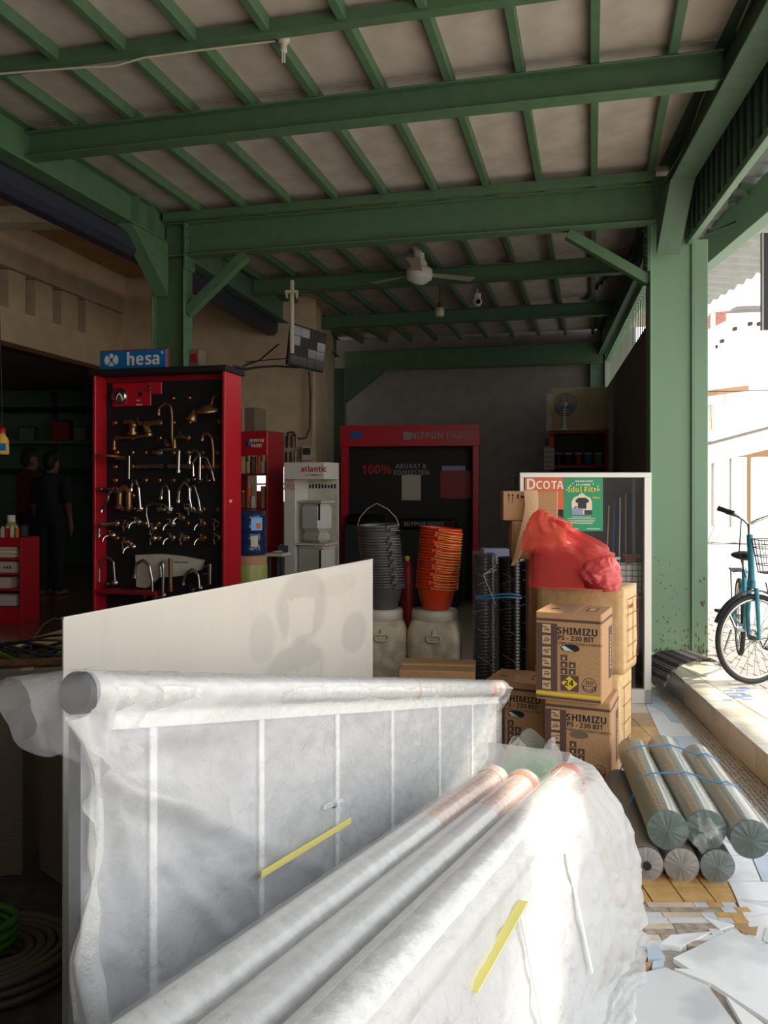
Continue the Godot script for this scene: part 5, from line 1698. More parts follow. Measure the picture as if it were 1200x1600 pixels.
# ---------------------------------------------------------------- fittings under the ceiling
func build_ceiling_fittings() -> void:
	var hub := P(655, 430, 8.7)
	var o := thing("ceiling_fan", "cream ceiling fan hanging behind the main beam", "ceiling fan", hub)
	var st := mb()
	var top := 3.92 - hub.y
	lathe(st, [Vector2(0, -0.1), Vector2(0.05, -0.098), Vector2(0.055, -0.088), Vector2(0.085, -0.082), Vector2(0.09, -0.07), Vector2(0.13, -0.05), Vector2(0.138, -0.01), Vector2(0.138, 0.05), Vector2(0.12, 0.07), Vector2(0.06, 0.08), Vector2(0, 0.08)], 32)
	obj("motor", st, M.plastic_white, o)
	st = mb()
	lathe(st, [Vector2(0.09, 0.07), Vector2(0.085, 0.12), Vector2(0.06, 0.16), Vector2(0.055, 0.22), Vector2(0.085, 0.32), Vector2(0.095, 0.36), Vector2(0.09, 0.37), Vector2(0.02, 0.375), Vector2(0.02, top), Vector2(0, top)], 24)
	obj("canopy", st, M.plastic_white, o)
	for i in 3:
		var an := 0.38 + TAU * i / 3
		st = mb()
		sheet(st, 8, 4, func(u, v): return Basis(Vector3.UP, an) * Vector3(0.13 + u * 0.5, 0.012 + (v - 0.5) * 0.012, (v - 0.5) * lerpf(0.09, 0.14, u)), Vector3.DOWN)
		sheet(st, 8, 4, func(u, v): return Basis(Vector3.UP, an) * Vector3(0.13 + u * 0.5, 0.017 + (v - 0.5) * 0.012, (v - 0.5) * lerpf(0.09, 0.14, u)), Vector3.UP)
		obj("blade", st, M.pvc, o)
	o = thing("bulb_holder", "cream socket hanging from the thin noggin near the cable end", "socket", P(443, 66, 4.5))
	st = mb()
	lathe(st, [Vector2(0, 0.03), Vector2(0.035, 0.03), Vector2(0.035, 0.008), Vector2(0.028, -0.004), Vector2(0.022, -0.01), Vector2(0, -0.01)], 18)
	obj("rose", st, M.pvc, o)
	st = mb()
	lathe(st, [Vector2(0.014, -0.008), Vector2(0.018, -0.02), Vector2(0.02, -0.05), Vector2(0.016, -0.055), Vector2(0, -0.055)], 16)
	obj("holder", st, M.white_old, o)
	st = mb()
	for s in [-1, 1]: tube(st, [Vector3(0.006 * s, -0.05, 0), Vector3(0.006 * s, -0.11, 0)], 0.0045, 6)
	obj("prong", st, M.white, o)
	var pts := []
	for e in [[-30, 118, 4.52], [40, 112, 4.52], [120, 106, 4.52], [180, 103, 4.52], [225, 90, 4.5], [300, 80, 4.5], [380, 70, 4.5], [430, 64, 4.5]]: pts.append(P(e[0], e[1], e[2]))
	st = mb()
	tube(st, pts, 0.006, 6)
	tag(obj("cable", st, M.pvc), "pale cable drooping along the noggin to the socket", "cable")
	pts = []
	for e in [[1172, 0, 4.2], [1155, 40, 4.5], [1145, 62, 4.7], [1120, 103, 5.0], [1094, 162, 5.4], [1078, 215, 5.8], [1055, 255, 6.2], [1036, 285, 6.5]]: pts.append(P(e[0], e[1], e[2]))
	st = mb()
	tube(st, pts, 0.007, 6)
	tag(obj("cable", st, M.pvc), "pale cable running along the top of the right girder", "cable")
	o = thing("security_camera", "white round security camera under the ceiling, right of the fan", "camera", P(746, 472, 10.6), 0.1)
	st = mb()
	lathe(st, [Vector2(0, 0.05), Vector2(0.045, 0.05), Vector2(0.045, -0.0), Vector2(0, 0.0)], 20, Transform3D(Basis(Vector3.RIGHT, 0.0), Vector3(0, 0.06, 0)))
	tube(st, [Vector3(0, 0.1, 0), Vector3(0, 3.992 - o.position.y, 0)], 0.015, 8)
	obj("mount", st, M.white, o)
	st = mb()
	lathe(st, [Vector2(0, -0.055), Vector2(0.035, -0.045), Vector2(0.055, -0.01), Vector2(0.055, 0.02), Vector2(0.04, 0.05), Vector2(0, 0.06)], 24)
	obj("housing", st, M.white, o)
	st = mb()
	tube(st, [Vector3(0, -0.005, 0.045), Vector3(0, -0.005, 0.06)], 0.03, 18)
	obj("lens", st, M.black_gloss, o)
	o = thing("lamp_bulb", "unlit frosted bulb in a socket left of the security camera", "lamp", P(687, 487, 10.2))
	st = mb()
	lathe(st, [Vector2(0, -0.06), Vector2(0.045, -0.058), Vector2(0.055, -0.045), Vector2(0.055, 0.03), Vector2(0.03, 0.05), Vector2(0, 0.05)], 20)
	obj("bulb", st, M.white_old, o)
	st = mb()
	lathe(st, [Vector2(0.025, 0.05), Vector2(0.028, 0.1), Vector2(0.02, 0.115), Vector2(0, 0.115)], 14)
	tube(st, [Vector3(0, 0.1, 0), Vector3(0, 3.992 - o.position.y, 0)], 0.006, 6)
	obj("socket", st, M.bronze, o)

# ---------------------------------------------------------------- drums, buckets, black net rolls
func loft(st: SurfaceTool, prof: Array, pw: float, n := 36) -> void:    # rounded square sections: Vector2(half width, height)
	st.set_smooth_group(0)
	var f := func(i: int, j: int) -> Vector3:
		var an := TAU * (i % n) / n
		var c := cos(an)
		var s := sin(an)
		var r: float = 1.0 / pow(pow(absf(c), pw) + pow(absf(s), pw), 1.0 / pw)
		return Vector3(prof[j].x * r * c, prof[j].y, prof[j].x * r * s)
	for j in prof.size() - 1:
		for i in n:
			var q := []
			for e in [[i, j], [i + 1, j], [i + 1, j + 1], [i, j + 1]]:
				var v: Vector3 = f.call(e[0], e[1])
				if q.is_empty() or not (v.is_equal_approx(q[-1]) or v.is_equal_approx(q[0])): q.append(v)
			if q.size() < 3: continue
			var am := TAU * (i + 0.5) / n
			var dr: float = prof[j + 1].x - prof[j].x
			var dh: float = prof[j + 1].y - prof[j].y
			face(st, q, Vector3(cos(am) * dh, -dr, sin(am) * dh))
	st.set_smooth_group(-1)

func make_bucket(label: String, group: String, body: Material, wire: Material) -> Node3D:
	var o := thing("bucket", label, "bucket", Vector3.ZERO, 0.0, group)
	var st := mb()
	lathe(st, [Vector2(0, 0), Vector2(0.088, 0), Vector2(0.092, 0.004), Vector2(0.101, 0.04), Vector2(0.105, 0.044), Vector2(0.132, 0.155)], 28)
	lathe(st, [Vector2(0.128, 0.166), Vector2(0.125, 0.155), Vector2(0.087, 0.006), Vector2(0, 0.006)], 28)
	obj("body", st, body, o)
	st = mb()
	lathe(st, [Vector2(0.132, 0.155), Vector2(0.142, 0.154), Vector2(0.144, 0.166), Vector2(0.141, 0.17), Vector2(0.128, 0.168)], 28)
	obj("rim", st, body, o)
	st = mb()
	var pts := []
	for i in 15:
		var an := lerpf(-1.3, PI - 1.3, i / 14.0)
		pts.append(Vector3(0.149 * cos(an), 0.158 - 0.02 * sin(PI * i / 14.0), 0.149 * sin(an)))
	tube(st, pts, 0.003, 5)
	obj("handle", st, wire, o)
	for i in [0, 14]: part("lug", o, body, pts[i], Vector3(0.016, 0.024, 0.016), 0.003)
	return o

func build_middle() -> void:
	# two blue rimmed plastic drums
	var lid_y := 0.645
	var dpos := [P(679, 757, 5.7) * Vector3(1, 0, 1), P(594, 757, 5.75) * Vector3(1, 0, 1)]
	var names := ["grubby white square drum under the orange bucket stack", "grubby white square drum under the black bucket stack"]
	for i in 2:
		var o := thing("drum", names[i], "drum", dpos[i], -0.1 + 0.15 * i)
		var st := mb()
		loft(st, [Vector2(0, 0.0), Vector2(0.16, 0.0), Vector2(0.18, 0.03), Vector2(0.185, 0.1), Vector2(0.185, 0.45), Vector2(0.18, 0.52), Vector2(0.16, 0.57), Vector2(0.14, 0.585), Vector2(0, 0.585)], 4.5)
		obj("body", st, M.drum, o)
		st = mb()
		lathe(st, [Vector2(0.15, 0.575), Vector2(0.158, 0.58), Vector2(0.158, 0.63), Vector2(0.152, 0.645), Vector2(0, 0.645)], 36)
		obj("lid", st, M.white_old, o)
		for s in ([-1] if i == 0 else [-1]):
			st = mb()
			var ring := []
			for j in 18:
				var an := TAU * j / 18
				ring.append(Vector3(0.0 + 0.045 * signf(cos(an)) * pow(absf(cos(an)), 0.6), 0.475 + 0.022 * signf(sin(an)) * pow(absf(sin(an)), 0.6), 0.196))
			tube(st, ring, 0.008, 7, false, true)
			obj("handle", st, M.drum, o)
			st = mb()
			tube(st, [Vector3(0, 0.5, 0.19), Vector3(0, 0.53, 0.185)], 0.014, 8)
			obj("handle_boss", st, M.drum, o)
	# stacked buckets
	var ob := make_bucket("orange bucket nested in the leaning orange stack", "orange buckets in the nested stack", M.bucket_orange, M.wire_yellow)
	var n := 21
	for i in n:
		var b: Node3D = ob if i == 0 else dup(ob, Vector3.ZERO, 0.0)
		var up := Vector3(0.05, 1, 0).normalized()
		b.position = dpos[0] + Vector3(0.012, lid_y + 0.002, 0) + up * i * 0.0195
		b.rotation = Vector3(0.02 * sin(i * 1.7), 0.12 * sin(i * 2.3), -0.005 * i * 0.9)
	ob.set_meta("label", "lowest orange bucket, its whole tapered body showing, on the drum lid")
	ob.remove_meta("group")
	var bbk := make_bucket("black bucket nested in the black stack beside the grey sheet", "black buckets in the nested stack", M.bucket_black, M.text_grey)
	for i in n:
		var b: Node3D = bbk if i == 0 else dup(bbk, Vector3.ZERO, 0.0)
		b.position = dpos[1] + Vector3(0.03, lid_y + 0.002, 0) + Vector3(-0.10, 1, 0).normalized() * i * (0.0185 if i < 19 else 0.0195) + (Vector3(0, 0.02, 0) if i >= 19 else Vector3.ZERO)
		b.rotation = Vector3(0.01 * sin(i * 1.3), PI * 0.25 + 0.1 * sin(i * 2.1), 0.05)
		if i == n - 1:
			b.set_meta("label", "topmost black bucket with its wire handle standing up in an arch")
			b.remove_meta("group")
			b.get_node("handle").free()
			var pts := []
			for e in [[-0.146, 0.155], [-0.125, 0.22], [-0.07, 0.28], [-0.005, 0.315], [0.07, 0.275], [0.125, 0.215], [0.146, 0.155]]: pts.append(Vector3(e[0], e[1], 0))
			var st := mb()
			tube(st, pts, 0.0035, 6)
			var h := obj("handle", st, M.text_grey, b)
			h.rotation.y = -PI * 0.25
	bbk.set_meta("label", "lowest black bucket, its whole body showing, on the drum lid")
	bbk.remove_meta("group")
	# upright black net rolls
	var rl := ["left upright black net roll with the white strap", "middle upright black net roll with a ribbed highlight", "right upright black net roll behind the cartons"]
	var rx := [[757, 5.2], [795, 5.25], [826, 5.45]]
	for i in 3:
		var base := P(rx[i][0], 757, rx[i][1]) * Vector3(1, 0, 1)
		var o := thing("net_roll", rl[i], "net roll", base)
		var st := mb()
		var prof := [Vector2(0, 0)]
		var hgt := 1.06 - 0.03 * i
		var y := 0.0
		while y < hgt:
			prof.append(Vector2(0.068, y))
			prof.append(Vector2(0.074, y + 0.006))
			prof.append(Vector2(0.068, y + 0.013))
			y += 0.021
		prof.append(Vector2(0.06, hgt))
		prof.append(Vector2(0.02, hgt - 0.01))
		prof.append(Vector2(0, hgt - 0.012))
		lathe(st, prof, 24)
		obj("net", st, M.black_net, o)
		st = mb()
		sheet(st, 24, 20, func(u, v): return Vector3((0.079 + 0.004 * fnl.get_noise_2d(u * 9, v * 14 + i)) * cos(u * TAU), v * (hgt + 0.02), (0.079 + 0.004 * fnl.get_noise_2d(u * 9 + 3, v * 14 + i)) * sin(u * TAU)), Vector3.UP)
		if i == 0: obj("plastic_wrap", st, mk_clear(0.05), o)
		for k in 5:
			st = mb()
			tube(st, [Vector3(0.078 * cos(k), 0.2 + k * 0.17, 0.078 * absf(sin(k * 1.3))), Vector3(0.02, 0.23 + k * 0.17, 0.08), Vector3(-0.05, 0.27 + k * 0.17, 0.062)], 0.0016, 5)
			obj("thread", st, M.text_grey, o)
		if i == 0:
			st = mb()
			var z := Vector3(0, 0, 0.0)
			for e in [[[775, 884], [755, 898]], [[755, 898], [775, 945]], [[758, 897], [776, 890]]]:
				bar(st, P(e[0][0], e[0][1], 5.1) - base, P(e[1][0], e[1][1], 5.1) - base, 0.003, 0.014, Vector3.BACK, 0.0)
			obj("strap", st, M.white, o)
	var st := mb()
	var loop := []
	for e in [[744, 932, 5.16], [757, 931, 5.1], [776, 929, 5.12], [795, 928, 5.15], [812, 930, 5.2], [815, 934, 5.24], [795, 933, 5.15], [776, 934, 5.12], [757, 935, 5.1], [744, 935, 5.16]]: loop.append(P(e[0], e[1], e[2]))
	tube(st, loop, 0.006, 6)
	tag(obj("string", st, M.blue_string), "blue string tied round the upright black net rolls", "string")
	var bx := thing("carton", "blue and white carton peeping over the upright net rolls", "carton", P(774, 862, 5.55) + Vector3(0, -0.03, 0), 0.05)
	part("box", bx, M.lavender, Vector3(0, -0.02, 0), Vector3(0.18, 0.14, 0.14))
	part("print", bx, M.blue, Vector3(-0.05, 0.025, 0.071), Vector3(0.05, 0.012, 0.002), 0.0)
	st = mb()
	var stand := P(774, 757, 5.55) * Vector3(1, 0, 1)
	bx = thing("carton", "tall dark carton under the blue and white carton", "carton", stand, 0.05)
	part("box", bx, M.dark, Vector3(0, 0.49, 0), Vector3(0.2, 0.98, 0.16))
	part("tape", bx, M.tape, Vector3(0, 0.981, 0), Vector3(0.04, 0.002, 0.16), 0.0)
	# the flat carton by the drums
	var c := P(742, 1050, 4.55)
	bx = thing("carton", "flat topped plain carton in front of the orange bucket drum", "carton", Vector3(c.x, 0, c.z), -0.12)
	part("box", bx, M.card, Vector3(-0.21, c.y * 0.5, -0.16), Vector3(0.42, c.y, 0.32))
	part("tape", bx, M.card_pale, Vector3(-0.21, c.y + 0.001, -0.16), Vector3(0.42, 0.002, 0.05), 0.0)
	part("flap_seam", bx, M.card_print, Vector3(-0.21, c.y + 0.0005, -0.16), Vector3(0.4, 0.0022, 0.003), 0.0)

func mk_clear(a: float) -> StandardMaterial3D:
	var m := StandardMaterial3D.new()
	m.albedo_color = Color(1, 1, 1, a)
	m.roughness = 0.27
	m.transparency = BaseMaterial3D.TRANSPARENCY_ALPHA
	return m

# ---------------------------------------------------------------- cartons, showcase, red bag
func pump_carton(label: String, near: Vector3, yaw: float) -> Node3D:     # near: the bottom of its near right corner
	var w := 0.322
	var h := 0.435
	var dp := 0.3
	var o := thing("pump_carton", label, "carton", near, yaw)
	part("box", o, M.card, Vector3(-w * 0.5, h * 0.5, -dp * 0.5), Vector3(w, h, dp), 0.005)
	var st := mb()
	var r := func(x0: float, y0: float, x1: float, y1: float, z: float, s) -> void:   # a printed rectangle; fractions of the front, from its upper left
		box(s, Vector3(-w + (x0 + x1) * 0.5 * w, h - (y0 + y1) * 0.5 * h, z), Vector3((x1 - x0) * w, (y1 - y0) * h, 0.001), 0.0)
	r.call(0.01, 0.075, 0.99, 0.105, 0.0006, st)
	r.call(0.01, 0.955, 0.99, 0.98, 0.0006, st)
	r.call(0.01, 0.13, 0.335, 0.895, 0.0006, st)
	r.call(0.385, 0.70, 0.66, 0.88, 0.0006, st)
	for e in [[0.385, 0.475], [0.385, 0.55], [0.51, 0.55], [0.385, 0.625], [0.51, 0.625]]: r.call(e[0], e[1], e[0] + 0.105, e[1] + 0.065, 0.0006, st)
	# the circle of the quality mark
	var cm := Vector3(-w + 0.82 * w, h - 0.79 * h, 0.0008)
	var ring := []
	for j in 24: ring.append(cm + Vector3(0.034 * cos(TAU * j / 24), 0.034 * sin(TAU * j / 24), 0))
	tube(st, ring, 0.0016, 4, false, true)
	box(st, cm + Vector3(0, -0.014, 0), Vector3(0.062, 0.022, 0.001), 0.0)
	# bands on the right side, marks on the top
	box(st, Vector3(0.0006, h * 0.91, -dp * 0.5), Vector3(0.001, 0.012, dp * 0.98), 0.0)
	box(st, Vector3(0.0006, h * 0.5, -dp * 0.78), Vector3(0.001, h * 0.6, dp * 0.3), 0.0)
	box(st, Vector3(-w * 0.78, h + 0.0006, -dp * 0.4), Vector3(0.04, 0.001, 0.02), 0.0)
	box(st, Vector3(-w * 0.22, h + 0.0006, -dp * 0.5), Vector3(0.05, 0.001, 0.11), 0.0)
	obj("print", st, M.card_print, o)
	st = mb()
	for i in 6: box(st, Vector3(-w + 0.17 * w, h - (0.19 + i * 0.128) * h, 0.0014), Vector3(0.042, 0.042, 0.001), 0.0)
	box(st, Vector3(-w * 0.22, h + 0.0014, -dp * 0.5), Vector3(0.03, 0.001, 0.09), 0.0)
	for e in [[0.42, 0.5], [0.42, 0.575], [0.545, 0.575], [0.42, 0.65], [0.545, 0.65]]: r.call(e[0], e[1], e[0] + 0.03, e[1] + 0.028, 0.0014, st)
	obj("icon_ground", st, M.card_pale, o)
	st = mb()
	for i in 6:
		var c := Vector3(-w + 0.17 * w, h - (0.19 + i * 0.128) * h, 0.0022)
		for k in 3: box(st, c + Vector3(-0.01 + 0.01 * ((i + k) % 3), 0.008 - 0.008 * k, 0), Vector3(0.02 - 0.004 * k, 0.004, 0.001), 0.0)
		tube(st, [c + Vector3(-0.012, 0.008 * (i % 3 - 1), 0), c + Vector3(0.012, -0.006, 0)], 0.002, 4)
	obj("icon", st, M.card_print, o)
	st = mb()
	var pr := PackedVector2Array()
	var hole := []
	for j in 20:
		var an := TAU * j / 20
		hole.append(Vector2(-w + 0.53 * w + 0.046 * signf(cos(an)) * pow(absf(cos(an)), 0.7), h - 0.395 * h + 0.018 * sin(an)))
	prism(st, hole, 0.0, 0.0012, Transform3D(Basis(Vector3.RIGHT, Vector3.BACK, Vector3.UP), Vector3.ZERO))
	obj("hand_hole", st, M.black, o)
	st = mb()
	prism(st, [Vector2(-w + 0.53 * w - 0.043, h * 0.615), Vector2(-w + 0.53 * w - 0.03, h * 0.63), Vector2(-w + 0.53 * w + 0.006, h * 0.585), Vector2(-w + 0.53 * w + 0.02, h * 0.57), Vector2(-w + 0.53 * w - 0.025, h * 0.572)], 0.0, 0.0016, Transform3D(Basis(Vector3.RIGHT, Vector3.BACK, Vector3.UP), Vector3.ZERO))
	obj("inner_bag", st, M.marble_grey, o)
	st = mb()
	r.call(0.01, 0.905, 0.99, 0.94, 0.0006, st)
	var dmd := [Vector2(-w + 0.52 * w - 0.04, h - 0.79 * h), Vector2(-w + 0.52 * w, h - 0.79 * h + 0.036), Vector2(-w + 0.52 * w + 0.04, h - 0.79 * h), Vector2(-w + 0.52 * w, h - 0.79 * h - 0.036)]
	prism(st, dmd, 0.0012, 0.002, Transform3D(Basis(Vector3.RIGHT, Vector3.BACK, Vector3.UP), Vector3.ZERO))
	obj("yellow_print", st, M.yellow, o)
	st = mb()
	box(st, Vector3(-w * 0.5, h + 0.0006, -dp * 0.5), Vector3(0.05, 0.0012, dp), 0.0)
	obj("tape", st, M.tape, o)
	var ink := M.black as Material
	words(o, "SHIMIZU", 0.034, Vector3(-w + 0.64 * w, h - 0.205 * h, 0.001), ink, Basis(), true, 0.001, "lettering", 1.0)
	words(o, "PS - 230 BIT", 0.0235, Vector3(-w + 0.615 * w, h - 0.285 * h, 0.001), ink, Basis(), true, 0.001)
	words(o, "POMPA AIR LISTRIK OTOMATIS", 0.0115, Vector3(-w + 0.665 * w, h - 0.345 * h, 0.001), M.card_print, Basis(), false, 0.001)
	words(o, "24", 0.03, Vector3(-w + 0.51 * w, h - 0.785 * h, 0.0028), ink, Basis(), true, 0.001)
	words(o, "ISO", 0.017, cm + Vector3(0, 0.011, 0), M.card_print, Basis(), true, 0.001)
	words(o, "9001", 0.016, cm + Vector3(0, -0.014, 0.001), M.card_pale, Basis(), true, 0.001)
	words(o, "SHIMIZU", 0.03, Vector3(0.0016, h * 0.5, -dp * 0.78), M.card_pale, Basis(Vector3.UP, PI / 2) * Basis(Vector3.BACK, PI / 2), true, 0.001)
	return o

func bulgy(st: SurfaceTool, s: Vector3, bulge: float, seed_: float, xf := Transform3D()) -> void:   # a soft, dented carton: a rounded box pushed outward and wrinkled
	for f in 6:
		var ax := f / 2
		var sg := 1.0 if f % 2 else -1.0
		var fn := func(u: float, v: float) -> Vector3:
			var a := u * 2 - 1
			var b := v * 2 - 1
			var q := Vector3.ZERO
			q[ax] = sg
			q[(ax + 1) % 3] = a
			q[(ax + 2) % 3] = b
			var p := Vector3(q.x * s.x, q.y * s.y, q.z * s.z) * 0.5
			var e := Vector3((1 - q.y * q.y) * (1 - q.z * q.z), (1 - q.x * q.x) * (1 - q.z * q.z), (1 - q.y * q.y) * (1 - q.x * q.x))
			p += Vector3(q.x * e.x, q.y * e.y * 0.3, q.z * e.z) * bulge
			var l := 1.0 - 0.035 * (absf(q.x * q.z) * absf(q.x * q.z))
			p.x *= l
			p.z *= l
			p += Vector3(fnl.get_noise_3d(p.x * 7 + seed_, p.y * 7, p.z * 7), fnl.get_noise_3d(p.y * 7, p.x * 7 + seed_, p.z * 7), fnl.get_noise_3d(p.z * 7, p.y * 7, p.x * 7 - seed_)) * 0.006
			return xf * p
		var o := Vector3.ZERO
		o[ax] = sg
		sheet(st, 12, 12, fn, xf.basis * o)

func build_cartons() -> void:
	# glass showcase
	var sx0 := 0.935
	var o := thing("showcase", "aluminium framed glass showcase with posters beside the right column", "showcase", Vector3(sx0, 0, -5.75), -0.05)
	var W := 0.895
	var H := 1.583
	for e in [[0.0, 0.028], [W - 0.05, 0.05]]: part("stile", o, M.alu, Vector3(e[0] + e[1] * 0.5, H * 0.5, 0), Vector3(e[1], H, 0.04))
	part("top_rail", o, M.alu, Vector3(W * 0.5, H - 0.018, 0), Vector3(W, 0.036, 0.045))
	part("bottom_rail", o, M.alu, Vector3(W * 0.5, 0.05, 0), Vector3(W, 0.1, 0.04))
	for x in [0.015, W - 0.015]: part("rear_stile", o, M.alu, Vector3(x, H * 0.5, -0.4), Vector3(0.03, H, 0.03))
	part("back_panel", o, M.black, Vector3(W * 0.5, H * 0.5, -0.41), Vector3(W, H, 0.012))
	part("side_panel", o, M.dark, Vector3(0.004, H * 0.5, -0.2), Vector3(0.008, H - 0.04, 0.38), 0.0)
	part("side_panel", o, M.dark, Vector3(W - 0.004, H * 0.5, -0.2), Vector3(0.008, H - 0.04, 0.38), 0.0)
	part("top_panel", o, M.dark, Vector3(W * 0.5, H - 0.006, -0.2), Vector3(W, 0.012, 0.4), 0.0)
	part("shelf", o, M.dark, Vector3(W * 0.5, 0.72, -0.2), Vector3(W - 0.03, 0.015, 0.38), 0.0)
	part("pane", o, M.glass, Vector3(W * 0.5 - 0.01, H * 0.5 + 0.03, 0.0), Vector3(W - 0.07, H - 0.13, 0.004), 0.0)
	var k := 5.75 / F
	var bz := Transform3D(Basis(Vector3.UP, -0.05), Vector3(sx0, 0, -5.75))
	var fp := func(px: float, py: float, z := 0.012) -> Vector3: return bz.affine_inverse() * on_plane(px, py, bz * Vector3(0, 0, z), bz.basis.z)
	# posters stuck on the glass
	var pc: Vector3 = fp.call(850.5, 768.0)
	var po := thing("poster", "orange poster lettered DCOTA on the showcase glass", "poster", bz * pc, -0.05)
	part("sheet", po, M.orange, Vector3.ZERO, Vector3(60 * k, 56 * k, 0.003), 0.0)
	words(po, "D", 0.075, Vector3(-0.094, 0.05, 0.003), M.white)
	words(po, "COTA", 0.056, Vector3(0.036, 0.044, 0.003), M.white, Basis(), true, 0.0015, "lettering", 0.95)
	strokes(po, 11, 0.17, 0.012, Vector3(0.01, -0.004, 0.002), M.white)
	pc = fp.call(911.0, 788.0)
	po = thing("poster", "green holiday poster with yellow Idul Fitri lettering on the showcase glass", "poster", bz * pc, -0.05)
	part("sheet", po, M.poster_green, Vector3.ZERO, Vector3(61 * k, 83 * k, 0.003), 0.0)
	words(po, "NIPPON PAINT", 0.0125, Vector3(0.005, 0.158, 0.003), M.white)
	strokes(po, 8, 0.1, 0.012, Vector3(0.0, 0.135, 0.002), M.white)
	words(po, "Idul Fitri", 0.036, Vector3(0.0, 0.102, 0.003), M.yellow)
	strokes(po, 6, 0.05, 0.013, Vector3(0.09, 0.046, 0.002), M.yellow)
	var st := mb()
	var fz := Transform3D(Basis(Vector3.RIGHT, Vector3.BACK, Vector3.UP), Vector3(0, 0, 0.0018))
	prism(st, [Vector2(-0.078, -0.07), Vector2(0.06, -0.07), Vector2(0.06, 0.02), Vector2(0.048, 0.045), Vector2(0.02, 0.058), Vector2(-0.008, 0.08), Vector2(-0.036, 0.058), Vector2(-0.064, 0.045), Vector2(-0.078, 0.02)], 0, 0.0012, fz)
	obj("arch_print", st, M.cream_print, po)
	st = mb()
	fz.origin.z = 0.0032
	prism(st, [Vector2(-0.035, -0.03), Vector2(0.022, -0.03), Vector2(0.022, 0.01), Vector2(0.036, 0.012), Vector2(0.04, 0.028), Vector2(0.018, 0.045), Vector2(-0.03, 0.045), Vector2(-0.052, 0.028), Vector2(-0.048, 0.012), Vector2(-0.035, 0.01)], 0, 0.0012, fz)
	prism(st, [Vector2(-0.062, -0.07), Vector2(-0.055, -0.07), Vector2(-0.05, -0.02), Vector2(-0.03, -0.02), Vector2(-0.03, -0.015), Vector2(-0.058, -0.015)], 0, 0.0016, fz)
	obj("shirt_print", st, M.dark, po)
	st = mb()
	box(st, Vector3(-0.04, -0.05, 0.0055), Vector3(0.075, 0.045, 0.001), 0.0)
	obj("bag_print", st, M.lavender, po)
	st = mb()
	box(st, Vector3(0.035, -0.055, 0.0055), Vector3(0.05, 0.03, 0.001), 0.0)
	obj("cap_print", st, M.navy, po)
	st = mb()
	for i in 5: box(st, Vector3(-0.01, -0.087 - i * 0.011, 0.0018), Vector3([0.13, 0.19, 0.18, 0.17, 0.15][i], 0.0035, 0.001), 0.0)
	for e in [[-0.1, 0.11], [-0.085, 0.13], [0.07, 0.14], [0.1, 0.125], [0.11, 0.1], [-0.112, 0.1], [0.085, 0.105], [-0.07, 0.145]]: box(st, Vector3(e[0], e[1], 0.0018), Vector3(0.008, 0.008, 0.001), 0.0)
	box(st, Vector3(-0.06, -0.168, 0.0018), Vector3(0.06, 0.004, 0.001), 0.0)
	box(st, Vector3(0.07, -0.168, 0.0018), Vector3(0.09, 0.004, 0.001), 0.0)
	obj("small_print", st, M.white, po)
	# inside the showcase
	var ins := thing("wire_rack", "black wire grid with pale boards inside the showcase", "rack", bz * Vector3(0.72, 0.728, -0.12), -0.05)
	part("backing", ins, M.marble_grey, Vector3(0, 0.1, -0.03), Vector3(0.3, 0.24, 0.01), 0.0)
	for i in 9:
		st = mb()
		tube(st, [Vector3(-0.16 + i * 0.04, -0.0, 0), Vector3(-0.16 + i * 0.04, 0.26, 0)], 0.0022, 5)
		obj("wire", st, M.black, ins)
	for i in 7:
		st = mb()
		tube(st, [Vector3(-0.17, 0.01 + i * 0.04, 0), Vector3(0.17, 0.01 + i * 0.04, 0)], 0.0022, 5)
		obj("wire", st, M.black, ins)
	part("wood_edge", ins, M.wood_d, Vector3(-0.09, 0.255, 0.01), Vector3(0.17, 0.02, 0.02))
	var sl := thing("stick_bundle", "thin pale sticks standing upright inside the showcase", "sticks", bz * Vector3(0.72, 0.728, -0.24), -0.05)
	for i in 5:
		st = mb()
		tube(st, [Vector3(-0.08 + i * 0.045, 0, 0.01 * i), Vector3(-0.05 + i * 0.04, 0.62 + 0.03 * i, -0.03)], 0.005, 6)
		obj("stick", st, [M.wood_b, M.blue, M.steel][i % 3], sl)
	var rcl := thing("cloth", "dark red cloth corner hanging over the wire grid", "cloth", bz * Vector3(0.78, 0.985, -0.09), -0.05)
	st = mb()
	prism(st, [Vector2(-0.06, 0.03), Vector2(0.07, 0.03), Vector2(0.02, -0.03), Vector2(-0.02, -0.04)], -0.004, 0.004, Transform3D(Basis(Vector3.RIGHT, Vector3.BACK, Vector3.UP), Vector3.ZERO))
	obj("fold", st, M.maroon, rcl)
	# pump cartons
	var near := P(940, 757, 4.0) * Vector3(1, 0, 1)
	pump_carton("pump carton with a clear front, topmost of the stack reading SHIMIZU", near + Vector3(0, 0.437, 0), -0.436)
	var lower := pump_carton("pump carton directly under the topmost one, its hand hole closed", P(954, 757, 4.05) * Vector3(1, 0, 1), -0.40)
	lower.get_node("hand_hole").material_override = M.card_dark
	lower.get_node("inner_bag").free()
	pump_carton("pump carton on the floor left of the stacked pair, half hidden by plastic", P(850, 757, 4.42) * Vector3(1, 0, 1), -0.42)
	# worn cartons behind
	var big := P(912, 757, 4.78) * Vector3(1, 0, 1)
	var wy := -0.5
	var c := thing("worn_carton", "big bulging worn carton behind the topmost pump carton", "carton", big + Vector3(0.02, 0.47, 0), wy)
	st = mb()
	bulgy(st, Vector3(0.50, 0.46, 0.36), 0.008, 1.0, Transform3D(Basis(), Vector3(0, 0.23, 0)))
	obj("box", st, M.card_old, c)
	st = mb()
	var inkm := mk(c8(150, 80, 50), 0.9)
	for i in 5: box(st, Vector3(0.2585, 0.06 + i * 0.085, 0.0), Vector3(0.002, 0.003, 0.26), 0.0)
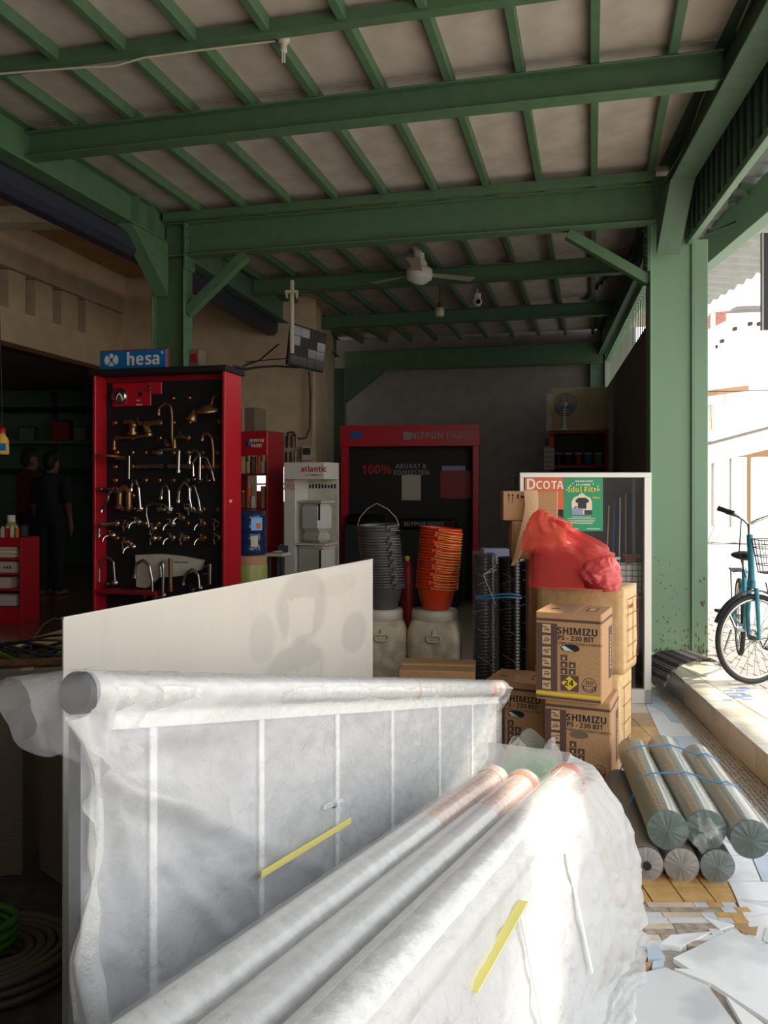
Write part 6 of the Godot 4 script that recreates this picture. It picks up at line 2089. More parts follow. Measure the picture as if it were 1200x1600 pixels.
	for z in [-0.13, 0.0, 0.13]: box(st, Vector3(0.2585, 0.22, z), Vector3(0.002, 0.34, 0.003), 0.0)
	obj("print", st, inkm, c)
	part("flap", c, M.card_pale, Vector3(-0.12, 0.468, 0.1), Vector3(0.2, 0.006, 0.15), 0.002).rotation.z = 0.04
	part("flap", c, M.card_pale, Vector3(0.11, 0.472, 0.1), Vector3(0.22, 0.006, 0.15), 0.002).rotation.z = -0.03
	strokes(c, 5, 0.1, 0.025, Vector3(0.2605, 0.36, 0.05), inkm, Basis(Vector3.UP, PI / 2))
	c = thing("worn_carton", "worn carton on the floor under the bulging one", "carton", big + Vector3(0.0, 0.0, 0), wy)
	st = mb()
	bulgy(st, Vector3(0.48, 0.46, 0.36), 0.006, 4.0, Transform3D(Basis(), Vector3(0, 0.235, 0)))
	obj("box", st, M.card_old, c)
	st = mb()
	for i in 4: box(st, Vector3(0.2475, 0.08 + i * 0.1, 0.0), Vector3(0.002, 0.003, 0.2), 0.0)
	for z in [-0.1, 0.08]: box(st, Vector3(0.2475, 0.22, z), Vector3(0.002, 0.32, 0.003), 0.0)
	obj("print", st, inkm, c)
	# small cartons on top of each other behind the bag
	var b1 := P(840, 842, 4.95)
	c = thing("worn_carton", "crumpled carton between the small box and the red bag", "carton", Vector3(b1.x, 1.06, b1.z - 0.02), -0.1)
	st = mb()
	bulgy(st, Vector3(0.32, 0.225, 0.26), 0.008, 9.0, Transform3D(Basis(), Vector3(0, 0.115, 0)))
	obj("box", st, M.card, c)
	part("flap", c, M.card_pale, Vector3(0.13, 0.235, 0.06), Vector3(0.14, 0.006, 0.12), 0.002).rotation.z = -0.1
	c = thing("carton", "stout carton hidden behind the red bag holding the small boxes up", "carton", Vector3(b1.x + 0.06, 0.0, b1.z - 0.06), -0.1)
	part("box", c, M.card, Vector3(0, 0.53, 0), Vector3(0.22, 1.06, 0.24))
	part("tape", c, M.tape, Vector3(0, 0.53, 0.121), Vector3(0.05, 1.06, 0.002), 0.0)
	var b2 := P(828, 814, 4.9)
	c = thing("carton", "small clean carton with arrow marks on top of the pile", "carton", Vector3(b2.x, 1.29, b2.z - 0.05), -0.06)
	part("box", c, M.card, Vector3(0, 0.085, 0), Vector3(0.318, 0.17, 0.2), 0.005)
	st = mb()
	for i in 2:
		box(st, Vector3(-0.125 + i * 0.022, 0.13, 0.1006), Vector3(0.004, 0.036, 0.001), 0.0)
		prism(st, [Vector2(-0.133 + i * 0.022, 0.144), Vector2(-0.117 + i * 0.022, 0.144), Vector2(-0.125 + i * 0.022, 0.158)], 0.1, 0.1012, Transform3D(Basis(Vector3.RIGHT, Vector3.BACK, Vector3.UP), Vector3.ZERO))
	box(st, Vector3(-0.114, 0.106, 0.1006), Vector3(0.04, 0.002, 0.001), 0.0)
	box(st, Vector3(-0.073, 0.14, 0.1006), Vector3(0.01, 0.026, 0.001), 0.0)
	box(st, Vector3(-0.04, 0.137, 0.1006), Vector3(0.03, 0.012, 0.001), 0.0)
	obj("print", st, M.black, c)
	var tp := thing("paper_strip", "brown paper strip draped down over the small carton", "strip", Vector3(b2.x, 1.29, b2.z), 0.0)
	st = mb()
	var path := [P(826, 766, 4.80), P(828, 790, 4.80), P(823, 812, 4.80), P(816, 840, 4.79), P(808, 866, 4.79), P(800, 884, 4.80)]
	var wd := [0.05, 0.048, 0.04, 0.04, 0.025, 0.012]
	sheet(st, 5, 2, func(u, v): return path[int(round(u * 5))] - tp.position + Vector3((v - 0.35) * wd[int(round(u * 5))] * 1.6, 0, 0.006 * sin(v * PI)), Vector3.BACK)
	sheet(st, 5, 2, func(u, v): return path[int(round(u * 5))] - tp.position + Vector3((v - 0.35) * wd[int(round(u * 5))] * 1.6, 0, 0.006 * sin(v * PI) - 0.003), Vector3.FORWARD)
	obj("paper", st, M.card_pale, tp)
	# red plastic bag with a box in it
	var rb := P(893, 925, 4.55)
	o = thing("plastic_bag", "big translucent red plastic bag holding a box, on the bulging carton", "bag", Vector3(rb.x - 0.005, 0.945, rb.z + 0.02), -0.25)
	part("box", o, M.bag_box, Vector3(-0.06, 0.105, 0.0), Vector3(0.29, 0.2, 0.225), 0.01)
	st = mb()
	var shape := func(u: float, v: float) -> Vector3:
		var an := u * TAU
		var y := v
		# outline by height: wide below, a crumpled knot at the top
		var rx := lerpf(0.235, 0.225, smoothstep(0.0, 0.5, y)) * (1.0 if y < 0.55 else lerpf(1.0, 0.16, pow((y - 0.55) / 0.45, 1.2)))
		var rz := 0.155 * (1.0 if y < 0.6 else lerpf(1.0, 0.12, pow((y - 0.6) / 0.4, 1.2)))
		var sq := 1.0 / pow(pow(absf(cos(an)), 3.5) + pow(absf(sin(an)), 3.5), 1.0 / 3.5)
		var cx := lerpf(0.0, -0.09, smoothstep(0.45, 1.0, y)) + (0.0 if y < 0.5 else -0.03)
		var wr := 0.03 * smoothstep(0.35, 0.8, y) * fnl.get_noise_2d(cos(an) * 1.6, y * 2.2 + sin(an) * 1.6) * 2.0 + 0.01 * sin(an * 7.0 + y * 4.0) * smoothstep(0.6, 0.95, y) + 0.004 * fnl.get_noise_2d(cos(an) * 5.0 + y * 5.0, y * 5.0 + sin(an) * 5.0)
		return Vector3(cx + (rx * sq + wr) * cos(an), 0.002 + 0.385 * y - 0.03 * smoothstep(0.5, 1.0, y) * cos(an), (rz * sq + wr) * sin(an))
	sheet(st, 64, 40, shape, Vector3.UP)
	obj("film", st, M.red_bag, o)
	st = mb()
	sheet(st, 20, 8, func(u, v): return Vector3(-0.13 + 0.13 * u + 0.015 * fnl.get_noise_2d(u * 12, v * 8), 0.36 + 0.035 * v * (0.4 + absf(sin(u * 9.0))) - 0.05 * u, 0.035 * cos(u * 14.0) * v), Vector3.BACK)
	obj("knot_frill", st, M.red_bag, o)
	o = thing("plastic_bag", "small pinkish red knotted bag at the big red bag's right foot", "bag", P(930, 926, 4.38) * Vector3(1, 0, 1) + Vector3(0.01, 0.947, 0), -0.2)
	st = mb()
	var small := func(u: float, v: float) -> Vector3:
		var an := u * TAU
		var ph := v * PI
		var r := 0.105 * pow(sin(ph), 0.6)
		var wr := 1.0 + 0.14 * fnl.get_noise_2d(cos(an) * 2.5 + v * 3.0, v * 5.0 + sin(an) * 2.5) * 2.0 + 0.025 * sin(an * 9.0 + v * 7.0)
		return Vector3(r * wr * cos(an) + 0.03 * (1.0 - v), 0.085 - 0.085 * cos(ph) * (1.0 + 0.15 * cos(an)), r * 0.85 * wr * sin(an))
	sheet(st, 48, 28, small, Vector3.UP)
	obj("film", st, M.pink_bag, o)
	st = mb()
	lathe(st, [Vector2(0, 0.002), Vector2(0.07, 0.01), Vector2(0.08, 0.05), Vector2(0.06, 0.12), Vector2(0, 0.14)], 16)
	obj("contents", st, M.red_dark, o)
	# green sack in clear plastic between the bundles
	o = thing("sack", "green sack in clear plastic between the bundles and pump cartons", "sack", P(832, 757, 3.55) * Vector3(1, 0, 1))
	st = mb()
	lathe(st, [Vector2(0, 0), Vector2(0.13, 0), Vector2(0.15, 0.08), Vector2(0.14, 0.24), Vector2(0.1, 0.33), Vector2(0.03, 0.36), Vector2(0, 0.36)], 20)
	obj("body", st, M.green_sack, o)
	st = mb()
	sheet(st, 30, 16, func(u, v): return Vector3((0.155 - 0.08 * v * v + 0.02 * fnl.get_noise_2d(u * 12, v * 9)) * cos(u * TAU) * (1.0 + 0.2 * v), 0.01 + 0.40 * v + 0.03 * v * sin(u * TAU * 3), (0.155 - 0.08 * v * v + 0.02 * fnl.get_noise_2d(u * 12 + 5, v * 9)) * sin(u * TAU)), Vector3.UP)
	obj("plastic_wrap", st, M.film_thin, o)

# ---------------------------------------------------------------- the wrapped bundles in front
func fb(x: float, y: float) -> float:
	return fnl.get_noise_2d(x, y) + 0.5 * fnl.get_noise_2d(x * 2.1 + 7.0, y * 2.1) + 0.25 * fnl.get_noise_2d(x * 4.3, y * 4.3 + 3.0)

func build_bundles() -> void:
	# grey metal sheet standing on edge
	var o := thing("metal_sheet", "large plain grey metal sheet standing on edge behind the bundles", "sheet", P(98, 757, 2.25) * Vector3(1, 0, 1), 1.1414)
	part("sheet", o, M.sheet_metal, Vector3(0.975, 0.57, 0), Vector3(1.95, 1.14, 0.004), 0.0)
	var qs := SurfaceTool.new()
	qs.begin(Mesh.PRIMITIVE_TRIANGLES)
	for e in [[0, 0], [0, 1], [1, 1], [0, 0], [1, 1], [1, 0]]:
		qs.set_uv(Vector2(e[0], 1.0 - e[1]))
		qs.add_vertex(Vector3(1.95 * e[0], 0.002 + 1.136 * e[1], 0.0028))
	obj("dusty_face", qs, M.sheet_face, o)
	part("edge_strip", o, M.alu, Vector3(0.975, 1.139, 0), Vector3(1.95, 0.004, 0.008), 0.0)
	# first bundle
	var org := Vector3(-0.55, 0, -1.55)
	var yaw := 1.1414
	var xf := Transform3D(Basis(Vector3.UP, yaw), org)
	var inv := xf.affine_inverse()
	var L := 2.62
	var yt := func(x: float) -> float: return 1.112 - 0.221 * x
	o = thing("wrapped_bundle", "tall pale panel bundle in clear plastic, standing behind the rolls", "bundle", org, yaw)
	plate(o, "panel", [Vector3(-0.01, 0.02, -0.025), Vector3(L, 0.02, -0.025), Vector3(L, yt.call(L) - 0.03, -0.025), Vector3(-0.01, yt.call(0) - 0.03, -0.025)], Vector3(0, 0, 0.03), M.panel_face)
	var tops := [0.185, 0.592, 1.0, 1.4, 1.85, 2.25]
	for i in tops.size():
		var x: float = tops[i]
		var y1: float = yt.call(x) - 0.05
		plate(o, "strip", [Vector3(x - 0.011, 0.03, -0.006), Vector3(x + 0.011, 0.03, -0.006), Vector3(x + 0.011, y1, -0.006), Vector3(x - 0.011, y1, -0.006)], Vector3(0, 0, 0.006), M.rib)
	plate(o, "top_band", [Vector3(0.05, yt.call(0.05) - 0.072, -0.004), Vector3(L, yt.call(L) - 0.066, -0.004), Vector3(L, yt.call(L) - 0.03, -0.004), Vector3(0.05, yt.call(0.05) - 0.03, -0.004)], Vector3(0, 0, 0.01), M.rib)
	var st := mb()
	tube(st, [Vector3(-0.028, yt.call(-0.028), 0), Vector3(L, yt.call(L), 0)], 0.037, 20)
	obj("roll", st, M.roll_white, o)
	st = mb()
	tube(st, [Vector3(-0.035, yt.call(-0.035), 0), Vector3(-0.01, yt.call(-0.01), 0)], 0.0385, 20)
	obj("end_cap", st, M.cap, o)
	for e in [[1.55, 0.02], [2.42, 0.06], [2.52, 0.05]]:
		st = mb()
		tube(st, [Vector3(e[0], yt.call(e[0]), 0), Vector3(e[0] + e[1], yt.call(e[0] + e[1]), 0)], 0.0385, 16)
		obj("pink_tape", st, M.roll_pink, o)
	st = mb()
	var q0: Vector3 = inv * on_plane(408, 1367, xf * Vector3(0, 0, 0.036), xf.basis.z)
	var q1: Vector3 = inv * on_plane(548, 1282, xf * Vector3(0, 0, 0.036), xf.basis.z)
	bar(st, q0, q1, 0.0025, 0.017, Vector3.UP, 0.0)
	obj("yellow_tape", st, M.tape_yellow, o)
	# its clear film
	var pin: Vector3 = inv * on_plane(146, 1213, xf * Vector3.ZERO, xf.basis.z)
	var film := func(u: float, v: float) -> Vector3:
		var x := lerpf(-0.02, L + 0.05, u)
		var y0: float = yt.call(x)
		if v < 0.16:
			var an := lerpf(-2.2, 1.2, v / 0.16)     # over the roll
			var r := 0.043 + 0.0025 * fb(x * 14.0, an * 2.0)
			return Vector3(x, y0 + r * cos(an), r * sin(an))
		var w := (v - 0.16) / 0.84
		var y := lerpf(y0 + 0.015, 0.0, w)
		var dx := x - pin.x
		var dy := y - pin.y
		var rr := sqrt(dx * dx + dy * dy)
		var th := atan2(dy, dx)
		var z := 0.014 + 0.026 * exp(-w * 16.0) + 0.007 * fb(x * 3.0, y * 5.0) + 0.003 * fb(x * 11.0 + y * 5.0, y * 9.0)
		z += 0.030 * exp(-rr / 0.6) * sin(th * 9.0 + 2.0 * fb(rr * 1.5, th)) * smoothstep(0.01, 0.09, rr)
		z += 0.026 * exp(-pow((dy + dx * 0.62) / 0.03, 2.0)) * exp(-rr / 0.9) + 0.024 * exp(-pow((dy + dx * 1.2) / 0.035, 2.0)) * exp(-rr / 0.7)
		z += 0.004 * sin(x * 23.0 + fb(x, y * 3.0) * 5.0) * exp(-w * 3.0)
		z += smoothstep(0.93, 1.0, u) * 0.03 * sin(y * 14.0)
		return Vector3(x, y, maxf(z, 0.002))
	st = mb()
	sheet(st, 150, 90, film, Vector3(0, 0, 1))
	obj("plastic_wrap", st, M.film, o)
	# the bag end hanging past the roll's near end
	st = mb()
	var bag := func(u: float, v: float) -> Vector3:
		var an := u * TAU
		var x := lerpf(0.03, -0.175, v)
		var y0: float = yt.call(0.0) + 0.02 * v
		var r := lerpf(0.043, 0.046, v)
		var dr := maxf(0.0, -cos(an))
		var y := y0 + r * maxf(cos(an), 0.0) - lerpf(0.15, 0.075, v) * pow(dr, 1.2)
		var z := r * 0.95 * sin(an)
		var k := dr * (0.5 + v)
		return Vector3(x + 0.02 * dr * v, y + 0.002 * fb(x * 30.0, an * 2.0) + 0.006 * k * sin(x * 60.0), z + 0.011 * k * sin(x * 75.0 + dr * 4.0) + 0.004 * fb(x * 20.0, an * 3.0 + 9.0))
	sheet(st, 64, 40, bag, Vector3(0, 1, 0))
	obj("bag_end", st, M.film_clear, o)
	# the gathered edge of the film at the near end
	st = mb()
	var gp := [[118, 1120, 0.026], [140, 1165, 0.016], [150, 1213, 0.010], [152, 1270, 0.016], [150, 1330, 0.017], [147, 1382, 0.006], [140, 1440, 0.022], [130, 1500, 0.030], [140, 1560, 0.034], [150, 1640, 0.036]]
	var cc := []
	for g in gp: cc.append(inv * on_plane(g[0], g[1], xf * Vector3(0, 0, 0.012), xf.basis.z))
	var gather := func(u: float, v: float) -> Vector3:
		var t := v * (gp.size() - 1)
		var i := mini(int(t), gp.size() - 2)
		var f := t - i
		var a: Vector3 = cc[maxi(i - 1, 0)]
		var b: Vector3 = cc[i]
		var c: Vector3 = cc[i + 1]
		var d: Vector3 = cc[mini(i + 2, gp.size() - 1)]
		var p := b.cubic_interpolate(c, a, d, f)
		var r := lerpf(gp[i][2], gp[i + 1][2], smoothstep(0, 1, f))
		var an := u * TAU
		return p + Vector3(cos(an) * r * (1.0 + 0.25 * sin(an * 3.0 + v * 9.0)), 0, sin(an) * r * 0.6)
	sheet(st, 24, 60, gather, Vector3.UP)
	obj("gathered_edge", st, M.film_white, o)
	# torn spot by the third strip
	st = mb()
	for e in [[505, 1262, 520, 1256, 0.014], [520, 1258, 536, 1250, 0.012], [522, 1250, 534, 1268, 0.010]]:
		var a: Vector3 = inv * on_plane(e[0], e[1], xf * Vector3(0, 0, 0.03), xf.basis.z)
		var b: Vector3 = inv * on_plane(e[2], e[3], xf * Vector3(0, 0, 0.03), xf.basis.z)
		bar(st, a, b, 0.006, e[4], Vector3(0.3, 1, 0), 0.002)
	obj("torn_flap", st, M.film, o)
	st = mb()
	var tq: Vector3 = inv * on_plane(524, 1258, xf * Vector3(0, 0, 0.026), xf.basis.z)
	box(st, tq, Vector3(0.022, 0.012, 0.002), 0.0)
	obj("tear", st, M.dark, o)

	# second bundle, nearer, with three rolls on top
	org = Vector3(-0.055, 0, -1.3)
	yaw = 1.1624
	xf = Transform3D(Basis(Vector3.UP, yaw), org)
	inv = xf.affine_inverse()
	var X0 := -0.9
	L = 1.78
	var yc := func(x: float) -> float: return 0.66 - 0.118 * x
	o = thing("wrapped_bundle", "low pale bundle in clear plastic nearest the viewer, under three rolls", "bundle", org, yaw)
	# body with a face that leans outward to the floor
	st = mb()
	var prof := [[-0.3, -0.06], [0.045, -0.06], [0.17, -9.0], [-0.3, -9.0]]
	var ends := []
	for x in [X0, L]:
		var e := []
		for p in prof: e.append(Vector3(x, (yc.call(x) + p[1]) if p[1] > -5.0 else 0.012, p[0]))
		ends.append(e)
	face(st, ends[0], Vector3.LEFT)
	face(st, ends[1], Vector3.RIGHT)
	for i in 4:
		var i2 := (i + 1) % 4
		face(st, [ends[0][i], ends[0][i2], ends[1][i2], ends[1][i]], [Vector3.UP, Vector3.BACK, Vector3.DOWN, Vector3.FORWARD][i])
	obj("panel", st, M.panel_face, o)
	var slope := Vector3(0, -0.55, 0.125).normalized()
	var nrm := Vector3(0, 0.125, 0.55).normalized()
	var onf := func(px: float, py: float) -> Vector3: return inv * on_plane(px, py, xf * (Vector3(0, 0.5, 0.07) + nrm * 0.044), (xf.basis * nrm))
	for e in [[[812, 1418], [848, 1600]], [[885, 1330], [925, 1520]]]:
		st = mb()
		bar(st, onf.call(e[0][0], e[0][1]), onf.call(e[1][0], e[1][1]), 0.004, 0.018, nrm.cross(slope), 0.0)
		obj("strip", st, M.rib, o)
	st = mb()
	bar(st, onf.call(818, 1408), onf.call(738, 1548), 0.003, 0.022, nrm.cross(slope), 0.0)
	obj("yellow_tape", st, M.tape_yellow, o)
	var film2 := func(u: float, v: float) -> Vector3:
		var Ls := L - X0
		var s := u * (Ls + 0.5)
		var x: float
		var fx := 0.0
		var turn := 0.0
		if s < Ls: x = X0 + s
		else:
			x = L
			turn = (s - Ls) / 0.5
		var y0: float = yc.call(x) + 0.066
		var y := lerpf(y0, 0.006, pow(v, 1.15))
		var near_end := smoothstep(L - 0.9, L, x)
		var out := 0.055 + lerpf(0.125, 0.20, near_end) * pow(v, 0.75) + 0.05 * near_end * sin(v * PI)
		out += 0.008 * fb(x * 4.0, v * 3.0) + 0.004 * fb(x * 13.0 + v * 6.0, v * 10.0) + 0.012 * near_end * sin(x * 19.0 + v * 4.0 + fb(x * 2.0, v * 2.0) * 3.0) * v
		if v < 0.08: out = lerpf(-0.01, out, v / 0.08)
		if turn == 0.0: return Vector3(x, y, out)
		var an := minf(turn / 0.55, 1.0) * PI * 0.5
		var along_z := maxf(0.0, turn - 0.55) * 0.7
		var bl := 0.12 + 0.06 * sin(v * PI) + 0.03 * v
		return Vector3(x + bl * sin(an) + 0.014 * sin(an * 9.0 + v * 5.0) * (0.3 + v), y, out - (out + 0.02) * (1.0 - cos(an)) - along_z)
	st = mb()
	sheet(st, 170, 60, film2, Vector3(0, 0, 1))
	obj("plastic_wrap", st, M.film_white, o)
	st = mb()
	sheet(st, 30, 8, func(u, v): return Vector3(lerpf(0.7, 1.7, u), 0.006 + 0.018 * absf(fb(u * 9.0, v * 4.0)), 0.22 + 0.09 * v * (0.7 + 0.4 * fb(u * 5.0, 2.0))), Vector3.UP)
	obj("plastic_hem", st, M.film_white, o)
	# three wrapped rolls
	var rolls := [[0.0, 0.062, 1.80, 1.55, "front roll in crinkled clear plastic on the low bundle's outer edge"], [-0.128, 0.054, 1.66, 1.15, "middle roll in clear plastic with reddish tape at its far end"], [-0.245, 0.05, 1.70, 1.0, "rear roll in clear plastic with a pinkish far half, next to the panels"]]
	for i in 3:
		var rz: float = rolls[i][0]
		var rr: float = rolls[i][1]
		var xe: float = rolls[i][2]
		var xs: float = rolls[i][3]
		var w := thing("wrapped_roll", rolls[i][4], "roll", org, yaw)
		var yy := func(x: float) -> float: return yc.call(x) - 0.06 + rr + 0.002
		st = mb()
		tube(st, [Vector3(X0, yy.call(X0), rz), Vector3(xs, yy.call(xs), rz)], rr, 22)
		obj("core", st, M.roll_white, w)
		st = mb()
		tube(st, [Vector3(xs, yy.call(xs), rz), Vector3(xe, yy.call(xe), rz)], rr - 0.001, 22)
		obj("pink_end", st, M.roll_pink, w)
		st = mb()
		tube(st, [Vector3(xe - 0.08, yy.call(xe - 0.08), rz), Vector3(xe - 0.04, yy.call(xe - 0.04), rz)], rr + 0.002, 18)
		obj("red_tape", st, M.orange if i < 2 else M.roll_pink, w)
		st = mb()
		var wrap := func(u: float, v: float) -> Vector3:
			var x := lerpf(X0, xe + 0.03, u)
			var an := v * TAU
			var r := rr + 0.006 + 0.0032 * fb(x * 12.0 + cos(an) * 2.5, sin(an) * 2.5 + i * 3.0) + 0.0032 * absf(fb(x * 30.0 + cos(an) * 4.0, sin(an) * 5.0 + i * 7.0))
			r *= 1.0 - 0.5 * smoothstep(0.985, 1.0, u)
			return Vector3(x, yy.call(x) + r * cos(an), rz + r * sin(an))
		sheet(st, 190, 26, wrap, Vector3(0, 1, 0))
		obj("plastic_wrap", st, M.film_thin, w)

# ---------------------------------------------------------------- rolls of green net on the floor
func build_net_rolls() -> void:
	var defs := [
		["left lower net roll on the tiles, end hollow", Vector3(0.995, 0.063, -3.16), Vector3(1.13, 0.063, -4.02), 0.061, M.net_core],
		["middle lower net roll on the tiles, its end twisted in plastic", Vector3(1.125, 0.063, -3.15), Vector3(1.26, 0.063, -4.02), 0.062, M.net_core],
		["right lower net roll on the tiles, dark starred end", Vector3(1.258, 0.063, -3.14), Vector3(1.39, 0.063, -4.0), 0.062, M.net_end],
		["left upper net roll under the blue strings", Vector3(1.076, 0.192, -3.16), Vector3(1.215, 0.192, -4.07), 0.073, M.net_end],
		["middle upper net roll with a puff of plastic on its end", Vector3(1.222, 0.192, -3.16), Vector3(1.37, 0.192, -4.1), 0.073, M.net_end],
		["right upper net roll at the pile's street side", Vector3(1.366, 0.18, -3.1), Vector3(1.50, 0.18, -4.0), 0.072, M.net_end]]
	for i in defs.size():
		var e: Array = defs[i]
		var a: Vector3 = e[1]
		var b: Vector3 = e[2]
		var r: float = e[3]
		var o := thing("net_roll", e[0], "net roll", Vector3(a.x, 0, a.z))
		var st := mb()
		var pts := []
		for k in 9: pts.append(a.lerp(b, k / 8.0) - o.position)
		tube(st, pts, r, 26)
		obj("net", st, M.net_roll if i > 2 else M.net_core, o)
		var dir := (a - b).normalized()
		var bs := Basis(Vector3.UP.cross(dir).normalized(), Vector3.UP, dir)
		bs.y = bs.z.cross(bs.x)
		# end disc, gathered film star
		var endf := func(u: float, v: float) -> Vector3:
			var an := u * TAU
			var rad := r * 1.01 * v
			var z := 0.004 + 0.012 * (1.0 - v) + 0.006 * sin(an * 13.0 + 3.0 * fb(an, i)) * v * (1.0 - v) * 3.0
			return (a - o.position) + bs * Vector3(rad * cos(an), rad * sin(an), z)
		st = mb()
		sheet(st, 78, 6, endf, dir)
		obj("end", st, e[4], o)
		st = mb()
		var star := func(u: float, v: float) -> Vector3:
			var an := u * TAU
			var rad := r * 1.04 * v
			var z := 0.012 + 0.018 * pow(1.0 - v, 2.0) + 0.014 * absf(sin(an * 8.0 + 3.0 * fb(an * 0.7, i))) * (1.0 - v) * v * 2.5
			return (a - o.position) + bs * Vector3(rad * cos(an), rad * sin(an), z)
		sheet(st, 90, 8, star, dir)
		obj("gathered_plastic", st, M.film_clear if i > 2 else M.film_thin, o)
		if i == 4:
			st = mb()
			for k in 7:
				var c := Vector3(0.03 * cos(k * 1.9), -0.01 + 0.03 * sin(k * 2.3), 0.03)
				sheet(st, 6, 4, func(u, v): return (a - o.position) + bs * (c + Vector3((u - 0.5) * 0.05, (v - 0.5) * 0.04 + 0.015 * sin(u * 5 + k), 0.02 * sin(v * 4 + k))), dir)
			obj("plastic_puff", st, M.film_thin, o)
		if i == 0:
			st = mb()
			tube(st, [(a - o.position) + dir * 0.016, (a - o.position) + dir * 0.03], 0.016, 14)
			obj("core_hole", st, M.black, o)
		st = mb()
		var wrap := func(u: float, v: float) -> Vector3:
			var an := v * TAU
			var p := a.lerp(b, u) - o.position
			var rad := r + 0.003 + 0.0016 * fb(u * 12.0 + an, an * 3.0 + i) + 0.002 * fb(u * 30.0, an * 4.0 + i)
			return p + bs * Vector3(rad * cos(an), rad * sin(an), 0)
		if i > 3 or i < 3:
			sheet(st, 60, 26, wrap, Vector3.UP)
			obj("plastic_wrap", st, mk_clear(0.14), o)
	for e in [["blue string round the net rolls near their far end", 0.82], ["blue string round the middle of the net roll pile", 0.42]]:
		var st := mb()
		var k: float = e[1]
		var p0: Vector3 = (defs[3][1] as Vector3).lerp(defs[3][2], k)
		var p1: Vector3 = (defs[4][1] as Vector3).lerp(defs[4][2], k)
		var p2: Vector3 = (defs[5][1] as Vector3).lerp(defs[5][2], k)
		tube(st, [p0 + Vector3(-0.12, -0.12, 0.02), p0 + Vector3(-0.075, -0.02, 0.0), p0 + Vector3(-0.05, 0.055, 0), p0 + Vector3(0, 0.079, 0), p1 + Vector3(-0.03, 0.077, 0), p1 + Vector3(0, 0.081, 0), p1 + Vector3(0.05, 0.064, 0), p2 + Vector3(-0.03, 0.072, 0), p2 + Vector3(0.01, 0.079, 0), p2 + Vector3(0.06, 0.05, 0), p2 + Vector3(0.079, -0.01, 0)], 0.0032, 6)
		tag(obj("string", st, M.blue_string), e[0], "string")

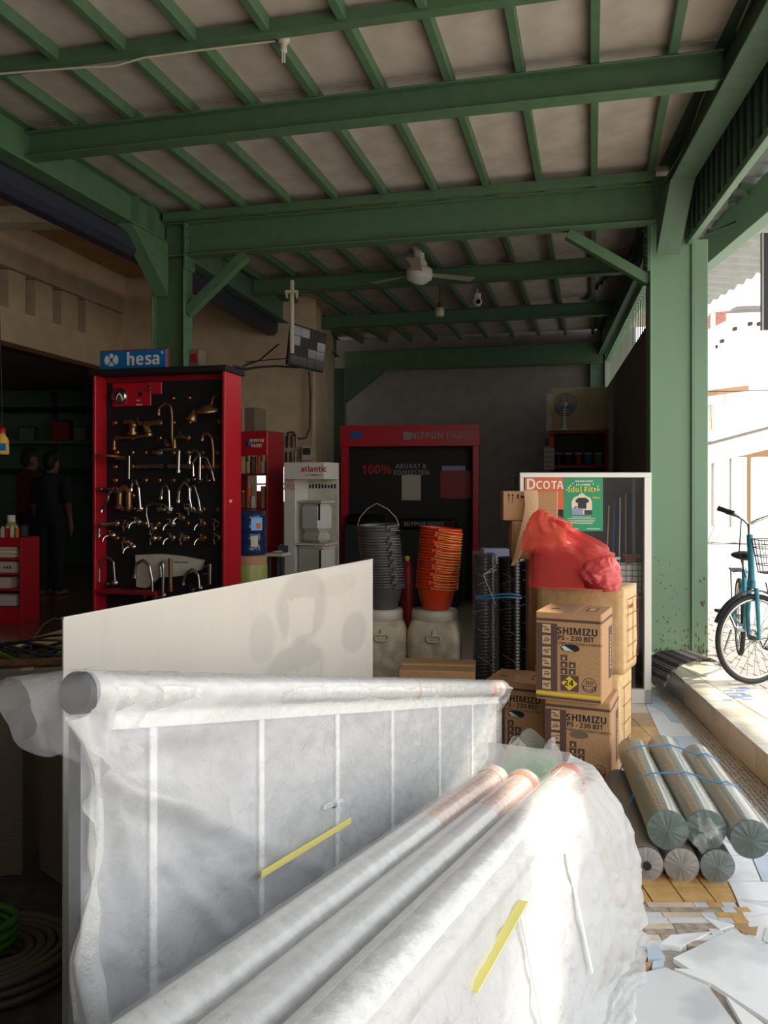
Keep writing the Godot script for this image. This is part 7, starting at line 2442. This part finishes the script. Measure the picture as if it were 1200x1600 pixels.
# ---------------------------------------------------------------- mat and bicycle
func build_bicycle() -> void:
	var o := thing("ribbed_mat", "ribbed grey rubber mat drooping over the end of the step", "mat", P(1045, 757, 6.0) * Vector3(1, 0, 1) + Vector3(0, 0.155, 0))
	var org := o.position
	var prf := [P(1004, 1058, 5.85), P(1012, 1040, 5.95), P(1030, 1026, 6.05), P(1050, 1021, 6.1), P(1084, 1022, 6.12)]
	var n := 26
	for i in n:
		var st := mb()
		var pos := []
		for k in 2:
			var t := (i + k * 0.8) / float(n) * 3.999
			var j := int(t)
			pos.append((prf[j] as Vector3).lerp(prf[j + 1], t - j) - org + Vector3(0, 0.012, 0))
		var dir: Vector3 = Vector3(0.06, -0.002, 0.36)
		bar(st, (pos[0] + pos[1]) * 0.5 - dir * 0.15, (pos[0] + pos[1]) * 0.5 + dir * 0.85 + Vector3(0, 0.0, 0), pos[0].distance_to(pos[1]), 0.016 if i % 4 < 2 else 0.01, Vector3.UP, 0.003)
		obj("rib", st, M.mat if i % 4 < 2 else M.mat_dark, o)
	# bicycle, front wheel turned towards the viewer
	var y0 := 0.152
	var R := 0.305
	var c := P(1178, 1000, 5.62)
	c.y = y0 + R
	o = thing("bicycle", "teal bicycle parked on the step, cut by the right frame edge", "bicycle", c)
	var wb := Basis(Vector3.UP, 0.28)          # wheel plane: x across, y up
	wheel("front_wheel", o, Vector3.ZERO, wb, R)
	var back := Vector3(0.31, 0, -0.95)
	wheel("rear_wheel", o, back, Basis(Vector3.UP, 1.255), R)
	# mudguard over the front wheel
	var st := mb()
	var guard := func(u: float, v: float) -> Vector3:
		var an := lerpf(2.75, 0.2, u)
		var z := (v - 0.5) * 0.055
		return wb * Vector3((R + 0.028 - 0.012 * pow((v - 0.5) * 2, 2)) * cos(an), (R + 0.028 - 0.012 * pow((v - 0.5) * 2, 2)) * sin(an), z)
	sheet(st, 26, 6, guard, Vector3.UP)
	obj("mudguard", st, M.dark, o)
	var crown := wb * Vector3(0.0, R + 0.06, 0.0) + Vector3(-0.0, 0, -0.02)
	var head := crown + Vector3(0.02, 0.33, -0.09)
	st = mb()
	for s in [-1.0, 1.0]:
		tube(st, [wb * Vector3(0, 0, 0.05 * s), wb * Vector3(0.0, 0.16, 0.05 * s) + Vector3(0.0, 0, -0.015), crown + wb * Vector3(0, -0.02, 0.035 * s)], [0.011, 0.014, 0.016], 10)
	tube(st, [crown + Vector3(0, -0.03, 0.0), crown + Vector3(0, 0.02, -0.005)], 0.022, 12)
	obj("fork", st, M.teal, o)
	st = mb()
	tube(st, [crown + Vector3(0, 0.02, -0.01), head], 0.021, 12)
	obj("head_tube", st, M.teal, o)
	var bb := Vector3(0.16, -0.02, -0.50)
	st = mb()
	tube(st, [crown.lerp(head, 0.4), Vector3(0.09, 0.16, -0.3), bb], 0.019, 10)
	tube(st, [bb, bb + Vector3(0.04, 0.42, -0.12)], 0.016, 10)
	for s in [-1.0, 1.0]:
		tube(st, [bb, back + Vector3(0.06 * s, 0, 0)], 0.01, 8)
		tube(st, [bb + Vector3(0.034, 0.36, -0.1), back + Vector3(0.06 * s, 0, 0)], 0.009, 8)
	obj("frame", st, M.teal, o)
	st = mb()
	tube(st, [head, head + Vector3(0.005, 0.08, -0.02)], 0.013, 10)
	tube(st, [head + Vector3(0.005, 0.07, -0.02), head + Vector3(-0.03, 0.105, -0.03), head + Vector3(-0.1, 0.15, -0.05), head + Vector3(-0.16, 0.175, -0.1)], 0.011, 10)
	tube(st, [head + Vector3(0.005, 0.07, -0.02), head + Vector3(0.05, 0.10, 0.0), head + Vector3(0.16, 0.14, 0.0), head + Vector3(0.27, 0.17, -0.05)], 0.011, 10)
	obj("handlebar", st, M.steel, o)
	for e in [[Vector3(-0.09, 0.146, -0.045), Vector3(-0.175, 0.182, -0.11)], [Vector3(0.19, 0.148, -0.015), Vector3(0.285, 0.175, -0.055)]]:
		st = mb()
		tube(st, [head + e[0], head + (e[0] as Vector3).lerp(e[1], 0.5), head + e[1]], [0.019, 0.017, 0.018], 12)
		obj("grip", st, M.black, o)
	st = mb()
	tube(st, [head + Vector3(-0.06, 0.12, -0.03), head + Vector3(-0.11, 0.135, 0.0), head + Vector3(-0.15, 0.15, -0.04)], 0.006, 6)
	obj("brake_lever", st, M.black, o)
	# saddle and its post
	var sd := bb + Vector3(0.045, 0.50, -0.14)
	st = mb()
	tube(st, [sd + Vector3(0, -0.12, 0.01), sd], 0.013, 8)
	obj("seat_post", st, M.steel, o)
	st = mb()
	var sad := func(u: float, v: float) -> Vector3:
		var an := u * TAU
		var w := lerpf(0.095, 0.03, smoothstep(0.1, 0.8, v)) * pow(sin(PI * clampf(v * 0.96 + 0.02, 0, 1)), 0.4)
		return sd + Vector3(w * cos(an), 0.03 + 0.035 * sin(an) * pow(sin(PI * clampf(v * 0.96 + 0.02, 0, 1)), 0.4), -0.1 + 0.26 * v)
	sheet(st, 18, 14, sad, Vector3.UP)
	obj("saddle", st, M.dark, o)
	# carrier, pedals, basket
	st = mb()
	for s in [-0.05, 0.05]: tube(st, [sd + Vector3(s, -0.1, -0.05), sd + Vector3(s + 0.1, -0.1, -0.36)], 0.006, 6)
	for k in 4: tube(st, [sd + Vector3(-0.05 + 0.024 * k, -0.1, -0.08 - k * 0.08), sd + Vector3(0.05 + 0.024 * k, -0.1, -0.08 - k * 0.08)], 0.005, 6)
	for s in [-0.06, 0.06]: tube(st, [sd + Vector3(s + 0.09, -0.1, -0.3), back + Vector3(s, 0, 0)], 0.005, 6)
	obj("carrier", st, M.dark, o)
	st = mb()
	tube(st, [bb + Vector3(-0.07, 0, 0), bb + Vector3(0.07, 0, 0)], 0.02, 10)
	tube(st, [bb + Vector3(0.07, 0, 0), bb + Vector3(0.09, -0.12, 0.1)], 0.009, 8)
	tube(st, [bb + Vector3(-0.07, 0, 0), bb + Vector3(-0.09, 0.12, -0.1)], 0.009, 8)
	obj("crank", st, M.steel, o)
	for e in [Vector3(0.135, -0.12, 0.1), Vector3(-0.135, 0.12, -0.1)]:
		part("pedal", o, M.dark, bb + e, Vector3(0.09, 0.022, 0.06), 0.005)
	var bc := crown + Vector3(0.11, 0.2, 0.1)
	st = mb()
	for lv in 5:
		var rg := []
		var f := lv / 4.0
		for j in 20:
			var an := TAU * j / 20
			rg.append(bc + Vector3(lerpf(0.10, 0.14, f) * signf(cos(an)) * pow(absf(cos(an)), 0.5), -0.11 + 0.22 * f, lerpf(0.08, 0.11, f) * signf(sin(an)) * pow(absf(sin(an)), 0.5)))
		tube(st, rg, 0.003, 5, false, true)
	for j in 24:
		var an := TAU * j / 24
		var cs := Vector2(signf(cos(an)) * pow(absf(cos(an)), 0.5), signf(sin(an)) * pow(absf(sin(an)), 0.5))
		tube(st, [bc + Vector3(0.10 * cs.x, -0.11, 0.08 * cs.y), bc + Vector3(0.14 * cs.x, 0.11, 0.11 * cs.y)], 0.002, 4)
	for j in 5: tube(st, [bc + Vector3(-0.1, -0.11, -0.07 + j * 0.035), bc + Vector3(0.1, -0.11, -0.07 + j * 0.035)], 0.002, 4)
	obj("basket", st, M.black, o)
	st = mb()
	tube(st, [head + Vector3(-0.05, 0.1, -0.02), crown + Vector3(-0.1, 0.22, 0.02), crown + Vector3(-0.06, 0.05, 0.03)], 0.004, 6)
	tube(st, [crown + Vector3(0.07, 0.02, 0.04), wb * Vector3(0.12, 0.1, 0.06), wb * Vector3(0.02, -0.05, 0.06)], 0.004, 6)
	obj("cable", st, M.black, o)
	st = mb()
	tube(st, [bb + Vector3(-0.06, -0.02, -0.1), Vector3(bb.x - 0.12, -c.y + y0 + 0.004, bb.z - 0.16)], 0.008, 8)
	obj("kickstand", st, M.steel, o)

func wheel(called: String, o: Node3D, at: Vector3, b: Basis, R: float) -> void:
	var w := Node3D.new()
	w.name = called
	o.add_child(w)
	w.position = at
	w.basis = b
	var st := mb()
	var ring := []
	for j in 48: ring.append(Vector3((R - 0.018) * cos(TAU * j / 48), (R - 0.018) * sin(TAU * j / 48), 0))
	tube(st, ring, 0.018, 10, false, true)
	obj("tyre", st, M.rubber, w)
	st = mb()
	var rim := []
	for j in 48: rim.append(Vector3((R - 0.04) * cos(TAU * j / 48), (R - 0.04) * sin(TAU * j / 48), 0))
	tube(st, rim, 0.011, 8, false, true)
	obj("rim", st, M.steel, w)
	st = mb()
	for j in 28:
		var an := TAU * j / 28
		var s := 1.0 if j % 2 else -1.0
		var a2 := an + 0.5 * (1.0 if (j / 2) % 2 else -1.0)
		tube(st, [Vector3(0.018 * cos(a2), 0.018 * sin(a2), 0.03 * s), Vector3((R - 0.045) * cos(an), (R - 0.045) * sin(an), 0)], 0.0015, 4)
	obj("spokes", st, M.dark, w)
	st = mb()
	tube(st, [Vector3(0, 0, -0.045), Vector3(0, 0, -0.03), Vector3(0, 0, 0.03), Vector3(0, 0, 0.045)], [0.012, 0.022, 0.022, 0.012], 12)
	obj("hub", st, M.steel, w)
